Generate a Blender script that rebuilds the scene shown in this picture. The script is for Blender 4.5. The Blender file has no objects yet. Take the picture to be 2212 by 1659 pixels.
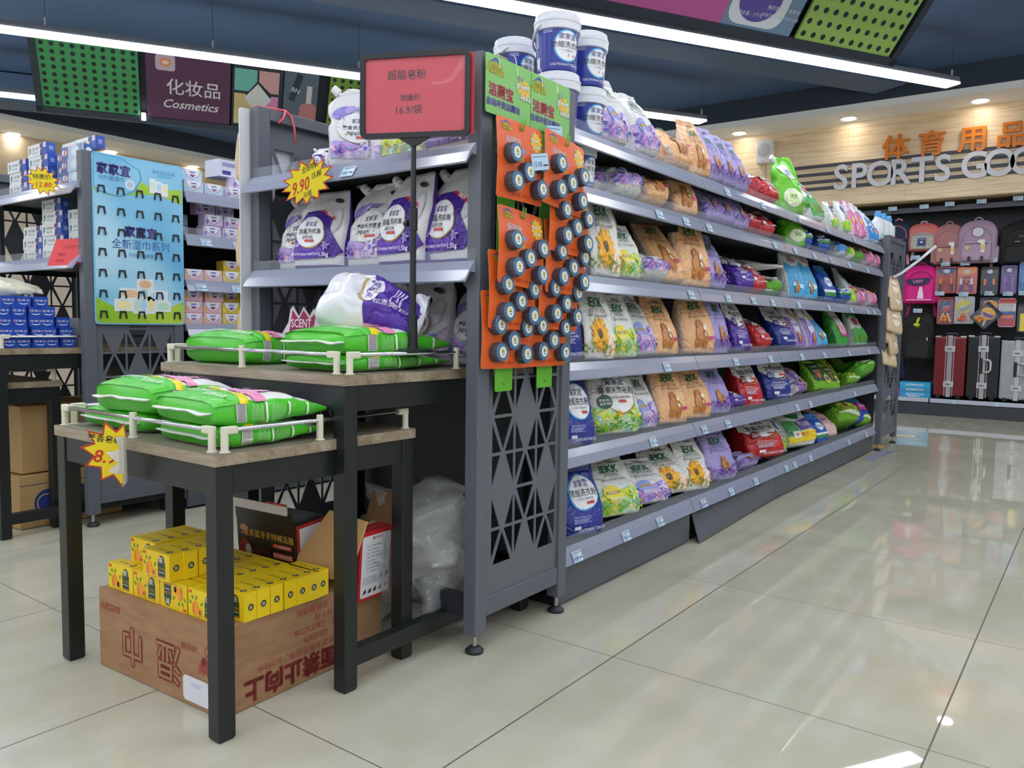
import bpy, bmesh, random
from math import *
from mathutils import Vector, Matrix, noise
from mathutils.geometry import delaunay_2d_cdt
SC = bpy.context.scene
COL = SC.collection
V = Vector
# ---------------------------------------------------------------- camera
cam = bpy.data.cameras.new('camera'); cam_o = bpy.data.objects.new('camera', cam); COL.objects.link(cam_o)
SC.camera = cam_o
cam.sensor_width = 36.0; cam.lens = 36.0 * 1724.1 / 2212.0; cam.clip_start = .02; cam.clip_end = 60
def cam_matrix(yaw, pit, rol, loc):
    f = V((sin(yaw) * cos(pit), cos(yaw) * cos(pit), sin(pit))); r = V((cos(yaw), -sin(yaw), 0)); u = r.cross(f)
    r2 = cos(rol) * r + sin(rol) * u; u2 = -sin(rol) * r + cos(rol) * u
    m = Matrix((r2, u2, -f)).transposed().to_4x4(); m.translation = loc
    return m
cam_o.matrix_world = cam_matrix(-0.638765, -0.074071, 0.0150718, V((0, 0, .93)))
# ---------------------------------------------------------------- world and exposure
wd = bpy.data.worlds.new('world'); SC.world = wd; wd.use_nodes = True
bg = wd.node_tree.nodes['Background']; bg.inputs[0].default_value = (.93, .96, 1, 1); bg.inputs[1].default_value = .68
SC.view_settings.view_transform = 'Standard'; SC.view_settings.look = 'None'
SC.view_settings.exposure = 0.38; SC.view_settings.gamma = 1.0; SC.view_settings.use_curve_mapping = False
BAR_POWER = 15.0       # emission strength of the light bars
SPOT_POWER = 3.0     # watts of each recessed downlight
# ---------------------------------------------------------------- materials
def lin(h):
    h = h.lstrip('#'); o = []
    for i in (0, 2, 4):
        c = int(h[i:i + 2], 16) / 255
        o.append(c / 12.92 if c <= .04045 else ((c + .055) / 1.055) ** 2.4)
    return (*o, 1)
_M = {}
def M(hexc, rough=.5, metal=0., alpha=1., emit=0., coat=0., spec=.5):
    k = (hexc, rough, metal, alpha, emit, coat, spec)
    if k in _M: return _M[k]
    m = bpy.data.materials.new('mat_' + hexc.strip('#') + '_%d' % (rough * 100)); m.use_nodes = True
    b = m.node_tree.nodes['Principled BSDF']
    b.inputs['Base Color'].default_value = lin(hexc); b.inputs['Roughness'].default_value = rough
    b.inputs['Metallic'].default_value = metal; b.inputs['Alpha'].default_value = alpha
    b.inputs['Specular IOR Level'].default_value = spec; b.inputs['Coat Weight'].default_value = coat; b.inputs['Coat Roughness'].default_value = .08
    if emit: b.inputs['Emission Color'].default_value = lin(hexc); b.inputs['Emission Strength'].default_value = emit
    _M[k] = m
    return m
class NT:
    def __init__(s, name, rough=.5):
        s.m = bpy.data.materials.new(name); s.m.use_nodes = True; s.t = s.m.node_tree; s.b = s.t.nodes['Principled BSDF']; s.b.inputs['Roughness'].default_value = rough
    def n(s, typ, **kw):
        o = s.t.nodes.new('ShaderNode' + typ)
        for k, v in kw.items(): setattr(o, k, v)
        return o
    def l(s, a, b): s.t.links.new(a, b)
    def math(s, op, a, b=0., c=0.):
        o = s.n('Math', operation=op)
        for i, x in enumerate((a, b, c)):
            if hasattr(x, 'node'): s.l(x, o.inputs[i])
            else: o.inputs[i].default_value = x
        return o.outputs[0]
    def ramp(s, fac, stops, const=False):
        r = s.n('ValToRGB'); e = r.color_ramp.elements
        if const: r.color_ramp.interpolation = 'CONSTANT'
        while len(e) < len(stops): e.new(.5)
        for i, (p, c) in enumerate(stops): e[i].position = p; e[i].color = lin(c)
        s.l(fac, r.inputs[0]); return r.outputs[0]
    def noise(s, scale, detail=3, stretch=None, coord='Object'):
        t = s.n('TexCoord'); v = t.outputs[coord]
        if stretch: mp = s.n('Mapping'); mp.inputs['Scale'].default_value = stretch; s.l(v, mp.inputs[0]); v = mp.outputs[0]
        x = s.n('TexNoise'); x.inputs['Scale'].default_value = scale; x.inputs['Detail'].default_value = detail; s.l(v, x.inputs['Vector'])
        return x.outputs['Fac']
    def bump(s, fac, st, dist=.01):
        b = s.n('Bump'); b.inputs['Strength'].default_value = st; b.inputs['Distance'].default_value = dist; s.l(fac, b.inputs['Height']); s.l(b.outputs[0], s.b.inputs['Normal'])
    def col(s, c): s.l(c, s.b.inputs['Base Color']); return s
def wc(name, cols, scale=9., rough=.32):
    """printed watercolour wash: soft patches of several inks"""
    if name in _M: return _M[name]
    w = NT(name, rough); f = w.noise(scale, 4)
    crinkle(w); n = len(cols); w.col(w.ramp(f, [(.3 + .4 * i / (n - 1), c) for i, c in enumerate(cols)]))
    _M[name] = w.m; return w.m
def MP(hexc, rough=.34):
    """printed plastic film of a filled bag, with a crinkled surface"""
    k = ('bag', hexc, rough)
    if k not in _M:
        w = NT('bag_film_' + hexc.strip('#'), rough); w.b.inputs['Base Color'].default_value = lin(hexc); crinkle(w); _M[k] = w.m
    return _M[k]
def crinkle(w):
    t = w.n('TexCoord'); nz = w.n('TexNoise'); nz.inputs['Scale'].default_value = 4; w.l(t.outputs['Object'], nz.inputs['Vector'])
    mx = w.n('MixRGB'); mx.inputs[0].default_value = .28; w.l(t.outputs['Object'], mx.inputs[1]); w.l(nz.outputs['Color'], mx.inputs[2])
    v = w.n('TexVoronoi', feature='DISTANCE_TO_EDGE'); v.inputs['Scale'].default_value = 6.5; w.l(mx.outputs[0], v.inputs['Vector'])
    w.bump(w.math('MINIMUM', v.outputs['Distance'], .16), .55, .03)
def film(name, hexc, alpha, rough=.08):
    """clear plastic: mostly see-through with a sheen"""
    if name in _M: return _M[name]
    w = NT(name, rough); w.b.inputs['Base Color'].default_value = lin(hexc); w.b.inputs['Alpha'].default_value = alpha
    w.b.inputs['Specular IOR Level'].default_value = .8
    _M[name] = w.m; return w.m
# ---------------------------------------------------------------- text outlines (cached)
_T = {}
def glyphs(s, bold=0., shear=0.):
    if any(ord(q) > 0x2e80 for q in s): bold = min(bold, .006)
    k = (s, bold, shear)
    if k in _T: return _T[k]
    c = bpy.data.curves.new('t', 'FONT'); c.body = s; c.size = 1; c.resolution_u = 2; c.offset = bold; c.shear = shear; c.align_x = 'CENTER'
    o = bpy.data.objects.new('t', c); COL.objects.link(o)
    dg = bpy.context.evaluated_depsgraph_get(); dg.update()
    me = o.evaluated_get(dg).to_mesh(); me.calc_loop_triangles()
    vs = [(v.co.x, v.co.y) for v in me.vertices]
    fs = [tuple(t.vertices) for t in me.loop_triangles]
    o.evaluated_get(dg).to_mesh_clear()
    bpy.data.objects.remove(o); bpy.data.curves.remove(c)
    if vs:
        cx = (min(p[0] for p in vs) + max(p[0] for p in vs)) / 2; cy = (min(p[1] for p in vs) + max(p[1] for p in vs)) / 2
        vs = [(x - cx, y - cy) for x, y in vs]
    fs2 = []
    for a, b, d in fs:
        (ax, ay), (bx, by), (dx, dy) = vs[a], vs[b], vs[d]
        fs2.append((a, b, d) if (bx - ax) * (dy - ay) - (by - ay) * (dx - ax) > 0 else (a, d, b))
    _T[k] = (vs, fs2)
    return _T[k]
def ell(cx, cy, rx, ry, n=28, rot=0.):
    return [(cx + rx * cos(t) * cos(rot) - ry * sin(t) * sin(rot), cy + rx * cos(t) * sin(rot) + ry * sin(t) * cos(rot)) for t in (2 * pi * i / n for i in range(n))]
def rect(x0, y0, x1, y1, r=0., n=4):
    if r <= 0: return [(x0, y0), (x1, y0), (x1, y1), (x0, y1)]
    p = []
    for cx, cy, a in ((x1 - r, y0 + r, -pi / 2), (x1 - r, y1 - r, 0), (x0 + r, y1 - r, pi / 2), (x0 + r, y0 + r, pi)):
        p += [(cx + r * cos(a + pi / 2 * i / n), cy + r * sin(a + pi / 2 * i / n)) for i in range(n + 1)]
    return p
def burst(cx, cy, r0, r1, n, sq=1., rot=0.):
    return [(cx + (r1 if i % 2 == 0 else r0) * cos(rot + pi * i / n), cy + sq * (r1 if i % 2 == 0 else r0) * sin(rot + pi * i / n)) for i in range(2 * n)]
def petal(cx, cy, ang, l, w):
    q = [(0, 0), (.35 * l, w), (.75 * l, w * .75), (l, 0), (.75 * l, -w * .75), (.35 * l, -w)]
    return [(cx + x * cos(ang) - y * sin(ang), cy + x * sin(ang) + y * cos(ang)) for x, y in q]
_F = {}
def fillpoly(pts, step=0.):
    """triangulate a simple polygon, with inner points every `step` so it can bend over a curved face"""
    k = (tuple((round(x, 4), round(y, 4)) for x, y in pts), step)
    if k in _F: return _F[k]
    P = [V(p) for p in pts]
    if step:
        Q = []
        for i, a in enumerate(P):
            b = P[(i + 1) % len(P)]; n = max(1, int((b - a).length / step))
            Q += [a + (b - a) * j / n for j in range(n)]
        P = Q
    nb = len(P); ed = [(i, (i + 1) % nb) for i in range(nb)]
    if step:
        x0 = min(p.x for p in P); x1 = max(p.x for p in P); y0 = min(p.y for p in P); y1 = max(p.y for p in P)
        for i in range(1, int((x1 - x0) / step) + 1):
            for j in range(1, int((y1 - y0) / step) + 1): P.append(V((x0 + (i + .01) * step * .999, y0 + (j + .01) * step * .999)))
    r = delaunay_2d_cdt(P, ed, [], 1, 1e-6)
    vs = [(v.x, v.y) for v in r[0]]
    fs = []
    for f in r[2]:
        a, b, c = [vs[i] for i in f[:3]]
        fs.append(tuple(f) if (b[0] - a[0]) * (c[1] - a[1]) - (b[1] - a[1]) * (c[0] - a[0]) > 0 else tuple(reversed(f)))
    _F[k] = (vs, fs)
    return _F[k]
# ---------------------------------------------------------------- mesh builder
class MB:
    def __init__(s): s.v = []; s.f = []; s.mi = []; s.mats = []
    def mat(s, m):
        if m not in s.mats: s.mats.append(m)
        return s.mats.index(m)
    def add(s, vs, fs, m):
        o = len(s.v); i = s.mat(m); s.v += [tuple(p) for p in vs]
        for f in fs: s.f.append(tuple(o + q for q in f)); s.mi.append(i)
        return s
    def box(s, a, b, m, x=None):
        (x0, y0, z0), (x1, y1, z1) = a, b
        vs = [V(p) for p in ((x0, y0, z0), (x1, y0, z0), (x1, y1, z0), (x0, y1, z0), (x0, y0, z1), (x1, y0, z1), (x1, y1, z1), (x0, y1, z1))]
        if x is not None: vs = [x @ p for p in vs]
        return s.add(vs, [(0, 3, 2, 1), (4, 5, 6, 7), (0, 1, 5, 4), (1, 2, 6, 5), (2, 3, 7, 6), (3, 0, 4, 7)], m)
    def beam(s, p, q, w, m, h=None, up=(0, 0, 1)):
        p = V(p); q = V(q); d = (q - p); L = d.length; d.normalize(); u = V(up)
        if abs(d.dot(u)) > .95: u = V((0, 1, 0))
        sd = d.cross(u).normalized(); u = sd.cross(d); h = h or w
        x = Matrix((sd, d, u)).transposed().to_4x4(); x.translation = p
        return s.box((-w / 2, 0, -h / 2), (w / 2, L, h / 2), m, x)
    def tube(s, pts, r, m, n=8, cap=True):
        pts = [V(p) for p in pts]; rs = r if isinstance(r, (list, tuple)) else [r] * len(pts); vs = []; fs = []
        d = (pts[1] - pts[0]).normalized(); u = V((0, 0, 1)) if abs(d.z) < .9 else V((1, 0, 0)); u = (u - d * u.dot(d)).normalized()
        for i, p in enumerate(pts):
            d = (pts[min(i + 1, len(pts) - 1)] - pts[max(i - 1, 0)]).normalized(); u = (u - d * u.dot(d)).normalized(); w = d.cross(u)
            vs += [p + rs[i] * (cos(2 * pi * k / n) * u + sin(2 * pi * k / n) * w) for k in range(n)]
        for i in range(len(pts) - 1):
            for k in range(n): fs.append((i * n + k, i * n + (k + 1) % n, (i + 1) * n + (k + 1) % n, (i + 1) * n + k))
        if cap: fs += [tuple(reversed(range(n))), tuple(range((len(pts) - 1) * n, len(pts) * n))]
        return s.add(vs, fs, m)
    def lathe(s, prof, m, n=24, x=None, mats=None):
        vs = []
        for r, z in prof: vs += [V((r * cos(2 * pi * k / n), r * sin(2 * pi * k / n), z)) for k in range(n)]
        if x is not None: vs = [x @ p for p in vs]
        for i in range(len(prof) - 1):
            mm = mats[i] if mats else m; fs = []
            for k in range(n): fs.append((k, (k + 1) % n, n + (k + 1) % n, n + k))
            s.add(vs[i * n:(i + 2) * n], fs, mm)
        s.add(vs[:n], [tuple(reversed(range(n)))], mats[0] if mats else m); s.add(vs[-n:], [tuple(range(n))], mats[-1] if mats else m)
        return s
    def flat(s, pts, m, fn, step=0.):
        vs, fs = fillpoly(pts, step); return s.add([fn(*p) for p in vs], fs, m)
    def text(s, t, cx, cy, size, m, fn, bold=0., shear=0., wide=1., ang=0.):
        if bold >= .045:   # pale outline around the letters: ring of shifted copies
            for i in range(8): s.text(t, cx + size * .05 * cos(i * pi / 4), cy + size * .05 * sin(i * pi / 4), size, m, fn, .01, shear, wide, ang)
            return s
        vs, fs = glyphs(t, bold, shear)
        if not vs: return s
        c, d = cos(ang), sin(ang)
        return s.add([fn(cx + size * (x * wide * c - y * d), cy + size * (x * wide * d + y * c)) for x, y in vs], fs, m)
    def prism(s, loops, t, m, fn, side=None):
        """loops: outer outline then holes, extruded by t along the frame normal"""
        vs, fs = holes(loops)
        s.add([fn(x, y, t) for x, y in vs], fs, m); s.add([fn(x, y, 0) for x, y in vs], [tuple(reversed(f)) for f in fs], m)
        for L in loops:
            n = len(L); a = sum(L[i][0] * L[(i + 1) % n][1] - L[(i + 1) % n][0] * L[i][1] for i in range(n))
            q = [(i, (i + 1) % n, n + (i + 1) % n, n + i) for i in range(n)]
            if (a < 0) == (L is loops[0]): q = [tuple(reversed(f)) for f in q]
            s.add([fn(x, y, 0) for x, y in L] + [fn(x, y, t) for x, y in L], q, side or m)
        return s
    def obj(s, name, parent=None, loc=None, rot=None, smooth=False, bevel=0., scale=None, weld=False):
        me = bpy.data.meshes.new(name); me.from_pydata(s.v, [], s.f)
        for m in s.mats: me.materials.append(m)
        me.polygons.foreach_set('material_index', s.mi)
        if weld:
            b = bmesh.new(); b.from_mesh(me); bmesh.ops.remove_doubles(b, verts=b.verts, dist=1e-5); b.to_mesh(me); b.free()
        if smooth: me.polygons.foreach_set('use_smooth', [True] * len(me.polygons))
        me.update()
        return link(name, me, parent, loc, rot, bevel, scale)
def link(name, me, parent=None, loc=None, rot=None, bevel=0., scale=None):
    o = bpy.data.objects.new(name, me); COL.objects.link(o)
    if parent: o.parent = parent
    if loc is not None: o.location = loc
    if rot is not None: o.rotation_euler = rot
    if scale is not None: o.scale = scale
    if bevel:
        b = o.modifiers.new('bevel', 'BEVEL'); b.width = bevel; b.segments = 2; b.limit_method = 'ANGLE'; b.angle_limit = radians(50)
    return o
def holes(loops):
    P = []; E = []
    for L in loops:
        o = len(P); P += [V(p) for p in L]; E += [(o + i, o + (i + 1) % len(L)) for i in range(len(L))]
    r = delaunay_2d_cdt(P, E, [], 2, 1e-7)
    vs = [(v.x, v.y) for v in r[0]]
    def inside(x, y, L):
        c = False
        for i in range(len(L)):
            (ax, ay), (bx, by) = L[i], L[i - 1]
            if (ay > y) != (by > y) and x < (bx - ax) * (y - ay) / (by - ay) + ax: c = not c
        return c
    r = delaunay_2d_cdt(P, E, [], 0, 1e-7); vs = [(v.x, v.y) for v in r[0]]; fs = []
    for f in r[2]:
        cx = sum(vs[i][0] for i in f) / len(f); cy = sum(vs[i][1] for i in f) / len(f)
        if inside(cx, cy, loops[0]) and not any(inside(cx, cy, h) for h in loops[1:]):
            a, b, c = [vs[i] for i in f[:3]]
            fs.append(tuple(f) if (b[0] - a[0]) * (c[1] - a[1]) - (b[1] - a[1]) * (c[0] - a[0]) > 0 else tuple(reversed(f)))
    return vs, fs
def fr(o, u, v, off=0.):
    """a frame on a flat face: (x, y[, n]) -> point"""
    o = V(o); u = V(u).normalized(); v = V(v).normalized(); n = u.cross(v)
    return lambda x, y, d=0.: o + u * x + v * y + n * (d + off)
def empty(name, loc, rot=(0, 0, 0)):
    o = bpy.data.objects.new(name, None); COL.objects.link(o); o.location = loc; o.rotation_euler = rot; o.empty_display_size = .05
    return o
def tag(o, label, cat, group=None, kind=None):
    o['label'] = label; o['category'] = cat
    if group: o['group'] = group
    if kind: o['kind'] = kind
    return o
def struct(o): o['kind'] = 'structure'; return o
def dup(o, parent=None, loc=None, rot=None, scale=None):
    c = o.copy(); COL.objects.link(c)
    if parent: c.parent = parent
    if loc is not None: c.location = loc
    if rot is not None: c.rotation_euler = rot
    if scale is not None: c.scale = scale
    for ch in o.children: dup(ch, c)
    return c
ORD = ['first', 'second', 'third', 'fourth', 'fifth', 'sixth', 'seventh', 'eighth', 'ninth', 'tenth', 'eleventh', 'twelfth']
WHITE = '#e9e9ec'; BLACK = '#17181a'
# ================================================================ the room
LB = 31 * pi / 180
BU = V((sin(LB), cos(LB), 0)); BP = V((cos(LB), -sin(LB), 0))      # along and across the light bars
def floor_mat():
    w = NT('polished_tile', .03); t = w.n('TexCoord'); sx = w.n('SeparateXYZ'); w.l(t.outputs['Object'], sx.inputs[0])
    def line(c, off, wd):
        d = w.math('ABSOLUTE', w.math('SUBTRACT', w.math('FRACT', w.math('DIVIDE', w.math('ADD', c, off), .8)), .5))
        return w.math('GREATER_THAN', d, .5 - wd / .8 / 2)
    g = w.math('MAXIMUM', line(sx.outputs[0], .267 + 16, .0042), line(sx.outputs[1], -.335 + 16, .0030))
    a = w.noise(1.2, 5, (1, 2.2, 1)); b = w.noise(7, 6, (1.4, .6, 1))
    mx = w.math('ADD', w.math('MULTIPLY', a, .5), w.math('MULTIPLY', b, .5))
    c = w.ramp(mx, [(.35, '#b3b09b'), (.5, '#bab7a3'), (.62, '#c0beab')])
    m = w.n('MixRGB'); w.l(g, m.inputs[0]); w.l(c, m.inputs[1]); m.inputs[2].default_value = lin('#5d5449'); w.col(m.outputs[0])
    w.l(w.math('ADD', w.math('MULTIPLY', g, .5), w.math('MULTIPLY', b, .045)), w.b.inputs['Roughness']); w.b.inputs['Specular IOR Level'].default_value = .5
    return w.m
struct(MB().box((-12, -3.5, -.05), (5, 10.6, 0), floor_mat()).obj('floor'))
dark = NT('dark_ceiling_paint', .75); dark.col(dark.ramp(dark.noise(.5, 3), [(.35, '#425c80'), (.65, '#556f95')]))
struct(MB().box((-12, -3.5, 3.6), (5, 10.6, 3.7), dark.m).obj('ceiling'))
wood = NT('pale_wood_cladding', .42)
tcw = wood.n('TexCoord'); mpw = wood.n('Mapping'); mpw.inputs['Rotation'].default_value = (radians(90), 0, 0); wood.l(tcw.outputs['Object'], mpw.inputs[0])
br = wood.n('TexBrick'); wood.l(mpw.outputs[0], br.inputs['Vector']); br.inputs['Scale'].default_value = 1; br.inputs['Brick Width'].default_value = 1.25; br.inputs['Row Height'].default_value = .215; br.inputs['Mortar Size'].default_value = .0012
br.inputs['Color1'].default_value = lin('#f0dcbc'); br.inputs['Color2'].default_value = lin('#e8d0aa'); br.inputs['Mortar'].default_value = lin('#a9875b')
gr = wood.noise(3, 5, (1, 1, 14)); mixw = wood.n('MixRGB', blend_type='MULTIPLY'); mixw.inputs[0].default_value = .75
wood.l(br.outputs[0], mixw.inputs[1]); wood.l(wood.ramp(gr, [(.3, '#e6d5bd'), (.6, '#ffffff')]), mixw.inputs[2]); wood.col(mixw.outputs[0])
plaster = M('#d8d6d2', .8)
struct(MB().box((-12, 10.35, 0), (5, 10.6, 3.6), plaster).obj('wall_back'))
struct(MB().box((-12.1, -3.5, 0), (-11.9, 10.6, 3.6), M('#cfc3ae', .8)).obj('wall_left'))
struct(MB().box((4.9, -3.5, 0), (5.1, 10.6, 3.6), plaster).obj('wall_right'))
struct(MB().box((-11.9, 9.75, 2.36), (4.9, 10.3, 3.3), wood.m).obj('wall_sports_fascia'))
# soffits with recessed downlights
def soffit(name, a, b): return struct(MB().box(a, b, M('#f4f4f1', .75)).obj(name))
soffit('trim_1', (-11.9, 9.24, 3.29), (4.9, 10.35, 3.36)); soffit('trim_2', (-11.9, -3.5, 3.29), (-10.75, 9.24, 3.36))
struct(MB().box((-10.95, -3.5, 3.36), (-10.75, 9.24, 3.6), M('#39424e', .8)).box((-10.75, 9.24, 3.36), (4.9, 9.44, 3.6), M('#2f3a48', .8)).obj('trim_3'))
struct(MB().box((-11.9, -3.5, 2.55), (-11.3, 9.6, 2.62), M('#8a8276', .7)).box((-11.9, -3.5, 2.62), (-11.5, 9.6, 3.29), M('#c9b699', .7)).obj('trim_4'))
def downlight(x, y, label):
    t = tag(empty('downlight', (x, y, 3.29)), label, 'ceiling light', 'recessed downlights in the soffits')
    MB().lathe([(.075, -.004), (.098, -.006), (.1, 0)], M('#e8e6e2', .4), 24).obj('trim_ring', t, smooth=True)
    MB().lathe([(.072, -.007), (.0721, -.003)], M('#fff8ee', .4, emit=22.), 24).obj('diffuser', t)
    l = bpy.data.lights.new('downlight_beam', 'SPOT'); l.energy = SPOT_POWER; l.spot_size = radians(110); l.spot_blend = .6; l.shadow_soft_size = .07; l.color = (1, .97, .92)
    o = bpy.data.objects.new('downlight_beam', l); COL.objects.link(o); o.parent = t; o.location = (0, 0, -.03)
NM = {-3.72: 'recessed downlight above the white wall speaker', -2.455: 'recessed downlight left of the orange lettering on the far soffit', -1.177: 'recessed downlight over the orange lettering, rightmost in the photo'}
for x in (-7.5, -6.24, -4.98, -3.72, -2.455, -1.177, .1, 1.36):
    downlight(x, 9.56, NM.get(x, 'recessed downlight in the far soffit, outside the picture or hidden by shelves'))
NL = {4.565: 'recessed downlight in the left soffit, leftmost in the photo', 5.82: 'recessed downlight in the left soffit, just above the blue pegged board', 7.09: 'recessed downlight in the left soffit, above the soap boxes'}
for y in (.8, 2.05, 3.31, 4.565, 5.82, 7.09, 8.3): downlight(-11.45, y, NL.get(y, 'recessed downlight in the left soffit, outside the picture or hidden'))
# suspended linear lights: rows 2.08 m apart, all ending near y = 8.3
def light_bar(c, label, y0=-3.2, y1=8.28):
    """c = signed distance of the row from the camera axis, across the bars"""
    base = BP * c
    s0 = (y0 - base.y) / BU.y; s1 = (y1 - base.y) / BU.y
    if (base + BU * s0).x < -10.6: s0 = (-10.6 - base.x) / BU.x
    if (base + BU * s1).x > 4.7: s1 = (4.7 - base.x) / BU.x
    t = tag(empty('linear_light', base + BU * s1 + V((0, 0, 3.15)), (0, 0, -LB)), label, 'ceiling light', 'suspended light bars')
    L = s1 - s0
    MB().box((-.072, -L, .004), (.072, 0, .05), M('#6c7178', .5)).obj('housing', t)
    MB().box((-.075, -L, -.012), (.075, 0, .004), M('#f4f8ff', .5, emit=BAR_POWER)).obj('diffuser', t)
    k = .02
    while k < L:
        MB().tube([(0, -k, .05), (0, -k, .13)], .008, M('#d9dbe0', .3), 6).tube([(0, -k, .13), (0, -k, .45)], .002, M('#39424e', .5), 5).obj('hanger', t)
        k += 1.235
BN = {-5.33: 'long white light bar crossing above the shelf of bagged detergent', -7.38: 'white light bar in front of the cosmetics sign, ending above the lavender bags', -9.5: 'short stretch of white light bar left of the dotted green sign panel'}
for i, c in enumerate((-9.5, -7.38, -5.33, -3.22, -1.12, .98, 3.0)):
    light_bar(c, BN.get(c, 'suspended white light bar outside the picture'))
# the tilted ceiling signs
def tilted_sign(B, ang, th, s0, s1, h, label, panels, art):
    a = radians(ang); u = V((sin(a), cos(a), 0)); p = V((cos(a), -sin(a), 0)); v = V((0, 0, 1)) * cos(radians(th)) + p * sin(radians(th)); n = u.cross(v)
    t = tag(empty('ceiling_sign', B), label, 'sign', 'tilted signs under the ceiling')
    x = Matrix((u, v, n)).transposed().to_4x4()
    t.matrix_world = Matrix.Translation(B) @ x
    fm = M('#2a3340', .5)
    f = MB()
    f.box((s0 - .06, -.06, -.12), (s1 + .06, -.0, .012), fm).box((s0 - .06, h, -.12), (s1 + .06, h + .06, .012), fm)
    f.box((s0 - .06, -.06, -.12), (s0, h, .012), fm).box((s1, -.06, -.12), (s1 + .06, h, .012), fm).box((s0, 0, -.12), (s1, h, -.1), fm)
    f.obj('frame', t)
    for i, (a0, a1, m, kind) in enumerate(panels):
        b = MB(); b.box((a0, 0, -.02), (a1, h, 0), m)
        if kind == 'dots':
            nx = max(3, round((a1 - a0) / .088)); ny = 9 if s1 > .5 else 7
            for j in range(ny):
                for i2 in range(nx): b.flat(ell(a0 + (a1 - a0) * (i2 + .5 + .0 * j) / nx, h * (j + .5) / ny, .021, .021, 12), M('#1c242e', .6), fr((0, 0, .0015), (1, 0, 0), (0, 1, 0)))
        b.obj('panel' if kind != 'dots' else 'perforated_panel', t)
    F = fr((0, 0, .002), (1, 0, 0), (0, 1, 0)); F2 = fr((0, 0, .004), (1, 0, 0), (0, 1, 0)); F3 = fr((0, 0, .006), (1, 0, 0), (0, 1, 0))
    b = MB(); art(b, F, F2, F3, h); b.obj('artwork', t)
    for q in (s0 + .2, (s0 + s1) / 2, s1 - .2):
        w = t.matrix_world @ V((q, h, -.1)); tt = t.matrix_world.inverted() @ V((w.x, w.y, 3.6))
        MB().tube([(q, h, -.1), tt], .004, fm, 6).obj('hanger', t)
    return t
def art_left(b, F, F2, F3, h):
    wt = M('#e6e2e6', .5)
    b.text('化妆品', 1.37, .345, .175, wt, F, bold=.012); b.text('Cosmetics', 1.35, .165, .125, wt, F, bold=.012, shear=.35)
    b.flat(rect(1.02, .5, 1.2, .66, .03), M('#cdb6c6', .5), F); b.flat(ell(1.11, .585, .055, .045), M('#e79a72', .5), F2); b.flat(ell(1.11, .585, .03, .02), M('#f3d9c8', .5), F3)
    # palette of rounded colour tiles around a white diamond
    b.flat([(1.76, .62), (1.98, .62), (1.98, .5), (1.9, .39), (1.76, .39)], M('#74c2b3', .5), F); b.flat([(2.0, .62), (2.2, .62), (2.2, .39), (2.12, .39), (2.0, .5)], M('#d7a7a4', .5), F)
    b.flat([(1.76, .03), (1.98, .03), (1.98, .14), (1.87, .36), (1.76, .36)], M('#d6c487', .5), F); b.flat([(1.86, .32), (1.99, .48), (2.13, .32), (1.99, .15)], M('#dfe3e2', .5), F2)
    b.flat([(2.0, .03), (2.2, .03), (2.2, .36), (2.13, .36), (2.0, .14)], M('#e08fc6', .5), F)
    # nail varnish bottles
    b.flat([(2.3, .36), (2.36, .33), (2.44, .62), (2.38, .65)], M('#1f3c4a', .4), F); b.text('BN', 2.37, .46, .07, wt, F2, ang=-.3)
    b.flat(rect(2.42, .0, 2.6, .33, .06), M('#c47f86', .35), F); b.flat(rect(2.485, .33, 2.54, .52), M('#d9cfd0', .4), F); b.text('BN', 2.51, .13, .085, wt, F2)
t = tilted_sign(V((-8.477, 3.651, 3.0)), 31, 38, 0, 3.75, .66, 'cosmetics sign with dotted green end panels and purple middle, under the ceiling',
    [(0, .865, M('#3f9a5a', .5), 'dots'), (.93, 1.72, M('#5b3355', .5), 'p'), (1.74, 2.24, M('#28323c', .5), 'p'), (2.25, 2.6, M('#5c6b7a', .5), 'p'), (2.72, 3.75, M('#7aa03d', .5), 'dots')], art_left)
def art_right(b, F, F2, F3, h):
    wt = M('#cfd6dd', .5)
    b.flat(rect(-1.58, .02, -1.12, .62, .1), M('#d9dee4', .5), F); b.flat(ell(-1.36, .2, .17, .15), M('#5a4b9c', .5), F2)
    b.flat([(-1.45, .235), (-1.38, .3), (-1.31, .235)], M('#5fae86', .5), F3); b.flat(rect(-1.46, .215, -1.3, .235), M('#e8eee9', .5), F3); b.text('家', -1.38, .25, .04, M('#c03a3a', .5), fr((0, 0, .008), (1, 0, 0), (0, 1, 0)))
    b.text('美好生活 乐享其中', -1.15, .165, .034, wt, F3); b.text('ENJOY THE GOOD LIFE', -1.15, .11, .03, wt, F3); b.text('净含量：2千克', -1.4, .1, .032, wt, F3)
t = tilted_sign(V((-1.435, 6.704, 3.0)), 30, 42, -4.3, 0, .62, 'pink and blue household sign with a dotted green end panel, top right under the ceiling',
    [(-.94, -.03, M('#94b95c', .5), 'dots'), (-1.6, -1.0, M('#6f8ba6', .5), 'p'), (-4.3, -1.6, M('#bb5a97', .5), 'p')], art_right)
MB().box((.875, -.035, .0), (.915, .035, .03), M('#f4f6ff', .4, emit=5.)).obj('indicator_lamp', bpy.data.objects['ceiling_sign'])
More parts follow.
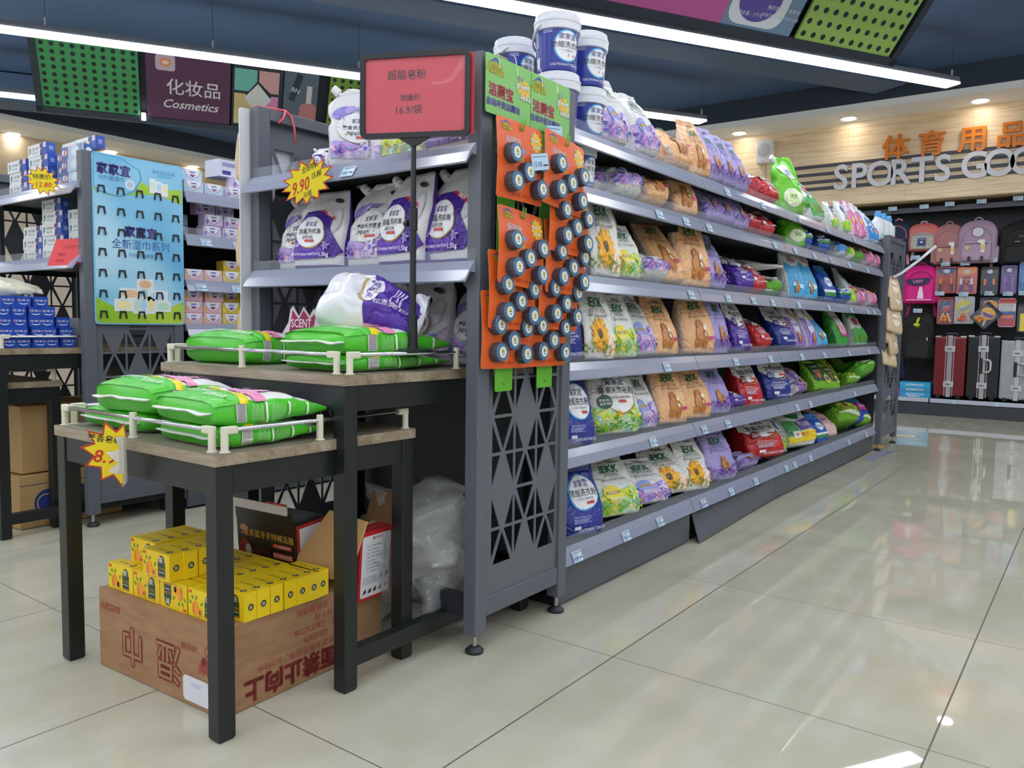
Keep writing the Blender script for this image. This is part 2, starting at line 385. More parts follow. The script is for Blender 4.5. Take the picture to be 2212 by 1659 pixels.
# ceiling air vent and a dark air duct
t = tag(empty('air_vent', (-2.75, 6.6, 3.6)), 'square dark ceiling air vent above the light bar', 'vent')
MB().box((-.3, -.3, -.02), (.3, .3, 0), M('#445163', .6)).obj('frame', t)
v = MB()
for i in range(10): v.box((-.26, -.26 + i * .054, -.03), (.26, -.235 + i * .054, -.018), M('#2a3442', .6))
v.obj('slats', t)
def duct(name, c, w, z, label):
    base = BP * c; s0 = (-3 - base.y) / BU.y; s1 = (9.1 - base.y) / BU.y
    if (base + BU * s0).x < -10.5: s0 = (-10.5 - base.x) / BU.x
    o = MB().box((-w / 2, s0, z), (w / 2, s1, 3.58), M('#4a607e', .6)).obj(name, None, base, (0, 0, -LB)); tag(o, label, 'duct')
duct('air_duct', -10.55, .45, 3.28, 'dark air duct running under the ceiling behind the cosmetics sign')
duct('air_duct', -6.35, .4, 3.42, 'dark air duct under the ceiling over the shelf of bags')
# ================================================================ shelving
STEEL = M('#5e626b', .42); STEEL_D = M('#3a3d44', .45); STEEL_B = M('#26292e', .5); RAIL = M('#9398ab', .16, spec=.6); TAGP = M('#a9c6dc', .4); TAGW = M('#c9d4df', .4)
CLEAR = film('clear_strip', '#dfe6f2', .10)
PRICES = ['24.90', '26.50', '28.90', '12.90', '15.80', '9.90', '33.90', '18.50', '4.90', '3.90']
def price_tag(parent, o, u, v, i, w=.056, h=.037):
    """little printed card in a rail; o = centre, u right, v up"""
    b = MB(); F = fr(o, u, v, .0012); F2 = fr(o, u, v, .0022)
    b.prism([rect(-w / 2, -h / 2, w / 2, h / 2)], .0012, TAGW, fr(o, u, v)); b.flat(rect(-w / 2, -h / 2, .08 * w, h * .25), TAGP, F2 if 0 else fr(o, u, v, .0016))
    b.flat(rect(.12 * w, -h / 2, w / 2, h * .25), M('#c6d9ea', .4), fr(o, u, v, .0016))
    b.text(PRICES[i % len(PRICES)], -.2 * w, -.15 * h, h * .36, M('#27486e', .5), fr(o, u, v, .0026)); b.flat(rect(-.4 * w, .32 * h, .4 * w, .38 * h), M('#6b7a8a', .5), fr(o, u, v, .0026))
    b.flat(rect(.18 * w, -.2 * h, .44 * w, -.1 * h), BLK, fr(o, u, v, .0026))
    return b.obj('price_tag', parent)
BLK = M(BLACK, .5)
def rail(parent, p, u, L, out, drop=.05, lip=.035, tags=(), riser=True, mat=None):
    """sloping price rail on a shelf edge: p = left end on the shelf's front top edge, u = along, out = away from the shelf"""
    p = V(p); u = V(u); out = V(out); z = V((0, 0, 1)); mat = mat or RAIL
    prof = [p - z * .028, p + z * .002, p + z * .004 + out * .008, p + out * (lip * .55 + .004) - z * drop * .42, p + out * lip - z * drop, p + out * (lip - .004) - z * (drop + .004), p + out * (lip * .5) - z * drop * .5]
    b = MB(); n = len(prof)
    vs = [q for q in prof] + [q + u * L for q in prof]
    fs = [(i, (i + 1) % n, n + (i + 1) % n, n + i) for i in range(n)]
    b.add(vs, fs + [tuple(range(n)), tuple(reversed(range(n, 2 * n)))], mat)
    a = prof[2] + (prof[3] - prof[2]) * .25; c = prof[4] - (prof[4] - prof[3]) * .12
    o = b.obj('price_rail', parent)
    if riser:
        MB().box((0, -.0012, 0), (L, .0012, .034), CLEAR, Matrix((u, out, z)).transposed().to_4x4()).obj('clear_strip', parent, p + out * .004 + z * .002)
    v = (prof[3] - prof[4]).normalized()
    for i, s in enumerate(tags): price_tag(o, p + u * s + out * (lip * .76 + .0045) - z * (drop * .66 - .002) , u, v, int(s * 13 + p.z * 7 + p.y * 5) + i)
    return o
def gondola(y0, y1, x0, side, levels, label, tags, name='shelving_unit', depth=.45, kick=True, bent=False, base_h=.145):
    """one straight shelving unit facing +x or -x (side); x0 = centre plane, levels = shelf top heights"""
    t = tag(empty(name, ((x0 + side * depth / 2), (y0 + y1) / 2, 0)), label, 'shelving', 'shelving units in a row'); o = t.location
    def P(x, y, z): return V((x0 + side * x, y, z)) - V(o)
    def bx(b, a, c, m):
        a = P(*a); c = P(*c); b.box((min(a.x, c.x), min(a.y, c.y), min(a.z, c.z)), (max(a.x, c.x), max(a.y, c.y), max(a.z, c.z)), m)
    b = MB(); bx(b, (0, y0 + .004, .1), (.012, y1 - .004, 1.63), STEEL_B)
    for k in range(1, 5): bx(b, (.012, y0 + .004, .1 + k * .3), (.0135, y1 - .004, .103 + k * .3), BLK)
    b.obj('back_panel', t)
    for y in (y0, y1):
        b = MB(); bx(b, (.012, y - .014 if y == y1 else y, .0), (.045, y if y == y1 else y + .014, 1.66), STEEL_D); b.obj('upright', t)
    b = MB(); bx(b, (.02, y0 + .01, .0), (depth - .02, y1 - .01, .03), BLK)
    if not bent: bx(b, (depth - .02, y0, .012), (depth, y1, base_h), M('#565a60', .4))
    else:
        bx(b, (depth - .04, y0, .012), (depth - .03, y1, base_h), BLK)
    b.obj('base_plinth', t)
    if bent:   # kick plate that has come loose at its near end
        b = MB(); a = [P(depth + .045, y0 + .01, .005), P(depth, y1, .012), P(depth, y1, base_h), P(depth - .012, y0 + .05, base_h * .8)]
        sh = V((-.004 * side, 0, 0)); b.add([*a, *[q + sh for q in a]], [(0, 1, 2, 3), (7, 6, 5, 4), (0, 4, 5, 1), (1, 5, 6, 2), (2, 6, 7, 3), (3, 7, 4, 0)], M('#5c5f65', .4)); k = b.obj('kick_plate', t); k['label'] = 'kick plate hanging loose at one end'
    for i, z in enumerate(levels):
        d = depth - .012
        b = MB(); bx(b, (.014, y0 + .002, z - .022), (d, y1 - .002, z), STEEL_D)
        for y in (y0 + .006, y1 - .01): bx(b, (.03, y, z - .05), (d * .8, y + .004, z - .022), STEEL_B)
        sh = b.obj('shelf', t)
        u = V((0, side, 0)); p = P(d, y0 + .003 if side > 0 else y1 - .003, z)
        rail(sh, p, u, y1 - y0 - .006, V((side, 0, 0)), tags=tags[i] if tags else ())
    return t
LV = [1.56, 1.385, 1.095, .805, .518, .19]
YS = [2.16, 3.19, 4.27, 5.35, 6.56]
GT = [
    [(), (.62, .86), (.93,), (.72,), (.62,), (.08, .42, .7)],
    [(.25, .7), (.06, .9), (.3, .62, .9), (.42, .9), (.08, .35), (.1, .42, .75)],
    [(.2, .75), (.15, .5, .85), (.25, .85), (.35, .8), (.3, .55), (.15, .3, .6)],
    [(.3,), (.2, .7), (.3, .75, .95), (.3, .85), (.5,), (.4, .9)]]
GLAB = ['grey shelving unit nearest the end panel with the orange blister cards', 'grey shelving unit with the loose kick plate, second from the orange cards', 'grey shelving unit third from the orange cards, holding the avocado bags', 'grey shelving unit at the far end of the aisle, next to the wall of backpacks']
XC = -1.852
for i in range(4):
    gondola(YS[i], YS[i + 1], XC, 1, LV, GLAB[i], GT[i], bent=(i == 1))
gondola(YS[0], YS[1], XC - .002, -1, [1.5, 1.15, .8, .45, .19], 'grey shelving unit back to back with the bag shelves, behind the end unit of pouches', None)
# ---- cut-out side panel
def lattice(y0, y1, z0, z1, t=.009, rows=12):
    """openings of the triangle lattice in a panel y0..y1 by z0..z1"""
    cw = (y1 - y0) / 3; rh = (z1 - z0) / rows; H = []
    for c in range(3):
        for r in range(rows):
            a = y0 + c * cw + t * .5; b = y0 + (c + 1) * cw - t * .5; m = (a + b) / 2
            blk = ((r + 1) // 2 + c) % 2
            up = r % 2 == 0
            lo = z0 + r * rh + (t * .5); hi = z0 + (r + 1) * rh - (t * .5)
            k = .075 * cw
            if blk == 0:      # open triangle in the middle
                H.append([(a + k, lo), (b - k, lo), (m, hi - rh * .06)] if up else [(a + k, hi), (m, lo + rh * .06), (b - k, hi)])
                if up: H += [[(a, lo + rh * .14), (m - k * .9, hi), (a, hi)], [(b, lo + rh * .14), (b, hi), (m + k * .9, hi)]]
                else: H += [[(a, lo), (m - k * .9, lo), (a, hi - rh * .14)], [(b, lo), (b, hi - rh * .14), (m + k * .9, lo)]]
            else:             # solid diamond half, two corner triangles open
                if up: H += [[(a, lo + rh * .1), (m - k * 1.5, hi), (a, hi)], [(b, lo + rh * .1), (b, hi), (m + k * 1.5, hi)]]
                else: H += [[(a, lo), (m - k * 1.5, lo), (a, hi - rh * .1)], [(b, lo), (b, hi - rh * .1), (m + k * 1.5, lo)]]
    return H
def side_frame(parent, xo, inner, y0=1.69, y1=2.155, ztop=1.655, foot=True, label=None):
    """two posts, rails and the lattice sheet. xo = outer face x, inner = +1 if the unit is towards +x"""
    b = MB(); x1 = xo + inner * .045; a, c = min(xo, x1), max(xo, x1); po = parent.location
    g = lambda *q: (V(q) - po)
    b.box(g(a, y0, .055), g(c, y0 + .05, ztop), STEEL).box(g(a, y1 - .045, .055), g(c, y1, ztop), STEEL)
    b.box(g(a, y0 + .05, ztop - .04), g(c, y1 - .045, ztop), STEEL).box(g(a + .004, y0 + .05, .10), g(c - .004, y1 - .045, .155), STEEL)
    f = b.obj('side_frame', parent, bevel=.0025)
    xs = xo + inner * .012
    F = lambda y, z, d=0.: g(xs + inner * (-.0015 + d), y, z)
    MB().prism([rect(y0 + .05, .155, y1 - .045, ztop - .04)] + lattice(y0 + .075, y1 - .055, .235, 1.535), .003, M('#62666d', .42), F).obj('cutout_panel', f, weld=True)
    for y in (y0 + .025, y1 - .022):
        MB().lathe([(.007, .018), (.007, .06)], M('#b8babd', .3, 1.), 10, Matrix.Translation(g((a + c) / 2, y, 0))).lathe([(.026, 0), (.027, .008), (.015, .018), (.009, .02)], STEEL_B, 16, Matrix.Translation(g((a + c) / 2, y, 0))).obj('levelling_foot', f, smooth=True)
    return f
def endcap(dx, label, decks, rail_tags, name='end_shelf_unit', back=2.135, dy=0.):
    t = tag(empty(name, (-1.87 + dx, 1.92 + dy, 0)), label, 'shelving', 'end-of-aisle shelf units'); po = t.location
    side_frame(t, -1.37 + dx, -1, 1.69 + dy, 2.155 + dy); side_frame(t, -2.385 + dx, 1, 1.69 + dy, 2.155 + dy)
    g = lambda x, y, z: V((x + dx, y + dy, z)) - po
    MB().box(g(-2.34, back, .16), g(-1.415, back + .012, 1.62), STEEL_B).box(g(-2.34, back - .001, .46), g(-1.415, back, .463), BLK).obj('back_panel', t)
    MB().box(g(-2.34, 1.70, .10), g(-1.415, 1.73, .16), STEEL_B).box(g(-2.34, 1.9, .1), g(-1.415, 2.13, .13), STEEL_B).obj('base_beam', t)
    for z, tg in zip(decks, rail_tags):
        s = MB().box(g(-2.338, 1.70, z - .022), g(-1.417, back, z), STEEL_D).box(g(-2.33, 1.75, z - .05), g(-2.325, 2.1, z - .02), STEEL_B).box(g(-1.43, 1.75, z - .05), g(-1.425, 2.1, z - .02), STEEL_B).obj('shelf', t)
        rail(s, g(-2.37, 1.695, z), V((1, 0, 0)), .985, V((0, -1, 0)), drop=.052, lip=.05, tags=tg)
    return t
E1 = endcap(0, 'dark grey end shelf unit holding white spout pouches, behind the stepped tables', [1.412, 1.098], [(.52,), ()])
E2 = endcap(-2.21, 'dark grey end shelf unit with the blue pegged board on its side, left', [1.52, 1.2], [(), ()])
# far end unit of the same row, at the end of the aisle
t = tag(empty('end_shelf_unit', (-1.87, 6.82, 0)), 'dark grey end unit at the far end of the bag aisle, hung with tan packs', 'shelving', 'end-of-aisle shelf units'); E3 = t
side_frame(t, -1.355, -1, 6.585, 7.18, 1.65); side_frame(t, -2.385, 1, 6.585, 7.18, 1.65)
b = MB().box((-.47, -.24, .16), (.455, -.22, 1.62), STEEL_B); b.box((-.47, -.24, 1.5), (.455, .3, 1.53), STEEL_D)
for z in range(30):
    b.box((.4565, -.262, .2 + z * .047), (.4585, -.254, .225 + z * .047), BLK)
b.obj('back_panel', t)
# soap aisle: the long side of the second row, facing the camera side
SY = [2.165, 3.2, 4.24, 5.28, 6.32]
SLV = [1.545, 1.34, 1.12, .905, .62, .19]
for i in range(4):
    gondola(SY[i], SY[i + 1], -4.03, 1, SLV, ['grey shelving unit of boxed soap, just right of the blue pegged board', 'grey shelving unit of the soap aisle, hidden behind the end shelf, nearer', 'grey shelving unit of the soap aisle, hidden behind the end shelf, middle', 'grey shelving unit of the soap aisle, hidden behind the end shelf, far'][i], [(), (.1, .28), (.07, .27), (), (), ()] if i == 0 else None)
    if i == 0: gondola(SY[i], SY[i + 1], -4.032, -1, [1.5, 1.15, .8, .45, .19], 'grey shelving unit back to back with the soap shelves, behind the left end unit', None)
# toothpaste bay standing one step behind the end unit, seen through its cut-outs
# ================================================================ stepped tables
LAM = NT('grey_oak_laminate', .4)
gx = LAM.noise(2.2, 6, (1.2, 9, 9)); gy = LAM.noise(14, 3, (1, 12, 12)); LAM.col(LAM.ramp(LAM.math('ADD', LAM.math('MULTIPLY', gx, .65), LAM.math('MULTIPLY', gy, .35)), [(.33, '#66583f'), (.45, '#8d7d66'), (.58, '#a39480'), (.7, '#b0a28e')]))
TOPM = NT('grey_oak_top', .38); TOPM.col(TOPM.ramp(TOPM.noise(2, 5, (1.2, 8, 8)), [(.35, '#7d7563'), (.5, '#8f8775'), (.65, '#9d9584')]))
LEG = M('#171c1b', .42); CREAM = M('#dcd7c3', .4); CHROME = M('#c9cbd0', .18, 1.)
def table(x0, x1, y0, y1, z, label, stretch, rails, name='display_table', leg=.042):
    t = tag(empty(name, ((x0 + x1) / 2, (y0 + y1) / 2, 0)), label, 'table', 'stepped display tables'); o = V(t.location)
    g = lambda *p: V(p) - o
    b = MB(); b.box(g(x0, y0, z - .026), g(x1, y1, z), LAM.m); b.flat(rect(x0 + .001, y0 + .001, x1 - .001, y1 - .001), TOPM.m, lambda x, y: g(x, y, z + .0006)); b.obj('tabletop', t)
    i = .004
    for lx, ly in ((x0 + i, y0 + i), (x1 - leg - i, y0 + i), (x0 + i, y1 - leg - i), (x1 - leg - i, y1 - leg - i)):
        MB().box(g(lx, ly, .004), g(lx + leg, ly + leg, z - .026), LEG).box(g(lx + .002, ly + .002, 0), g(lx + leg - .002, ly + leg - .002, .004), BLK).obj('leg', t, bevel=.003)
    b = MB(); h0, h1 = z - .026 - .065, z - .0265
    b.box(g(x0 + leg, y0 + .008, h0), g(x1 - leg, y0 + .036, h1), LEG).box(g(x0 + leg, y1 - .036, h0), g(x1 - leg, y1 - .008, h1), LEG)
    b.box(g(x0 + .008, y0 + leg, h0), g(x0 + .036, y1 - leg, h1), LEG).box(g(x1 - .036, y0 + leg, h0), g(x1 - .008, y1 - leg, h1), LEG); b.obj('apron', t)
    for sx in stretch: MB().box(g(sx, y0 + leg, .06), g(sx + .035, y1 - leg, .105), LEG).obj('stretcher', t, bevel=.002)
    def post(x, y, dx, dy, parent):
        q = MB(); q.lathe([(.012, 0), (.012, .003), (.0085, .004), (.0085, .05), (.0085, .056)], CREAM, 12, Matrix.Translation(g(x, y, z)))
        q.beam(g(x - dx * .006, y - dy * .006, z + .0485), g(x + dx * .03, y + dy * .03, z + .0485), .017, CREAM); q.obj('rail_post', parent, bevel=.003)
    def mid(x, y, parent): MB().lathe([(.012, 0), (.012, .003), (.0085, .004), (.0085, .062)], CREAM, 12, Matrix.Translation(g(x, y, z))).obj('rail_post', parent, smooth=False)
    for ax, a, b0, b1, mids in rails:     # along x at y=a, or along y at x=a
        R = MB().tube([g(b0, a, z + .0485) if ax == 'x' else g(a, b0, z + .0485), g(b1, a, z + .0485) if ax == 'x' else g(a, b1, z + .0485)], .0052, CHROME, 10).obj('guard_rail', t, smooth=True)
        if ax == 'x':
            post(b0, a, 1, 0, R); post(b1, a, -1, 0, R)
            for m in mids: mid(m, a, R)
        else:
            post(a, b0, 0, 1, R)
            if b1 < y1 - .005 : post(a, b1, 0, -1, R)
            for m in mids: mid(a, m, R)
    return t
table(-2.252, -1.508, .975, 1.59, .643, 'lower display table with grey oak top, in front of the taller one', (), [('x', .995, -2.232, -1.55, (-1.88,)), ('y', -1.523, 1.008, 1.565, (1.27,)), ('y', -2.235, 1.02, 1.565, ())])
table(-2.297, -1.474, 1.305, 2.10, .801, 'taller display table with grey oak top, pushed into the end shelf of pouches', (-1.515, -2.29), [('x', 1.325, -2.277, -1.525, (-1.915,)), ('y', -1.489, 1.335, 2.09, (1.735,)), ('y', -2.28, 1.35, 2.09, ())])
table(-4.415, -3.692, 1.03, 1.635, .655, 'lower display table at the left edge, in front of the cardboard cartons', (), [('x', 1.05, -4.395, -3.73, (-4.05,)), ('y', -3.707, 1.06, 1.61, ())])
table(-4.46, -3.638, 1.355, 2.12, .801, 'taller display table at the left carrying the wall of blue toothpaste boxes', (-3.677, -4.45), [('x', 1.375, -4.44, -3.69, (-4.08,)), ('y', -3.653, 1.385, 2.11, (1.715,)), ('y', -4.44, 1.4, 2.1, ())])
# ================================================================ sports wall shelving
t = tag(empty('wall_shelf', (0, 10.0, 0)), 'dark grey wall shelving with low base shelf under the sports sign', 'shelving'); WS = t
MB().box((-6, .22, .05), (4.5, .34, 2.36), M('#23262b', .6)).box((-6, .2, 2.335), (4.5, .22, 2.36), STEEL_B).obj('back_panel', t)
MB().box((-6, -.19, .0), (4.5, -.17, .135), STEEL_D).box((-6, -.17, 0), (4.5, .22, .03), BLK).obj('kick_plate', t)
s = MB().box((-6, -.175, .155), (4.5, .22, .185), STEEL_D).obj('base_shelf', t)
for i in range(9):
    x = -5.93 + i * 1.1
    rail(s, (x, -.177, .186), V((1, 0, 0)), 1.085, V((0, -1, 0)), drop=.04, lip=.016, tags=((.22, .62, .93) if -2.6 < x < -.4 else ()), riser=False, mat=M('#b5bac6', .2))
MB().box((-6, -.09, 2.245), (4.5, -.06, 2.3), STEEL_D).box((-6, -.06, 2.26), (4.5, .22, 2.275), STEEL_B).obj('hanging_bar', t)
# ================================================================ bags of detergent
def bag_point(a, b, side, seed, slump, W=.4, D=.16, wr=1.):
    """surface of a filled plastic bag one unit tall: a -1..1 across, b 0..1 up, side +1 front / -1 back"""
    t = min(1, max(0, (b - .38) / .62))
    w = W * (1 - .14 * t ** 1.5 - .05 * (1 - min(1, b / .07)) ) * (1 + (.06 * sin(pi * min(1, b / .6)) if slump else .02 * sin(pi * b)))
    if b < .08: d = .80 + .2 * sqrt(b / .08)
    elif b < .36: d = 1 + .12 * sin(pi * (b - .08) / .28) * (1 + slump)
    else: d = max(.04, (1 - ((b - .36) / .60) ** 1.35) if b < .96 else .04)
    if D == .17 and b >= .36: d = max(.1, 1.08 - .95 * ((b - .36) / .64) ** 3.2)
    elif slump and b > .5: w *= 1 - .28 * sin(pi * (b - .5) / .5) * slump
    n = (5.6 if D == .16 else 4.2) - 2.2 * t; d *= D
    x = w * a; y = -side * d * (1 - min(1, abs(a)) ** n) ** (1 / n)
    bend = (.10 + .16 * slump) * max(0, b - .55) ** 1.6
    y += bend
    p = V((x, y, b))
    q = p * 3.1 + V((seed * 7.3, seed * 3.1, seed * 1.7))
    k = .030 * wr * (1 + 1.0 * slump) * min(1, .25 + b * 2)
    r = 1 - abs(noise.noise(q * 1.9 + V((3, 1, 7)))) * 2.2
    p += V((noise.noise(q) * k * .8, (noise.noise(q + V((9, 4, 2))) * 1.0 + r * .45) * k * side * -1, noise.noise(q + V((1, 8, 5))) * k * .5))
    return p
def bag_skin(mb, seed, slump, body, gusset, b0=0., b1=.9, W=.4, D=.16, na=18, nb=26, back=None, wr=1.):
    """closed wall of the bag between heights b0 and b1; the outer columns take the gusset material"""
    A = [sin(pi * (i / na - .5)) for i in range(na + 1)]
    ring = [(a, 1) for a in A] + [(a, -1) for a in reversed(A[1:-1])]
    n = len(ring); vs = []
    for j in range(nb + 1):
        b = b0 + (b1 - b0) * j / nb
        vs += [bag_point(a, b, s, seed, slump, W, D, wr) for a, s in ring]
    fb = []; fg = []; fk = []
    for j in range(nb):
        for i in range(n):
            f = (j * n + i, j * n + (i + 1) % n, (j + 1) * n + (i + 1) % n, (j + 1) * n + i)
            am = abs(ring[i][0] + ring[(i + 1) % n][0]) / 2
            (fg if am > .93 and gusset else fk if ring[i][1] < 0 and back else fb).append(f)
    o = len(mb.v); mb.v += [tuple(v) for v in vs]
    for F, m in ((fb, body), (fg, gusset), (fk, back)):
        if F:
            i = mb.mat(m)
            for f in F: mb.f.append(tuple(o + q for q in f)); mb.mi.append(i)
    i = mb.mat(body)
    mb.f.append(tuple(o + q for q in reversed(range(n)))); mb.mi.append(i)
    mb.f.append(tuple(o + nb * n + q for q in range(n))); mb.mi.append(i)
def on_bag(seed, slump, W=.4, D=.16, side=1, wr=1., lim=.985):
    """print on the bag's face: (x, y) in bag heights -> point just off the skin"""
    def fn(x, y, d=0.):
        a = max(-lim, min(lim, x / W)); e = .012
        p = bag_point(a, y, side, seed, slump, W, D, wr)
        pu = bag_point(min(.999, a + e), y, side, seed, slump, W, D, wr) - bag_point(max(-.999, a - e), y, side, seed, slump, W, D, wr)
        pv = bag_point(a, min(1, y + e), side, seed, slump, W, D, wr) - bag_point(a, max(0, y - e), side, seed, slump, W, D, wr)
        n = pu.cross(pv) * side
        return p + n.normalized() * (.0075 + d)
    return fn
def art(mb, items, fn, rough=.35):
    """items: printed shapes, later ones on top"""
    lay = 0.
    for it in items:
        k = it[0]; lay += .0022
        g = lambda x, y, L=lay: fn(x, y, L)
        mm = lambda h: h if not isinstance(h, str) else MP(h, rough)
        if k == 'e': mb.flat(ell(*it[1:5], 30, it[6] if len(it) > 6 else 0.), mm(it[5]), g, .036)
        elif k == 'p': mb.flat(it[1], mm(it[2]), g, .036)
        elif k == 't': mb.text(it[1], it[2], it[3], it[4], mm(it[5]), g, *(it[6:]))
        elif k == 'f':   # flower: cx, cy, radius, petals, colours
            _, cx, cy, r, n, c1, c2, c3 = it
            for i in range(n): mb.flat(petal(cx, cy, 2 * pi * i / n + .2, r * (1 - .12 * (i % 2)), r * .2), mm(c1 if i % 2 else c2), g, .05)
            lay += .0022; h = lay
            mb.flat(ell(cx, cy, r * .25, r * .27, 16), mm(c3), lambda x, y, L=h: fn(x, y, L), .05)
        elif k == 'l':   # lines of small print: x, y, width, count, height, colour
            _, x, y, w, n, h, c = it
            for i in range(n): mb.flat(rect(x, y - i * h * 2, x + w * (1 - .22 * ((i * 7) % 3) / 2), y - i * h * 2 + h), mm(c), g, .06)
        elif k == 'v':   # stems and leaves: x, y, height, colour
            _, x, y, h, c = it
            mb.flat([(x - .006, y), (x + .006, y), (x + .012, y + h), (x + .004, y + h)], mm(c), g, .05)
            for i in range(3): mb.flat(petal(x + .004, y + h * (.2 + .25 * i), (.5 if i % 2 else 2.6), h * .45, h * .1), mm(c), g, .05)
IEKK = '#1f6b3f'
def iekk(y=.7, s=.15, x=0.):
    s *= 1.22; return [('t', '家家宜', x + .06, y + s * .85, s * .36, '#3f5a54', .02), ('t', 'iEKK', x, y, s, IEKK, .02, .12)]
def script(t, y, c='#3b3a36', s=.088): return [('t', t, .0, y, min(s, 1.05 / len(t)), c, .0, .4)]
def blobs(x, y, s, c1, c2):   # soft brown rounded shapes
    return [('e', x, y + .10 * s, .062 * s, .055 * s, c1), ('e', x - .01 * s, y, .075 * s, .085 * s, c2), ('e', x + .05 * s, y - .075 * s, .05 * s, .045 * s, c1), ('e', x - .06 * s, y - .08 * s, .055 * s, .04 * s, c1), ('e', x + .075 * s, y + .01 * s, .03 * s, .06 * s, c1, .5)]
def leaves(c, y0=.05, n=7, seed=0):
    r = random.Random(seed); return [('v', -.34 + .68 * i / (n - 1), y0 + r.random() * .04, .1 + .12 * r.random(), c[i % len(c)]) for i in range(n)]
wash_green = wc('wash_green', ['#3f9a3a', '#a6cf3a', '#ecdf3f', '#79c8a8', '#e6eccb', '#d3e69a'], 5)
wash_violet = wc('wash_violet', ['#5a4aa0', '#c78fd0', '#8f9fe0', '#e0a9cf', '#e3dcec', '#6b7fd0'], 5)
wash_leaf = wc('wash_leaf', ['#2f8f34', '#6fbf2f', '#c9dc33', '#8fcf4a'], 8)
def low(y, m): return ('p', [(-.4, .02), (.4, .02), (.4, y), (.2, y + .05), (0, y - .02), (-.2, y + .04), (-.4, y - .02)], m)
def whitecap(base, txt, c2, kg='2kg'):
    """white top with an oval brand area over a coloured lower half"""
    return [('p', [(-.4, .99), (-.4, .62), (-.3, .5), (-.05, .43), (.18, .46), (.33, .58), (.4, .78), (.4, .99)], '#e8e8e6'), ('p', [(-.06, .40), (.18, .425), (.34, .55), (.36, .55), (.2, .40), (-.04, .385)], '#a98c4a'),
            ('t', '家家宜', .02, .80, .10, '#1e2c66', .03), ('t', txt, .02, .66, .125, '#26262c', .02), ('t', '深层洁净 柔护配方', .04, .57, .045, '#4a4a50'), ('p', rect(.08, .49, .24, .53, .015), '#c8403a'),
            ('e', -.22, .50, .10, .085, c2), ('t', '原装进口', -.22, .52, .04, '#eeeeee', .01), ('t', '香氛香料', -.22, .475, .04, '#eeeeee', .01),
            ('t', 'Safe for Sensitive Skin', -.06, .33, .042, '#e6e6ee', .005), ('t', 'Sûr pour les peaux sensibles', -.04, .285, .042, '#e6e6ee', .005), ('l', -.27, .25, .36, 4, .008, '#c9cbe0'),
            ('p', rect(-.27, .10, -.13, .15), '#e6e6ee'), ('t', 'CAUTION/ATTENTION', .1, .075, .058, '#e6e6ee', .012)]
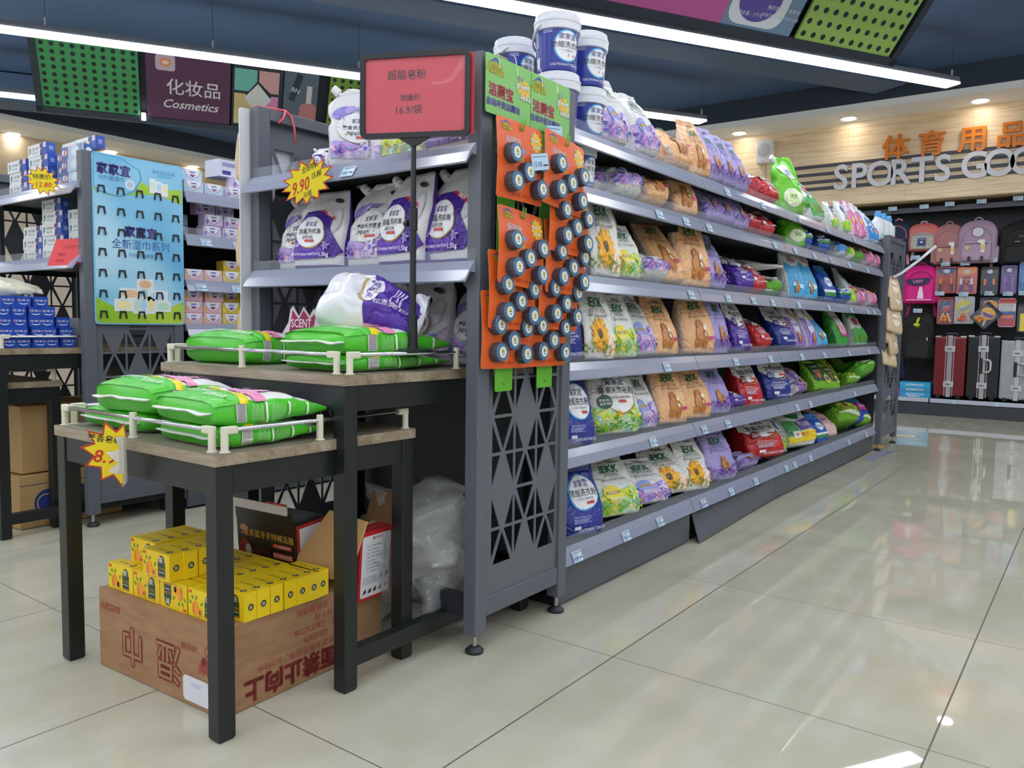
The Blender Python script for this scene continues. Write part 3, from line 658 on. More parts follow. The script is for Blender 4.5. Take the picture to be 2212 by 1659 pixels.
K = {
 'SUN': dict(body='#e4e3dc', gus='#4a3326', art=iekk(.73, .15) + [('t', '倍柔天然皂粉', .0, .62, .075, '#8d8d8d')] + script('Soft soap powder', .55) + [('p', [(.1, .05), (.3, .04), (.38, .3), (.2, .32)], wc('wash_peach', ['#f3d9b0', '#f6e7d3', '#e9b9a0'], 8)), ('f', -.02, .31, .25, 15, '#f0a01e', '#f6bf3a', '#5f4a26')] + leaves(['#6f8a2c', '#9a9a33', '#c2862c'], .03, 6, 3), gart='#c8b9a8'),
 'LEM': dict(body='#e2e4dc', gus='#e4e6e0', art=[low(.40, wash_green)] + iekk(.76, .14) + [('t', '天然皂粉', .0, .66, .075, '#8d8d8d')] + script('Natural soap powder', .57) + [('e', -.12, .36, .14, .12, '#efe04a'), ('p', rect(-.22, .33, .02, .385), '#b99a3c'), ('t', '柠檬香', -.1, .357, .05, '#f3efd6', .01), ('f', .24, .30, .12, 6, '#a8d66a', '#cfe89a', '#e8c63a'), ('l', -.2, .26, .3, 5, .009, '#eef2c8')] + leaves(['#3f9a3a', '#8fbf2f', '#e5d338'], .02, 8, 5)),
 'FLO': dict(body='#e3e2e0', gus='#e6e4ea', art=[low(.38, wash_violet)] + iekk(.76, .14) + [('t', '薰香天然皂粉', .0, .66, .075, '#8d8d8d')] + script('Natural soap powder', .57) + [('e', -.14, .36, .13, .12, '#93a0e0'), ('p', rect(-.22, .33, .0, .38), '#b39a4c'), ('f', .22, .30, .13, 6, '#d9cdf0', '#b9a6e6', '#e8c8e0'), ('l', -.2, .25, .3, 5, .009, '#efe6f6')] + leaves(['#6a4fb0', '#b05fc0', '#5f6fcf'], .02, 7, 8)),
 'PEA': dict(body='#eeb883', gus='#f0cdb2', art=iekk(.74, .15) + [('t', '柔软洗衣皂粉', .0, .625, .07, '#c08f68')] + script('Soft washing powder', .56, '#5c4a3a') + blobs(.0, .27, 1.5, '#b9743a', '#c98a4c') + [('e', .12, .38, .05, .04, '#efe4d6'), ('e', .08, .27, .035, .03, '#e8d3ba'), ('p', rect(.16, .2, .28, .245), '#c23a7a'), ('t', '净含量：1.008千克', .15, .07, .045, '#5c4a5a')], gart='#c94f7a'),
 'LAV': dict(body='#a79bd2', gus='#9c90c8', art=iekk(.74, .15) + [('t', '柔软洗衣皂粉', .0, .625, .07, '#8b80b8')] + script('Soft washing powder', .56, '#55508a') + blobs(.02, .28, 1.05, '#b4733e', '#c58a50') + [('p', rect(.2, .24, .32, .28), '#6a3f95')] + [('f', -.16 + .09 * i, .14 + .04 * (i % 2), .06, 7, '#7d4fb0', '#9a6cc8', '#6a3f95') for i in range(5)] + leaves(['#7d4fb0', '#8a94a8'], .04, 7, 2)),
 'BLU': dict(body='#2f3a92', gus='#2a3484', art=[('e', .0, .60, .31, .26, '#3f9fd6'), ('e', .01, .60, .285, .24, '#ececf0'), ('t', '家家宜', .0, .73, .11, '#23306e', .03), ('t', '浓缩洗衣粉', .0, .60, .115, '#26262c', .02), ('t', '一勺顶四勺 深层洁净', .0, .51, .04, '#55555c'), ('p', rect(.05, .43, .18, .47, .012), '#c8403a'), ('t', 'Safe for Sensitive Skin', -.1, .27, .04, '#cdd2ee', .005), ('l', -.29, .235, .36, 4, .008, '#aab2e0'), ('p', rect(-.28, .1, -.16, .145), '#dfe2f2'), ('t', 'CAUTION/ATTENTION', .1, .085, .058, '#dfe2f2', .012)]),
 'GRN': dict(body='#dfe1d8', gus='#cfd8c0', art=[low(.40, wash_green), ('p', ell(.06, .56, .27, .30, 30), '#a98c4a'), ('p', ell(.05, .575, .265, .285, 30), '#ebebe7'), ('t', '家家宜', .03, .76, .12, '#23306e', .03), ('t', '酵素天然皂粉', .04, .63, .105, '#2a3a3a', .015), ('t', '柔软温和 舒缓亲肤', .07, .52, .045, '#55555c'), ('p', rect(.03, .435, .17, .475, .012), '#c8403a'), ('e', -.20, .46, .11, .105, '#1f4f38'), ('t', '原装进口', -.2, .485, .045, '#eef0ea', .01), ('t', '香氛香料', -.2, .43, .045, '#eef0ea', .01), ('f', .26, .24, .11, 6, '#a8d66a', '#cfe89a', '#e8c63a'), ('f', -.02, .28, .06, 6, '#e5a52e', '#efd83a', '#c8641e'), ('l', -.25, .2, .38, 4, .012, '#e2eab0')] + leaves(['#2f8f34', '#6fbf2f', '#3f9a3a'], .02, 9, 4)),
 'RED': dict(body='#c3262c', gus='#a81f26', art=whitecap(0, '除菌洗衣粉', '#7d2028')), 'NAV': dict(body='#2b3790', gus='#252f7a', art=whitecap(0, '护色洗衣粉', '#30408f')), 'PUR': dict(body='#5330a0', gus='#462a8c', art=whitecap(0, '薰香洗衣粉', '#40267c')),
 'GRE': dict(body='#62b52c', gus='#4f9f26', art=[('e', .08, .6, .2, .2, '#e4ead8'), ('t', '洗衣粉', .08, .6, .1, '#2a6a2f', .02), ('l', -.2, .3, .4, 5, .012, '#d8ecb8')]),
 'GWH': dict(body='#dfe4e0', gus='#d0d8d0', art=[low(.42, M('#3f9a45', .35)), ('p', [(-.38, .98), (-.38, .7), (-.1, .8), (.36, .68), (.36, .98)], '#58a84c'), ('e', -.05, .62, .16, .09, '#d8403c'), ('t', '洗衣粉', .03, .52, .12, '#2c3a7a', .02)] + leaves(['#6fbf2f', '#d8403c'], .05, 6, 9)),
 'SGW': dict(body='#e4e8e4', gus='#d6ddd6', art=[low(.28, wash_leaf), ('e', .0, .68, .2, .15, '#3a5fae'), ('t', '立白', .0, .68, .16, '#e6ecf4', .02), ('t', '洗衣液', .0, .44, .12, '#2c6a4a', .02), ('p', rect(-.22, .34, .22, .37), '#d8403c')]),
 'PIN': dict(body='#dd7fb2', gus='#e4c6d6', art=[('p', [(-.4, .98), (-.4, .66), (.0, .74), (.4, .62), (.4, .98)], '#ece4ea'), ('t', '洗衣粉', .0, .8, .12, '#c03a86', .02), ('e', -.12, .42, .12, .1, '#f2d84a'), ('e', .14, .34, .1, .09, '#e8582e'), ('e', .0, .2, .14, .1, '#f0b8d4')]),
 'SBL': dict(body='#d5e2ee', gus='#c6d6e6', art=[low(.4, M('#2f86cf', .35)), ('e', .02, .62, .2, .14, '#3a9be0'), ('t', '洗衣液', .02, .62, .1, '#eef4fa', .02), ('e', .16, .3, .1, .08, '#e8602e'), ('e', -.12, .26, .1, .08, '#eaf2f8')]),
 'WBL': dict(body='#dfe4ea', gus='#d0d8e0', art=[low(.3, M('#3a66c0', .35)), ('t', '洗衣粉', .0, .6, .15, '#7a2f3a', .02)]),
 'NBL': dict(body='#2457b8', gus='#1f4da6', art=[('p', [(-.38, .98), (-.38, .82), (.38, .72), (.38, .98)], '#3f8ad6'), ('e', .0, .5, .18, .14, '#e6ecf4'), ('t', '洗衣粉', .0, .5, .1, '#2457b8', .02), ('p', rect(-.38, .14, .38, .27), '#dfe8ea'), ('p', rect(-.38, .1, .38, .2), '#3a8a4a')]),
 'SKY': dict(body='#49a9dd', gus='#dfe4e4', art=[('p', [(-.4, .98), (-.4, .72), (-.1, .62), (.2, .66), (.4, .78), (.4, .98)], '#e8e9e6'), ('t', '家家宜', .0, .84, .08, '#b0343c', .02), ('t', '洗衣皂粉', .0, .75, .09, '#b0343c', .02), ('p', [(-.28, .22), (.2, .16), (.25, .24), (-.2, .30)], '#bfe2f2')] + blobs(-.08, .2, .9, '#b4733e', '#c99a68')),
 'ORA': dict(body='#dd6a30', gus='#c85a2a', art=[('e', .0, .5, .25, .2, '#efc94a'), ('e', .1, .6, .1, .1, '#3f4a9a')]),
 'VIO': dict(body='#9a78c4', gus='#d8d2dc', art=[('p', [(-.4, .98), (-.4, .66), (-.2, .58), (.2, .58), (.4, .66), (.4, .98)], '#e2dfe2'), ('e', .0, .42, .2, .19, '#d9cfe8'), ('t', '洗衣皂粉', .0, .46, .09, '#6a4fa0', .02), ('t', '家家宜', .0, .76, .12, '#8a2f4a', .03), ('e', .22, .62, .07, .08, '#e0b83a')] + blobs(.0, .18, .8, '#b4733e', '#c99a68')),
 'GPK': dict(body='#3f9c3c', gus='#37893a', art=[('p', [(-.3, .98), (-.1, .5), (.38, .46), (.38, .98)], '#e0e4dc'), ('t', '洗衣粉', .12, .72, .12, '#2a3f80', .02), ('p', [(-.08, .5), (.36, .46), (.32, .26), (-.06, .24)], '#e6a2b4'), ('p', rect(-.06, .2, .3, .26), '#c23a86'), ('l', -.34, .6, .2, 6, .016, '#8fd06a')]),
 'AVO': dict(body='#78b62a', gus='#6aa626', art=[('p', [(-.3, .86), (.3, .86), (.3, .2), (-.3, .26)], '#234a35'), ('t', '天然皂粉', .0, .74, .11, '#dfe8c8', .02), ('l', -.22, .6, .4, 4, .012, '#e8a06a'), ('e', -.1, .42, .08, .09, '#e6703a'), ('e', .2, .3, .12, .15, '#c9d86a'), ('e', .2, .29, .07, .08, '#6a3f22')]),
 'OMO': dict(body='#e2e4df', gus='#d3d8d0', art=[('p', [(-.36, .95), (-.1, .93), (.2, .86), (.14, .62), (-.16, .66), (-.36, .8)], '#2f7d3f'), ('t', '天然酵素', -.08, .8, .11, '#dfeadf', .02), ('p', [(-.38, .62), (-.12, .58), (-.06, .3), (-.38, .22)], '#3c8a48'), ('p', [(-.08, .56), (.38, .66), (.38, .38), (-.02, .34)], '#5a3d8f'), ('t', '洗衣粉', .16, .5, .12, '#e6e0f0', .02), ('p', [(-.38, .06), (.38, .1), (.38, .32), (.06, .33), (-.38, .2)], '#efd62a'), ('t', '售价17.9', .14, .24, .12, '#c8322a', .03), ('p', rect(-.3, .17, -.1, .33, .02), '#e6ece2'), ('t', '28.9', -.2, .25, .08, '#c8322a', .02)]),
 'PNK': dict(body='#e2bfbb', gus='#d8b2ae', art=[('t', '洗衣皂粉', -.05, .7, .1, '#7a4a4a'), ('f', .08, .3, .12, 6, '#cf8f9a', '#e8ced0', '#b06a6a'), ('l', -.25, .5, .4, 4, .012, '#b08a88')]),
 'BPK': dict(body='#2e46ae', gus='#2840a0', art=[('p', [(-.4, .98), (-.4, .62), (.4, .5), (.4, .98)], '#4fa6dc'), ('p', [(-.4, .6), (-.06, .55), (-.06, .3), (-.4, .36)], '#cf3f92'), ('p', [(.02, .54), (.4, .48), (.4, .24), (.02, .29)], '#cf3f92'), ('t', '洗衣粉', .1, .78, .14, '#e8eef6', .03), ('l', .06, .45, .3, 3, .014, '#f0d0e4')]),
}
K['AVO2'] = dict(K['AVO'], art=[('e', .02, .52, .3, .36, '#a9cc36'), ('e', .02, .54, .2, .26, '#d3d95a'), ('e', .03, .5, .11, .14, '#6a3f22'), ('p', [(-.36, .2), (.3, .06), (.34, .12), (-.34, .28)], '#dfeecb'), ('t', '皂粉', -.1, .84, .12, '#2f6a24', .02)])
_B = {}
def bag_mesh(kind, var, slump):
    k = (kind, var, slump)
    if k in _B: return _B[k]
    s = K[kind]; seed = (sum(map(ord, kind)) % 17) + var * 5.3
    body = MP(s['body'], .34); gus = MP(s['gus'], .36)
    mb = MB(); bag_skin(mb, seed, slump, body, gus, back=body)
    art(mb, s['art'], on_bag(seed, slump))
    # side panel print on the gusset facing the camera
    gc = s.get('gart')
    def gf(x, y, d=0.):   # x -1..1 across the gusset, on its -x side
        a = -sqrt(max(0, 1 - (x * .55) ** 2)) if 0 else -(1 - .045 * abs(x) ** 1.5); sd = 1 if x > 0 else -1
        return bag_point(a, y, sd, seed, slump) + V((-.009 - d, 0, 0))
    if gc:
        for j in range(5):
            for i in (-1, 1): mb.flat(rect(min(i * .15, i * .75), .10 + j * .12, max(i * .15, i * .75), .19 + j * .12), M('#e9e4de' if gc != '#c8b9a8' else '#6a5040', .4), gf, .2)
    me = mb.obj('bag', weld=False); d = me.data; bpy.data.objects.remove(me)
    d.polygons.foreach_set('use_smooth', [True] * len(d.polygons))
    # top seal: flat crimped strip
    sb = MB(); bag_skin(sb, seed, slump, body, None, .895, 1.0, nb=8, D=.16)
    for i in range(5):
        y = .915 + i * .017; sb.flat(rect(-.33, y, .33, y + .005), M('#ffffff', .3, alpha=.25), on_bag(seed, slump), .06)
    so = sb.obj('seal'); sd = so.data; bpy.data.objects.remove(so); sd.polygons.foreach_set('use_smooth', [True] * len(sd.polygons))
    _B[k] = (d, sd); return _B[k]
CATB = {'SGW': 'sachet', 'PIN': 'sachet', 'SBL': 'sachet'}
def place_bag(i, kind, x, y, z, w, h, yaw, lean, label):
    slump = 1. if lean >= 40 else 0.
    if kind == 'AVO' and ('label' not in label and 'twin' not in label): kind = 'AVO2'
    yaw = yaw * .85; y = min(y, 6.52 - .52 * w)
    bm, sm = bag_mesh(kind, i % 2, slump)
    o = link('detergent_bag', bm); tag(o, label, 'bag', 'bags of detergent on the aisle shelves')
    big = kind not in CATB
    if lean < 40: w, h = w * (1.12 if big else 1.05), h * (1.09 if z < 1.3 else 1.03)
    else: w, h = w * 1.08, h * 1.05
    dd = max(.46 * w, .08) if lean < 40 else max(.52 * w, .09)
    a = radians(yaw); n = V((cos(a), -sin(a), 0)); u = V((sin(a), cos(a), 0)); l = radians(lean)
    up = V((0, 0, 1)) * cos(l) - n * sin(l); nn = u.cross(up)
    r = random.Random(i); tw = (r.random() - .5) * (.12 if lean < 40 else .3)
    m = Matrix((u, -nn, up)).transposed().to_4x4() @ Matrix.Rotation(tw * .3, 4, 'Z')
    lift = dd / 2 * sin(l) * .8
    o.matrix_world = Matrix.Translation(V((x, y, z + .002 + lift))) @ m @ Matrix.Diagonal((w / .8, dd / .32, h, 1))
    s = link('top_seal', sm, o)
    return o
BAGS = [
    ('FLO', -1.439, 2.501, 1.56, 0.115, 0.241, 14, 14, 'white and purple floral bag standing nearest the buckets on the top shelf'),
    ('FLO', -1.439, 2.749, 1.56, 0.116, 0.258, 14, 22, 'white and purple floral bag leaning against its twin on the top shelf'),
    ('PEA', -1.501, 2.916, 1.56, 0.135, 0.235, 10, 40, 'peach bag slumped behind the lying one on the top shelf'),
    ('PEA', -1.441, 3.059, 1.56, 0.135, 0.235, 10, 40, 'peach bag lying on its back on the top shelf beside the purple floral bags'),
    ('PEA', -1.445, 3.231, 1.56, 0.123, 0.246, 18, 14, 'peach bag standing upright on the top shelf beside the lavender bags'),
    ('LAV', -1.44, 3.391, 1.56, 0.125, 0.247, 12, 14, 'lavender bag on the top shelf touching the peach bag'),
    ('LAV', -1.437, 3.527, 1.56, 0.115, 0.241, 12, 14, 'lavender bag in the middle of the three on the top shelf'),
    ('LAV', -1.437, 3.68, 1.56, 0.115, 0.249, 12, 16, 'lavender bag on the top shelf beside the lying red bags'),
    ('RED', -1.541, 4.14, 1.56, 0.135, 0.234, 10, 40, 'red bag lying behind another red bag on the top shelf'),
    ('RED', -1.441, 4.133, 1.56, 0.135, 0.205, 10, 40, 'red bag lying on its back in front on the top shelf'),
    ('GRE', -1.609, 4.609, 1.56, 0.135, 0.235, 0, 40, 'bright green bag slumped behind the red bags on the top shelf'),
    ('GWH', -1.429, 4.625, 1.56, 0.135, 0.105, 0, 40, 'small green bag lying beside the green spout pouch on the top shelf'),
    ('GWH', -1.437, 4.963, 1.56, 0.115, 0.325, 12, 32, 'green and white bag leaning back on the top shelf'),
    ('SGW', -1.457, 5.363, 1.56, 0.075, 0.182, 14, 14, 'white and green sachet standing behind a brighter one on the top shelf'),
    ('SGW', -1.434, 5.565, 1.56, 0.099, 0.21, 14, 14, 'white sachet with a blue oval and green foot on the top shelf'),
    ('PIN', -1.457, 5.895, 1.56, 0.075, 0.261, 14, 16, 'pink and white sachet behind another pink one on the top shelf'),
    ('PIN', -1.428, 5.989, 1.56, 0.077, 0.262, 14, 18, 'pink and white sachet with a loop top on the top shelf'),
    ('SBL', -1.457, 6.274, 1.56, 0.075, 0.275, 14, 18, 'light blue sachet next to the pink ones on the top shelf'),
    ('SBL', -1.427, 6.224, 1.56, 0.075, 0.237, 14, 18, 'light blue and white sachet in the middle of its row on the top shelf'),
    ('SBL', -1.427, 6.37, 1.56, 0.075, 0.234, 14, 20, 'light blue sachet nearest the far end of the top shelf'),
    ('FLO', -1.509, 2.543, 1.385, 0.135, 0.13, 0, 40, 'purple floral bag lying flat behind another on the second shelf'),
    ('FLO', -1.441, 2.615, 1.385, 0.146, 0.149, 8, 40, 'purple floral bag lying on its back on the second shelf beside the white bucket'),
    ('PEA', -1.438, 2.837, 1.385, 0.134, 0.15, 8, 40, 'peach bag lying crumpled on the second shelf'),
    ('PEA', -1.454, 3.128, 1.385, 0.129, 0.224, 26, 20, 'peach bag standing with its side panel showing on the second shelf'),
    ('LAV', -1.439, 3.394, 1.385, 0.115, 0.197, 14, 30, 'lavender bag on the second shelf beside the standing peach bag'),
    ('LAV', -1.437, 3.542, 1.385, 0.115, 0.195, 12, 28, 'lavender bag in the middle of the three on the second shelf'),
    ('LAV', -1.437, 3.705, 1.385, 0.115, 0.196, 12, 22, 'lavender bag on the second shelf beside the red bags'),
    ('RED', -1.438, 3.849, 1.385, 0.135, 0.109, 8, 40, 'red bag lying low on the second shelf beside the lavender bags'),
    ('RED', -1.445, 4.091, 1.385, 0.135, 0.201, 14, 40, 'red bag with twisted neck slumped on the second shelf'),
    ('WBL', -1.521, 5.018, 1.385, 0.135, 0.235, 10, 40, 'white and blue bag lying behind blue bags on the second shelf'),
    ('NBL', -1.438, 4.741, 1.385, 0.135, 0.141, 8, 40, 'bright blue bag lying beside the green pouch on the second shelf'),
    ('NBL', -1.438, 5.108, 1.385, 0.135, 0.165, 8, 40, 'bright blue bag lying with its printed face up on the second shelf'),
    ('SBL', -1.43, 5.467, 1.385, 0.095, 0.146, 10, 40, 'light blue sachet lying beside the blue bags on the second shelf'),
    ('SGW', -1.43, 5.704, 1.385, 0.095, 0.141, 10, 40, 'white and green sachet lying on the second shelf'),
    ('GRE', -1.441, 5.949, 1.385, 0.135, 0.1, 10, 40, 'small bright green bag lying on the second shelf'),
    ('PIN', -1.51, 6.39, 1.385, 0.095, 0.235, 10, 40, 'pink sachet slumped behind others on the second shelf'),
    ('PIN', -1.43, 6.263, 1.385, 0.095, 0.217, 10, 40, 'pink sachet lying in the middle of its row on the second shelf'),
    ('PIN', -1.43, 6.547, 1.385, 0.095, 0.203, 10, 40, 'pink sachet at the far end of the second shelf'),
    ('NAV', -1.494, 2.298, 1.095, 0.125, 0.212, 16, 8, 'navy bag half hidden behind the blister cards on the third shelf'),
    ('SUN', -1.45, 2.467, 1.095, 0.128, 0.293, 22, 8, 'white bag with an orange daisy standing on the third shelf'),
    ('LEM', -1.532, 2.686, 1.095, 0.125, 0.256, 14, 10, 'green-topped bag behind the lemon bag on the third shelf'),
    ('LEM', -1.444, 2.622, 1.095, 0.125, 0.191, 16, 12, 'white and lemon-green bag beside the daisy bag on the third shelf'),
    ('FLO', -1.443, 2.853, 1.095, 0.145, 0.138, 10, 40, 'purple floral bag lying on the third shelf'),
    ('PEA', -1.456, 3.025, 1.095, 0.145, 0.298, 22, 32, 'peach bag leaning back with its flap up on the third shelf'),
    ('PEA', -1.568, 3.284, 1.095, 0.125, 0.263, 0, 30, 'peach bag in the shadow behind the two front ones on the third shelf'),
    ('PEA', -1.465, 3.261, 1.095, 0.175, 0.296, 20, 10, 'peach bag standing tall with an upright flap on the third shelf'),
    ('LAV', -1.448, 3.443, 1.095, 0.154, 0.235, 12, 14, 'lavender bag leaning against the peach bag on the third shelf'),
    ('PUR', -1.443, 3.826, 1.095, 0.145, 0.226, 10, 40, 'violet bag lying behind a red bag on the third shelf'),
    ('RED', -1.448, 4.008, 1.095, 0.145, 0.227, 14, 40, 'red and white bag sliding down on the third shelf'),
    ('GRE', -1.443, 4.223, 1.095, 0.145, 0.107, 10, 40, 'bright green bag lying in front of the white packs on the third shelf'),
    ('SKY', -1.454, 4.639, 1.095, 0.159, 0.265, 16, 12, 'sky blue bag with a white top, the nearer of two on the third shelf'),
    ('SKY', -1.442, 4.879, 1.095, 0.125, 0.282, 14, 14, 'sky blue bag with a white top, the farther of two on the third shelf'),
    ('NBL', -1.444, 5.279, 1.095, 0.139, 0.219, 12, 16, 'royal blue bag with a white cap emblem on the third shelf'),
    ('NBL', -1.443, 5.67, 1.095, 0.145, 0.142, 10, 40, 'royal blue bag lying in front of the green and white one on the third shelf'),
    ('SGW', -1.449, 5.887, 1.095, 0.085, 0.264, 12, 26, 'white and green bag leaning back on the third shelf'),
    ('PIN', -1.433, 6.067, 1.095, 0.105, 0.193, 10, 40, 'pink bag slumped beside the green and white one on the third shelf'),
    ('PIN', -1.433, 6.423, 1.095, 0.105, 0.187, 10, 40, 'pink bag at the far end of the third shelf'),
    ('ORA', -1.547, 6.896, 1.095, 0.085, 0.227, 10, 30, 'orange and yellow bag behind the pink ones on the third shelf'),
    ('NAV', -1.494, 2.298, 0.805, 0.125, 0.238, 16, 8, 'navy bag half hidden behind the blister cards on the fourth shelf'),
    ('SUN', -1.451, 2.44, 0.805, 0.13, 0.252, 22, 8, 'white bag with an orange daisy standing on the fourth shelf'),
    ('LEM', -1.444, 2.609, 0.805, 0.125, 0.221, 16, 12, 'white and lemon-green bag beside the daisy bag on the fourth shelf'),
    ('FLO', -1.46, 2.804, 0.805, 0.125, 0.235, 12, 20, 'white and purple floral bag leaning on the fourth shelf'),
    ('PEA', -1.558, 3.07, 0.805, 0.125, 0.26, 0, 14, 'peach bag in the shadow at the back of the fourth shelf'),
    ('PEA', -1.45, 2.967, 0.805, 0.144, 0.227, 16, 16, 'peach bag on the fourth shelf beside the floral bag'),
    ('PEA', -1.466, 3.324, 0.805, 0.173, 0.263, 22, 10, 'peach bag with its white side panel showing on the fourth shelf'),
    ('LAV', -1.44, 3.497, 0.805, 0.125, 0.257, 12, 8, 'lavender bag standing behind the peach bag on the fourth shelf'),
    ('PUR', -1.442, 3.792, 0.805, 0.125, 0.248, 14, 18, 'violet and white bag standing on the fourth shelf'),
    ('RED', -1.439, 4.101, 0.805, 0.145, 0.221, 6, 40, 'red bag lying on the fourth shelf beside the violet bag'),
    ('NAV', -1.455, 4.512, 0.805, 0.179, 0.237, 12, 28, 'navy and white bag leaning on the fourth shelf'),
    ('VIO', -1.465, 4.752, 0.805, 0.144, 0.266, 12, 20, 'lilac and white bag touching the navy bag on the fourth shelf'),
    ('VIO', -1.44, 4.942, 0.805, 0.125, 0.268, 12, 18, 'lilac and white bag, the farther of two on the fourth shelf'),
    ('SKY', -1.438, 5.166, 0.805, 0.125, 0.248, 10, 30, 'sky blue bag slumped on the fourth shelf'),
    ('GPK', -1.448, 5.645, 0.805, 0.154, 0.258, 12, 20, 'green bag with a pink patch on the fourth shelf'),
    ('GWH', -1.452, 6.174, 0.805, 0.167, 0.255, 12, 20, 'white and green bag at the far end of the fourth shelf'),
    ('BLU', -1.446, 2.305, 0.518, 0.125, 0.224, 18, 6, 'dark blue bag beside the end panel on the fifth shelf'),
    ('GRN', -1.478, 2.614, 0.518, 0.206, 0.233, 22, 10, 'large white and green soap powder bag on the fifth shelf'),
    ('FLO', -1.462, 2.826, 0.518, 0.125, 0.215, 14, 14, 'white and purple floral bag behind the large green one on the fifth shelf'),
    ('PEA', -1.459, 3.065, 0.518, 0.167, 0.233, 18, 12, 'peach bag on the fifth shelf next to the floral bag'),
    ('PEA', -1.46, 3.315, 0.518, 0.168, 0.223, 18, 12, 'peach bag on the fifth shelf next to the lavender bag'),
    ('LAV', -1.457, 3.545, 0.518, 0.166, 0.227, 16, 14, 'lavender bag with a split top on the fifth shelf'),
    ('PUR', -1.437, 3.737, 0.518, 0.13, 0.1, 8, 40, 'violet bag lying on the fifth shelf between the lavender and red bags'),
    ('RED', -1.46, 3.997, 0.518, 0.176, 0.237, 16, 18, 'red and white bag standing on the fifth shelf'),
    ('NAV', -1.47, 4.428, 0.518, 0.208, 0.24, 16, 16, 'navy and white bag standing beside the red bag on the fifth shelf'),
    ('VIO', -1.491, 4.933, 0.518, 0.145, 0.235, 0, 40, 'purple and green pack lying on top of its pile on the fifth shelf'),
    ('VIO', -1.457, 4.824, 0.518, 0.179, 0.1, 0, 40, 'purple and green pack lying at the bottom of its pile on the fifth shelf'),
    ('AVO', -1.462, 5.267, 0.518, 0.185, 0.194, 16, 26, 'green avocado bag with a dark label on the fifth shelf'),
    ('AVO', -1.442, 5.485, 0.518, 0.125, 0.168, 14, 26, 'green avocado bag beside its twin on the fifth shelf'),
    ('AVO', -1.576, 6.031, 0.518, 0.125, 0.243, 8, 34, 'green avocado bag at the back of the fifth shelf'),
    ('AVO', -1.536, 6.304, 0.518, 0.125, 0.22, 8, 34, 'green avocado bag behind the lying one on the fifth shelf'),
    ('AVO', -1.449, 5.983, 0.518, 0.176, 0.1, 8, 40, 'green avocado bag lying in front on the fifth shelf'),
    ('GRE', -1.47, 6.584, 0.518, 0.362, 0.156, 0, 40, 'green bag lying at the far end of the fifth shelf'),
    ('BLU', -1.456, 2.374, 0.19, 0.158, 0.225, 18, 8, 'dark blue bag beside the end panel on the bottom shelf'),
    ('LEM', -1.473, 2.649, 0.19, 0.2, 0.216, 20, 20, 'lemon-green floral bag leaning on the bottom shelf'),
    ('FLO', -1.473, 2.896, 0.19, 0.209, 0.177, 18, 22, 'white and purple floral bag leaning on the bottom shelf'),
    ('SUN', -1.497, 3.105, 0.19, 0.222, 0.204, 18, 20, 'white bag with an orange daisy on the bottom shelf beside the floral bag'),
    ('SUN', -1.462, 3.32, 0.19, 0.184, 0.23, 16, 14, 'white bag with an orange daisy on the bottom shelf beside the lavender bag'),
    ('LAV', -1.469, 3.63, 0.19, 0.198, 0.229, 18, 12, 'lavender bag standing on the bottom shelf'),
    ('LAV', -1.444, 3.956, 0.19, 0.159, 0.1, 8, 40, 'lavender bag lying beside the red bag on the bottom shelf'),
    ('RED', -1.576, 4.277, 0.19, 0.166, 0.176, 8, 20, 'red bag in the shadow behind the front red one on the bottom shelf'),
    ('RED', -1.502, 4.313, 0.19, 0.297, 0.224, 18, 20, 'red and white bag standing in front on the bottom shelf'),
    ('SGW', -1.531, 4.73, 0.19, 0.1, 0.209, 10, 20, 'green and white bag behind the price-marked one on the bottom shelf'),
    ('OMO', -1.49, 4.921, 0.19, 0.261, 0.239, 18, 20, 'white and green bag with a yellow price band on the bottom shelf'),
    ('NBL', -1.443, 5.269, 0.19, 0.136, 0.18, 12, 26, 'small blue bag beside the price-marked one on the bottom shelf'),
    ('PNK', -1.446, 5.497, 0.19, 0.145, 0.235, 12, 40, 'pale pink bag leaning back on the bottom shelf'),
    ('AVO', -1.497, 6.042, 0.19, 0.312, 0.234, 14, 40, 'green avocado bag leaning in front on the bottom shelf'),
    ('AVO', -1.594, 6.665, 0.19, 0.197, 0.225, 8, 30, 'green avocado bag upright behind the others on the bottom shelf'),
    ('AVO', -1.446, 6.452, 0.19, 0.145, 0.173, 12, 40, 'green avocado bag beside the blue one on the bottom shelf'),
    ('BPK', -1.476, 6.916, 0.19, 0.239, 0.258, 14, 34, 'blue and pink bag at the far end of the bottom shelf'),]
for i, row in enumerate(BAGS): place_bag(i, *row)
# ================================================================ spout pouches in the end unit
def pouch_point(a, b, side, seed, slump, W=.4, D=.15, wr=1.):
    p = bag_point(a, b, side, seed, slump, W, D, wr)
    if b < .5: xl, xr = -W, W
    elif b < .66: k = (b - .5) / .16; xl = -W * (1 - .1 * sin(pi * k)); xr = W
    else:
        k = (b - .66) / .34; xl = -W * (1 - .62 * max(0, (k - .35) / .65) ** 1.2); xr = W * (1 - .16 * k * k)
    base = V((0, 0, 0)); w0 = bag_point(1, b, 1, seed, slump, W, D, 0).x
    p.x = p.x - W * a * (w0 / W) + (xl + (xr - xl) * (a + 1) / 2)
    # pressed handle grip: a hollow at the upper right
    g = exp(-(((p.x - .22) / .11) ** 2 + ((b - .62) / .2) ** 2)); p.y += side * .035 * g
    return p
def pouch_fn(seed, slump, side=1):
    def fn(x, y, d=0.):
        e = .012
        def q(a, b): return pouch_point(max(-.985, min(.985, a)), max(0, min(1, b)), side, seed, slump)
        lo, hi = q(-.985, y).x, q(.985, y).x
        a = max(-.97, min(.97, 2 * (x - lo) / (hi - lo) - 1))
        n = (q(a + e, y) - q(a - e, y)).cross(q(a, y + e) - q(a, y - e)) * side
        return q(a, y) + n.normalized() * (.0075 + d)
    return fn
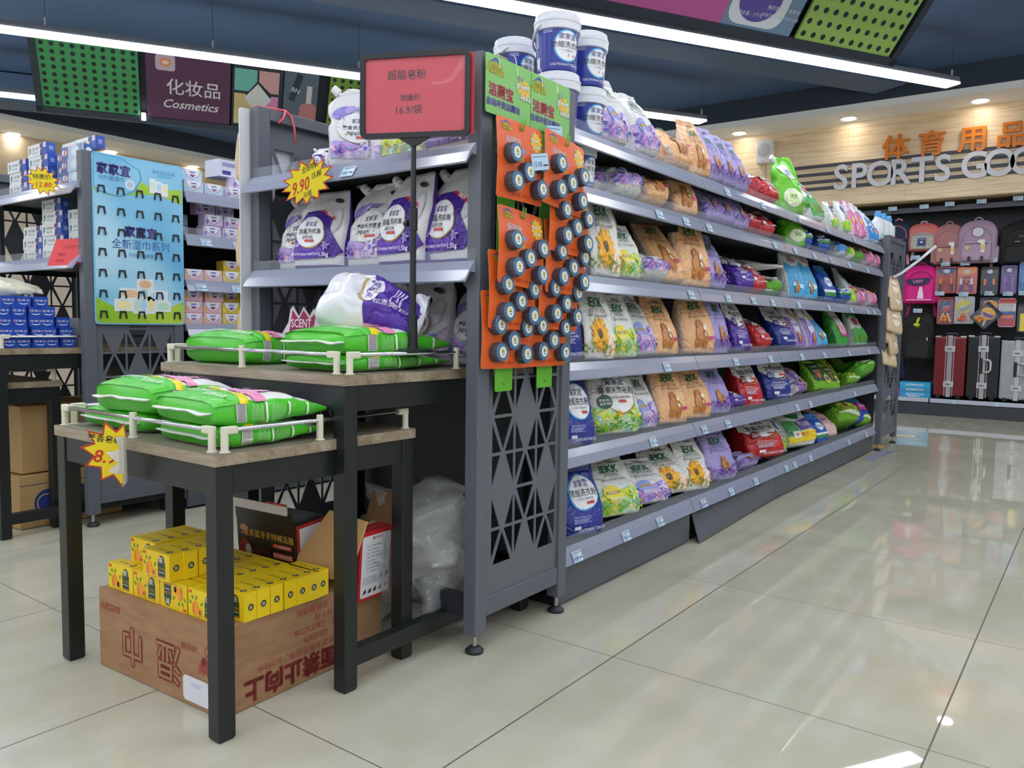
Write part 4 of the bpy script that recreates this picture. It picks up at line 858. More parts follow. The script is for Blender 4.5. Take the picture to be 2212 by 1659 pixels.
NEWART = [('p', [(-.36, .10), (.28, .12), (.38, .2), (.2, .5), (.2, .66), (.02, .74), (-.22, .72), (-.36, .5)], '#4a2a92'), ('p', [(-.34, .12), (.2, .14), (.0, .3), (-.3, .34)], '#6a44b4'), ('p', [(.2, .66), (.02, .74), (-.02, .73), (.24, .60)], '#c22a34'), ('t', 'NEW', .14, .675, .05, '#f0e6ea', .02, 0, 1, -.5),
    ('p', ell(-.09, .44, .235, .20, 28), '#a98c4a'), ('p', ell(-.10, .45, .23, .195, 28), '#e9e8ec'), ('t', '家家宜', -.08, .55, .068, '#232c6c', .03), ('t', '除菌洗衣液', -.09, .46, .074, '#2a2a32', .015), ('t', '深层洁净', -.12, .385, .045, '#55555f', .01), ('p', rect(-.16, .32, -.02, .35, .01), '#c8403a'),
    ('f', .16, .27, .07, 6, '#8a62c8', '#a98ad8', '#5f9a6a'), ('t', '1.5kg', .15, .155, .07, '#ece8f4', .02), ('t', 'CAUTION/ATTENTION', -.14, .17, .04, '#ece8f4', .01), ('l', -.33, .29, .12, 3, .008, '#cfc4e8')]
FLWART = [('p', [(-.38, .10), (.38, .10), (.38, .44), (.3, .36), (.12, .3), (-.1, .28), (-.38, .30)], wash_violet), ('p', ell(-.22, .66, .13, .075, 16, .3), '#8f86cf'), ('p', ell(-.12, .70, .07, .04, 12, .5), '#b59fdd'), ('l', -.05, .72, .12, 3, .01, '#5f62b0'),
    ('p', ell(-.02, .45, .235, .19, 28), '#a98c4a'), ('p', ell(-.04, .46, .24, .19, 28), '#e4e3e4'), ('t', '家家宜', .0, .55, .066, '#232c6c', .03), ('t', '薰香天然皂液', -.02, .46, .066, '#2a2a32', .012), ('t', '柔软温和', -.08, .385, .045, '#55555f', .01), ('p', rect(-.05, .32, .09, .35, .01), '#c8403a'),
    ('f', .06, .21, .1, 6, '#d9d2f0', '#c4b6ea', '#7f6ac8'), ('f', -.26, .17, .08, 6, '#6f62c0', '#b071c8', '#3f3f90'), ('e', .25, .24, .06, .055, '#e6e0f0'), ('t', '净含量：1.5千克', .14, .14, .055, '#e9e6f2', .015)]
LMNART = [('p', [(-.38, .10), (.38, .10), (.38, .46), (-.38, .46)], wash_green), ('t', '家家宜', .0, .62, .09, '#232c6c', .03), ('t', '净含量：2千克', .05, .2, .065, '#f0f2e6', .02)] + leaves(['#2f8f34', '#c9b22f'], .1, 6, 3)
_P = {}
def pouch(kind, loc, w, h, label, yaw=0., lean=6., roll=0., d=.085, name='spout_pouch'):
    artw, trim = {'NEW': (NEWART, '#5a3a9c'), 'FLW': (FLWART, '#d6d5d8'), 'LMN': (LMNART, '#d6dccf')}[kind]
    if kind not in _P:
        seed = {'NEW': 2.3, 'FLW': 6.1, 'LMN': 9.4}[kind]; mb = MB(); body = M('#dcdbdd', .3); tm = M(trim, .3)
        na, nb = 18, 26; A = [sin(pi * (i / na - .5)) for i in range(na + 1)]; ring = [(a, 1) for a in A] + [(a, -1) for a in reversed(A[1:-1])]; n = len(ring); vs = []
        for j in range(nb + 1): vs += [pouch_point(a, j / nb, s, seed, 0) for a, s in ring]
        mi = {0: [], 1: []}
        for j in range(nb):
            for i in range(n): mi[1 if abs(ring[i][0] + ring[(i + 1) % n][0]) / 2 > .965 or j == 0 else 0].append((j * n + i, j * n + (i + 1) % n, (j + 1) * n + (i + 1) % n, (j + 1) * n + i))
        o = len(mb.v); mb.v += [tuple(v) for v in vs]
        for k, m in ((0, body), (1, tm)):
            q = mb.mat(m)
            for f in mi[k]: mb.f.append(f); mb.mi.append(q)
        q = mb.mat(tm); mb.f += [tuple(reversed(range(n))), tuple(nb * n + i for i in range(n))]; mb.mi += [q, q]
        fn = pouch_fn(seed, 0)
        art(mb, [('p', ell(.20, .86, .085, .035, 20, -.25), '#8d8c92'), ('p', ell(.20, .862, .075, .027, 20, -.25), '#3c3c44')] + artw, fn)
        mb.flat(ell(.23, .6, .10, .17), M('#c9c8cb', .3), fn, .05)
        mb.flat(ell(.235, .6, .075, .135), M('#d9d8da', .3), lambda x, y: fn(x, y, .0015), .05)
        ob = mb.obj('p'); me = ob.data; bpy.data.objects.remove(ob); me.polygons.foreach_set('use_smooth', [True] * len(me.polygons))
        sp = pouch_point(-.95, .9, 1, seed, 0); dr = V((-.75, 0, .6)).normalized()
        x = Matrix.Translation(sp + V((.03, .01, 0))) @ V((0, 0, 1)).rotation_difference(dr).to_matrix().to_4x4()
        cb = MB(); cb.lathe([(.03, 0), (.03, .04), (.052, .042), (.055, .05), (.052, .135), (.044, .145), (0.001, .146)], M('#e6e5e6', .35), 18, x)
        ob = cb.obj('c'); cm = ob.data; bpy.data.objects.remove(ob)
        _P[kind] = (me, cm)
    me, cm = _P[kind]
    o = link(name, me); tag(o, label, 'pouch', 'spout pouches in the end unit')
    o.matrix_world = Matrix.Translation(loc) @ Matrix.Rotation(radians(yaw), 4, 'Z') @ Matrix.Rotation(-radians(lean), 4, 'X') @ Matrix.Rotation(radians(roll), 4, 'Y') @ Matrix.Diagonal((w / .8, d / .3, h, 1))
    link('cap', cm, o); return o
Z2 = 1.0995
for k, x, y, w, h, yaw, lab in (
    ('FLW', -2.222, 1.785, .18, .255, 6, 'white floral spout pouch on the middle shelf, beside the lattice side panel'),
    ('NEW', -2.078, 1.75, .20, .26, 12, 'purple and white spout pouch on the middle shelf with its right side crumpled'),
    ('NEW', -1.945, 1.97, .19, .24, 10, 'dark purple pouch in the shadow at the back of the middle shelf'),
    ('FLW', -1.862, 1.785, .225, .272, 0, 'white floral spout pouch in the middle of the middle shelf'),
    ('NEW', -1.70, 1.75, .205, .278, -4, 'purple and white spout pouch behind the black sign pole'),
    ('NEW', -1.532, 1.775, .20, .285, -4, 'purple and white spout pouch on the middle shelf against the end panel with orange cards')):
    pouch(k, V((x, y, Z2)), w, h, lab, yaw)
Z1 = 1.4135
pouch('FLW', V((-1.95, 1.79, Z1)), .19, .262, 'twisted white floral pouch standing tall on the top shelf of the end unit', 48, 4)
pouch('NEW', V((-1.99, 1.93, Z1 + .035)), .2, .27, 'purple edged pouch lying on its side on the top shelf, cap to the left', 0, 10, -62)
pouch('FLW', V((-1.84, 1.85, Z1)), .17, .2, 'white pouch turned sideways on the top shelf, left of the red sign', 60, 6)
pouch('LMN', V((-1.735, 1.80, Z1)), .2, .22, 'lemon green pouch on the top shelf behind the red price sign', 0)
pouch('NEW', V((-1.545, 1.80, Z1)), .22, .255, 'large purple pouch on the top shelf half hidden by the red price sign', -4)
pouch('NEW', V((-2.10, 1.76, Z1)), .07, .085, 'small purple and white pouch at the foot of the twisted white one', 20, 4, 0, .04)
Z0 = .8025
for k, x, y, w, h, yaw, lab in (
    ('FLW', -1.955, 1.955, .19, .262, 8, 'white spout jug pouch behind the purple bag, on the rear of the taller table'),
    ('FLW', -1.745, 1.86, .26, .268, 2, 'large white floral jug pouch behind the sign pole on the taller table'),
    ('FLW', -1.53, 1.90, .2, .265, -4, 'white floral jug pouch at the right rear of the taller table'),
    ('FLW', -2.12, 2.01, .15, .265, 40, 'white pouch turned sideways behind the pink shelf card'),
    ('FLW', -2.25, 1.98, .12, .25, 62, 'narrow white pouch seen edge-on in front of the lattice side panel')):
    pouch(k, V((x, y, Z0)), w, h, lab, yaw, 4, 0, .1, name='jug_pouch')
# ================================================================ buckets of washing powder
BW = M('#d9dbe2', .3); BB = M('#2f3a94', .28)
def bucket_meshes():
    b = MB(); b.lathe([(.058, 0), (.062, .004), (.064, .03), (.0685, .128), (.069, .142)], BB, 32)
    R = lambda z: .064 + (.0045) * (z - .03) / .1
    def F(a0):
        def fn(x, z, d=0.):
            r = R(z) + .0012 + d; a = a0 + x / .066; return V((r * cos(a), r * sin(a), z))
        return fn
    f = F(-.5)
    for pts, c, L in ((ell(0, .075, .046, .05), '#3f9fd6', 0), (ell(.001, .075, .042, .045), '#e9eaee', .0004)):
        b.flat(pts, M(c, .3), lambda x, y, q=L: f(x, y, q), .012)
    b.text('家家宜', 0, .103, .02, M('#23306e', .4), lambda x, y: f(x, y, .0009), bold=.03); b.text('浓缩洗衣粉', 0, .078, .0215, M('#26262c', .4), lambda x, y: f(x, y, .0009), bold=.02)
    b.text('一勺顶四勺', 0, .06, .009, M('#55555c', .4), lambda x, y: f(x, y, .0009)); b.flat(rect(.002, .042, .026, .05), M('#c8403a', .4), lambda x, y: f(x, y, .0009))
    f2 = F(-2.0); b.flat(rect(-.03, .075, .0, .135), M('#8f98cc', .4), f2, .01); b.flat(rect(-.018, .012, .002, .045), M('#d9dbe8', .4), f2, .01)
    for i in range(5): b.flat(rect(-.03, .066 - i * .006, -.004, .069 - i * .006), M('#9aa2d4', .4), f2, .01)
    for i in range(4): b.flat(rect(.02, .13 - i * .005, .05, .132 - i * .005), M('#c5cae8', .4), f2, .01)
    b.text('CAUTION/ATTENTION', .0, .018, .011, M('#dfe2f2', .4), f, bold=.01)
    lid = MB(); lid.lathe([(.0705, .126), (.0745, .128), (.075, .150), (.0765, .152), (.0765, .160), (.073, .163), (.0715, .178), (.067, .181), (.06, .1795), (.001, .1795)], BW, 36)
    hd = MB(); pts = [(.0775 * cos(t), .0775 * sin(t), .142 - .055 * max(0, cos(t - 2.9)) ** 1.0 * 1.0) for t in [1.3 + i * (3.2) / 16 for i in range(17)]]
    hd.tube(pts, .0042, BW, 8)
    out = []
    for m in (b, lid, hd):
        o = m.obj('x', smooth=True); out.append(o.data); bpy.data.objects.remove(o)
    return out
BM_ = bucket_meshes()
def bucket(x, y, z, rot, s, label):
    o = link('powder_bucket', BM_[0]); tag(o, label, 'bucket', 'blue and white powder buckets'); o.matrix_world = Matrix.Translation((x, y, z)) @ Matrix.Rotation(radians(rot), 4, 'Z') @ Matrix.Scale(s, 4)
    link('lid', BM_[1], o); link('handle', BM_[2], o); return o
bucket(-1.50, 2.245, 1.562, -6, 1.02, 'blue powder bucket with white lid, bottom of the stack right behind the end panel')
bucket(-1.50, 2.24, 1.748, 2, 1.02, 'blue powder bucket on top of the stack nearest the end panel, highest in the photo')
bucket(-1.505, 2.43, 1.562, 12, 1.0, 'blue powder bucket standing on the top shelf under another, beside the floral bag')
bucket(-1.505, 2.43, 1.748, 10, 1.0, 'blue powder bucket topping the second stack, beside the floral bag')
bucket(-1.74, 2.33, 1.562, 30, 1.0, 'blue powder bucket low in the rear stack behind the end panel')
bucket(-1.74, 2.33, 1.745, 30, 1.0, 'blue powder bucket with only its lid showing over the end panel')
bucket(-1.478, 2.345, 1.387, 28, .88, 'blue powder bucket with white lid alone on the second shelf')
# ================================================================ big green bags lying on the stepped tables
GB = '#4fc02e'
RICE_ART = [('p', [(-.4, .0), (.4, .0), (.4, .18), (.1, .28), (-.4, .34)], GB), ('p', [(-.4, .34), (.1, .28), (.4, .18), (.4, .25), (.12, .35), (-.4, .41)], '#efd520'), ('p', ell(.03, .52, .19, .12, 24, .15), '#e6a3d0'), ('p', [(.0, .40), (.38, .30), (.38, .42), (.1, .48)], '#e88fb4'), ('p', ell(-.2, .72, .08, .06, 20), '#e6b4da'),
    ('t', '超能', .0, .84, .16, '#2c2f8c', .05, .1), ('t', '天然皂粉', .05, .72, .085, '#c23a7a', .02), ('t', '天然椰子油生产', -.08, .20, .07, '#e8f4e0', .02), ('t', '低泡易漂', .2, .12, .06, '#e8f4e0', .02), ('l', -.3, .33, .3, 3, .012, '#a8e090'), ('p', rect(-.36, .145, .2, .15), '#dff0d6')]
RB = [M(GB, .3, spec=.5), M('#e6e4e2', .32)]
_R = {}
def rice_bag(x, y, z, w, L, th, rot, seed, label, pitch=0., cat='bag'):
    """lies face up: bottom seal at y, running towards +y before rotation"""
    if seed not in _R:
        mb = MB(); bag_skin(mb, seed, .35, RB[1], RB[0], 0., 1., D=.17, back=RB[0] if seed % 2 > 1 else RB[1], wr=1.0, na=22, nb=34); mb.mi[-2] = mb.mat(RB[0])
        fn = on_bag(seed, .35, D=.17, wr=1.0)
        art(mb, RICE_ART, fn)
        # right gusset: barcode, columns of print
        def gf(q, b, d=0.):
            a = .985 + .0 * abs(q); s = 1 if q >= 0 else -1
            n = 4.2 - 1.9 * min(1, max(0, (b - .38) / .62)); a = (1 - min(.999, abs(q)) ** n * .0) * (1 - .06 * abs(q) ** 2)
            return bag_point(a, b, s, seed, .35, D=.17, wr=1.0) + V((.009 + d, 0, 0))
        mb.flat(rect(-.7, .15, .7, .235), M('#e6e6e2', .4), gf, .12)
        for i in range(11): mb.flat(rect(-.6, .158 + i * .0068, .6, .1605 + i * .0068), M('#2a2f2a', .5), lambda a, b: gf(a, b, .0015), .3)
        for b0 in (.40, .62, .8): mb.flat(rect(-.85, b0, .85, b0 + .018), M('#e9efe4', .4), gf, .15)
        for i in range(9): mb.flat(rect(-.6, .28 + i * .012, .1 + .4 * ((i * 5) % 3) / 2, .283 + i * .012), M('#bfe8ae', .4), gf, .25)
        for i in range(11): mb.flat(rect(-.6, .45 + i * .013, .2 + .3 * ((i * 5) % 3) / 2, .453 + i * .013), M('#bfe8ae', .4), gf, .25)
        ob = mb.obj('r'); me = ob.data; bpy.data.objects.remove(ob); me.polygons.foreach_set('use_smooth', [True] * len(me.polygons))
        sb = MB(); n = 22; vs = []
        for i in range(n + 1):
            a = -.93 + 1.86 * i / n; p = (bag_point(a, .0, 1, seed, .35, D=.17, wr=1.0) + bag_point(a, .0, -1, seed, .35, D=.17, wr=1.0)) / 2
            wv = .035 * noise.noise(V((a * 2.2, seed, 3)))
            for dy, dz in ((-.012, .01), (-.012, -.055), (.012, -.055), (.012, .01)): vs.append(p + V((0, dy + wv * (1 if dz < 0 else .3), dz)))
        fs = []
        for i in range(n):
            for k in range(4): fs.append((i * 4 + k, i * 4 + (k + 1) % 4, (i + 1) * 4 + (k + 1) % 4, (i + 1) * 4 + k))
        sb.add(vs, fs + [(3, 2, 1, 0), tuple(n * 4 + k for k in range(4))], M('#e4e6de', .35))
        ob = sb.obj('s'); sm = ob.data; bpy.data.objects.remove(ob); sm.polygons.foreach_set('use_smooth', [True] * len(sm.polygons))
        tb = MB(); bag_skin(tb, seed, .35, M('#dcd9da', .35), None, .975, 1.0, nb=3, D=.17, wr=.75); 
        _R[seed] = (me, sm)
    me, sm = _R[seed]
    o = link('soap_powder_bag', me); tag(o, label, cat, 'large green and white bags on the stepped tables')
    o.matrix_world = Matrix.Translation((x, y, z + th * .5)) @ Matrix.Rotation(radians(rot), 4, 'Z') @ Matrix.Rotation(radians(pitch), 4, 'X') @ Matrix((V((1, 0, 0)), V((0, 0, -1)), V((0, 1, 0)))).transposed().to_4x4() @ Matrix.Diagonal((w / .8, th / .34, L, 1))
    s = link('bottom_seal', sm, o); s['label'] = 'white crimped bottom seal'
    return o
rice_bag(-2.135, 1.385, .803, .30, .31, .085, 3, 1.3, 'green and white bag lying alone on the left of the taller table')
rice_bag(-1.655, 1.365, .803, .25, .42, .044, 0, 2.7, 'green and white bag underneath another on the right of the taller table')
rice_bag(-1.65, 1.36, .846, .255, .40, .066, 0, 3.1, 'green and white bag on top of the pair on the taller table')
rice_bag(-2.06, 1.035, .645, .31, .29, .05, 0, 2.7, 'green and white bag underneath, at the left of the lower table')
rice_bag(-1.99, 1.03, .694, .27, .30, .075, 2, 1.3, 'green and white bag on top at the left of the lower table')
rice_bag(-1.68, 1.02, .645, .27, .30, .05, -2, 2.7, 'white side-up bag underneath, at the right of the lower table')
rice_bag(-1.69, 1.015, .692, .28, .30, .065, -4, 3.1, 'green and white bag on top at the right of the lower table')
# violet and white pouch thrown on top
def crumple(kind, name, loc, rotm, dims, label, cat, mat, seed, artw=None, wr=2., trim=None, D=.2, group=None):
    mb = MB(); bag_skin(mb, seed, .6, mat, trim, 0, 1, D=D, wr=wr, na=26, nb=40)
    if artw: art(mb, artw, on_bag(seed, .6, D=D, wr=wr))
    o = mb.obj(name, smooth=True); tag(o, label, cat, group)
    o.matrix_world = Matrix.Translation(loc) @ rotm @ Matrix.Diagonal((dims[0] / .8, dims[1] / (2 * D), dims[2], 1)); return o
def axes(z, f):
    z = V(z).normalized(); f = V(f); y = -(f - z * f.dot(z)).normalized(); x = y.cross(z); return Matrix((x, y, z)).transposed().to_4x4()
crumple('', 'detergent_bag', V((-1.80, 1.54, .985)), axes((.93, .3, -.10), (.2, -.7, .7)), (.17, .11, .29), 'glossy white and violet bag thrown on top of the green bags on the taller table', 'bag', M('#e2e2ea', .18, spec=.7), 4.4,
    [('p', [(-.39, .45), (.39, .52), (.39, .97), (-.39, .97)], '#4a2496'), ('p', ell(-.05, .5, .2, .12, 22), '#b59a5a'), ('p', ell(-.06, .52, .19, .11, 22), '#e6e2ee'), ('t', '家家宜', -.06, .52, .09, '#3a2a8c', .02), ('t', '祛渍亮白', .12, .74, .08, '#e0d8f0', .02, 0, 1, 1.57), ('l', -.2, .82, .3, 4, .012, '#cfc4e8')], 2.2)
# ================================================================ price stand on the taller table
def panel_thing(name, label, cat, o, u, v, w, h, t, face, artw, edge=None, group=None, corner=.004, parent=None, bold=0):
    """flat board w by h, lower left corner at o, with print"""
    o = V(o); u = V(u).normalized(); v = V(v).normalized(); F = fr((0, 0, 0), u, v); b = MB(); b.prism([rect(0, 0, w, h, corner)], t, face, F, side=edge or face)
    for i, it in enumerate(artw):
        L = t + .0006 + i * .00025; g = fr((0, 0, 0), u, v, L)
        if it[0] == 'p': b.flat(it[1], M(it[2], .45) if isinstance(it[2], str) else it[2], g)
        elif it[0] == 't': b.text(it[1], it[2], it[3], it[4], M(it[5], .5), g, *(it[6:]))
        elif it[0] == 'e': b.flat(ell(*it[1:5], 28, it[6] if len(it) > 6 else 0.), M(it[5], .45), g)
    ob = b.obj(name, parent, o)
    if label: tag(ob, label, cat, group)
    return ob
t = tag(empty('price_stand', (-1.512, 1.58, .853)), 'black pole stand holding the red price sign over the taller table', 'sign')
PB = M('#1c1e22', .32)
MB().lathe([(.058, 0), (.06, .003), (.052, .007), (.016, .009), (.0145, .012)], PB, 28).obj('base', t, smooth=True)
MB().lathe([(.0145, .008), (.0145, .035), (.0135, .036), (.0125, .10), (.009, .102), (.0085, .33)], PB, 18).lathe([(.012, .325), (.012, .385), (.0075, .387), (.0068, .57)], PB, 18).obj('pole', t, smooth=True)
MB().lathe([(.005, 0), (.009, .002), (.009, .012), (.004, .014)], PB, 12, Matrix.Translation((-.012, -.006, .345)) @ Matrix.Rotation(radians(-90), 4, 'Y')).obj('clamp_knob', t, smooth=True)
u = V((.911, .413, 0)); z = V((0, 0, 1)); F = fr(V((.005, .0, .568)) - u * .152, u, z)
W_, H_ = .305, .222
b = MB(); b.prism([rect(0, 0, W_, H_, .018), rect(.014, .014, W_ - .014, H_ - .014, .008)], .012, PB, F); b.add([F(.10, .004, .004), F(.205, .004, .004), F(.16, -.022, .004), F(.145, -.022, .004), F(.10, .004, .009), F(.205, .004, .009), F(.16, -.022, .009), F(.145, -.022, .009)], [(0, 1, 2, 3), (4, 7, 6, 5), (0, 4, 5, 1), (1, 5, 6, 2), (2, 6, 7, 3), (3, 7, 4, 0)], PB); b.obj('frame', t, bevel=.002)
b = MB(); b.prism([rect(.01, .01, W_ - .01, H_ - .01)], .003, M('#c33a4c', .4), lambda x, y, d=0.: F(x, y, .003 + d))
b.prism([rect(W_ - .02, .008, W_ + .008, H_ - .006)], .001, M('#c8323f', .45), lambda x, y, d=0.: F(x, y, -.003 + d))
for tx, x, y, s, bo in (('超能皂粉', .13, .165, .027, .012), ('劲爆价', .14, .105, .0185, .015), ('16.9/袋', .137, .074, .026, .025)): b.text(tx, x, y, s, M('#2a1820', .5), lambda x, y: F(x, y, .0068), bold=bo)
b.obj('red_price_sheet', t)
b = MB()
def bulge(x, y):   # the loose clear cover ripples over the sheet
    k = sin(pi * x / W_) * sin(pi * y / H_); return F(x, y, .0078 + .004 * k + .0025 * k * sin(x * 26 + y * 17) )
n = 24; vs = [bulge(.012 + (W_ - .024) * i / n, .012 + (H_ - .024) * j / n) for j in range(n + 1) for i in range(n + 1)]
b.add(vs, [(j * (n + 1) + i, j * (n + 1) + i + 1, (j + 1) * (n + 1) + i + 1, (j + 1) * (n + 1) + i) for j in range(n) for i in range(n)], film('sign_cover', '#ffffff', .05, .03)); b.obj('clear_cover', t, smooth=True)
# pink shelf card with a crown outline and a pump bottle
u = V((.95, .3, 0)).normalized(); F0_ = fr((0, 0, 0), u, z); F = lambda x, y, d=0.: F0_(x * .92, y * 1.38, d)
t = MB(); out = [(-.01, 0), (.245, 0), (.245, .115), (.235, .125), (.155, .122), (.14, .105), (.115, .128), (.095, .104), (.07, .13), (.058, .12), (.05, .09), (.015, .055), (-.008, .02)]
t.prism([out], .004, M('#e6dedf', .45), F); G = lambda x, y: F(x, y, .0045); G2 = lambda x, y: F(x, y, .005)
t.flat([(.052, .06), (.15, .052), (.168, .115), (.14, .098), (.115, .12), (.095, .097), (.068, .12)], M('#a92558', .45), G)
t.flat([(.0, .0), (.03, .0), (.034, .03), (.05, .048), (.04, .062), (.012, .036)], M('#a92558', .45), G); t.flat(ell(.1, .01, .055, .04, 20), M('#efe6e4', .45), G)
t.text('SCENT', .105, .088, .028, M('#f1e4ea', .5), G2, bold=.02); t.text('EIHSIA 依采', .103, .066, .0145, M('#f1e4ea', .5), G2, bold=.01)
t.flat(rect(.178, .0, .228, .082, .004), M('#e2a7b4', .4), G); t.flat(rect(.19, .082, .214, .092), M('#b3964f', .4), G); t.flat([(.196, .092), (.208, .092), (.208, .106), (.222, .108), (.222, .114), (.19, .114), (.19, .106), (.196, .105)], M('#26242a', .4), G); t.text('SCENT', .203, .045, .0125, M('#b06a7a', .5), G2)
for x, y in ((.018, .018), (.03, .042)): t.flat(ell(x, y, .004, .004, 10), M('#f1e4ea', .5), G2)
tag(t.obj('shelf_card', None, (-2.255, 1.70, .803)), 'pink card with a crown outline reading SCENT, behind the green bags', 'sign')
# ================================================================ starburst price cards
def starcard(o, u, v, r, sq, n, label, lines, rot=.15, curl=0., name='price_burst'):
    """yellow star with a red edge; curl bends its right part towards the viewer"""
    u = V(u).normalized(); v = V(v).normalized(); nrm = u.cross(v)
    cs = .004
    def F(x, y, d=0.):
        if not curl or x < cs: return u * x + v * y + nrm * d
        R = curl; a = (x - cs) / R; return u * (cs + R * sin(a) - d * sin(a)) + nrm * (R * (1 - cos(a)) + d * cos(a)) + v * y
    b = MB(); o1 = burst(0, 0, r * .68, r, n, sq, rot); o2 = burst(0, 0, r * .62, r * .9, n, sq, rot)
    st = .012 if curl else 0.
    vs, fs = fillpoly(o1, st); b.add([F(x, y, 0) for x, y in vs], fs, M('#c8321f', .5)); b.add([F(x, y, -.001) for x, y in vs], [tuple(reversed(f)) for f in fs], M('#d8d2c6', .6))
    vs, fs = fillpoly(o2, st); b.add([F(x, y, .0006) for x, y in vs], fs, M('#ead416', .5))
    for tx, x, y, s, c, sh in lines: b.text(tx, x, y, s, M(c, .5), lambda x, y: F(x, y, .0012), bold=.012, shear=sh)
    return tag(b.obj(name, None, o), label, 'price sign', 'yellow starburst price cards')
starcard((-2.015, 1.632, 1.362), (1, .0, .22), (-.1, -.25, 1), .128, .52, 13, 'yellow starburst card with 9.90 on the top rail of the end unit', [('9.90', -.03, -.004, .05, '#c8321f', .5), ('全场特价', .03, .036, .02, '#2a2622', .4), ('15.80', .05, .008, .022, '#2a2622', .4), ('元/袋', -.01, -.034, .018, '#2a2622', .3)])
starcard((-1.855, .945, .612), (.72, .62, -.10), (.16, -.1, 1), .088, .95, 11, 'curled yellow starburst card hanging over the front rail of the lower table', [('薰香皂粉', -.03, .035, .02, '#2a2622', .2), ('8.9', -.03, -.01, .045, '#c8321f', .3)], .2, .021)
starcard((-3.78, 1.618, 1.528), (.6, .8, 0), (0, -.2, 1), .068, .95, 12, 'yellow starburst card with 12.80 in front of the white toothpaste boxes', [('特惠价', .0, .018, .024, '#2a2622', .2), ('12.80', .0, -.016, .03, '#c8321f', .3)])
starcard((-3.885, 1.40, 1.13), (1, .6, 0), (0, -.1, 1), .075, .95, 12, 'yellow starburst card cut off by the left edge of the photo', [('9.80', .0, .0, .036, '#c8321f', .3)])
panel_thing('price_sheet', 'red paper price sheet leaning on the left end unit rail', 'price sign', (-3.72, 1.60, 1.155), (.8, .6, .06), (.0, .35, 1), .16, .125, .0008, M('#d8464a', .6), [('t', '小苏打牙膏', .09, .085, .02, '#8a2a2a'), ('t', '特价', .05, .05, .018, '#8a2a2a'), ('t', '10元', .05, .022, .02, '#8a2a2a')])
# ================================================================ hanging strips and blister cards on the end panel
PX = -1.362
def FY(y, zz, off=0.): return fr((PX + off, y, zz), (0, 1, 0), (0, 0, 1))
def card_head(b, F, w, h, d, green):
    """brand print shared by header boards and cards; w, h = printed area"""
    L = lambda q: (lambda x, y: F(x, y, d + q))
    b.flat([(w * .06, h * .86), (w * .2, h * .97), (w * .33, h * .87), (w * .2, h * .9)], M('#4a4f9a', .4), L(.0003))
    for i, tx in enumerate(('天然配方', '气味更温和')):
        b.text(tx, w * .19, h * (.82 - .1 * i), h * .1, M('#5a4a2a', .4), L(.0005), .06); b.text(tx, w * .19, h * (.82 - .1 * i), h * .1, M('#e9d23a', .4), L(.0008), .01)
    cx, cy, r = w * .84, h * .6, w * .15
    for i in range(11): b.flat(petal(cx, cy, 2 * pi * i / 11, r, r * .22), M('#efc52a', .4), L(.0004))
    b.flat(ell(cx, cy, r * .5, r * .5, 14), M('#f0b520', .4), L(.0006))
    b.text('绿可', w * .76, h * .78, h * .09, M('#3a8a3a', .4), L(.0007), .05); b.text('绿可', w * .76, h * .78, h * .09, M('#f2f2e6', .4), L(.001), .0)
    for tx, x, y in (('green', w * .8, h * .63), ('keke', w * .87, h * .48)): b.text(tx, x, y, h * .17, M('#3a8a3a', .4), L(.0007), .05); b.text(tx, x, y, h * .17, M('#f4f4ea', .4), L(.001), .015)
    b.text('洁厕宝', w * .32, h * .42, h * .24, M('#f0e8e0', .4), L(.0007), .05); b.text('洁厕宝', w * .32, h * .42, h * .24, M('#b5262c', .4), L(.001), .012)
    b.text('自动冲洗洁厕块', w * .38, h * .2, h * .14, M('#eceaf2', .4), L(.0007), .05); b.text('自动冲洗洁厕块', w * .38, h * .2, h * .14, M('#4a3fa0', .4), L(.001), .01)
GRN_ = M('#7fbf62', .35); GRN_D = M('#62b02f', .4); ORG = M('#e2601f', .35)
def hang_strip(y, zt, label):
    """green header board with a long perforated strip below"""
    t = tag(empty('hanging_display_strip', (PX, y, zt)), label, 'display', 'green hanging strips on the end panel')
    F = fr((.006, -.10, -.155), (0, 1, 0), (0, 0, 1))
    b = MB(); b.prism([rect(0, 0, .205, .155, .008)], .003, GRN_, F); card_head(b, F, .205, .155, .003, True); b.obj('header_board', t)
    b = MB(); F2 = fr((.004, -.04, -.905), (0, 1, 0), (0, 0, 1)); b.prism([rect(0, 0, .08, .76, .006)], .002, GRN_D, F2); b.flat(ell(.04, .02, .003, .003, 10), BLK, lambda x, y: F2(x, y, .0025)); b.flat(rect(.0385, .05, .0415, .09), M('#4f9a26', .5), lambda x, y: F2(x, y, .0025)); b.obj('strip', t)
    for q in (-.045, .035): MB().tube([(.012, q, -.03), (.009, q + .002, -.012), (.004, q, .02), (-.004, q, .028)], .0012, M('#e6e6e2', .4), 6).obj('cable_tie', t)
    return t
H1 = hang_strip(1.787, 1.648, 'green hanging strip with header board, nearer to the front post')
H2 = hang_strip(1.990, 1.648, 'green hanging strip with header board, nearer to the rear post')
CARD = None
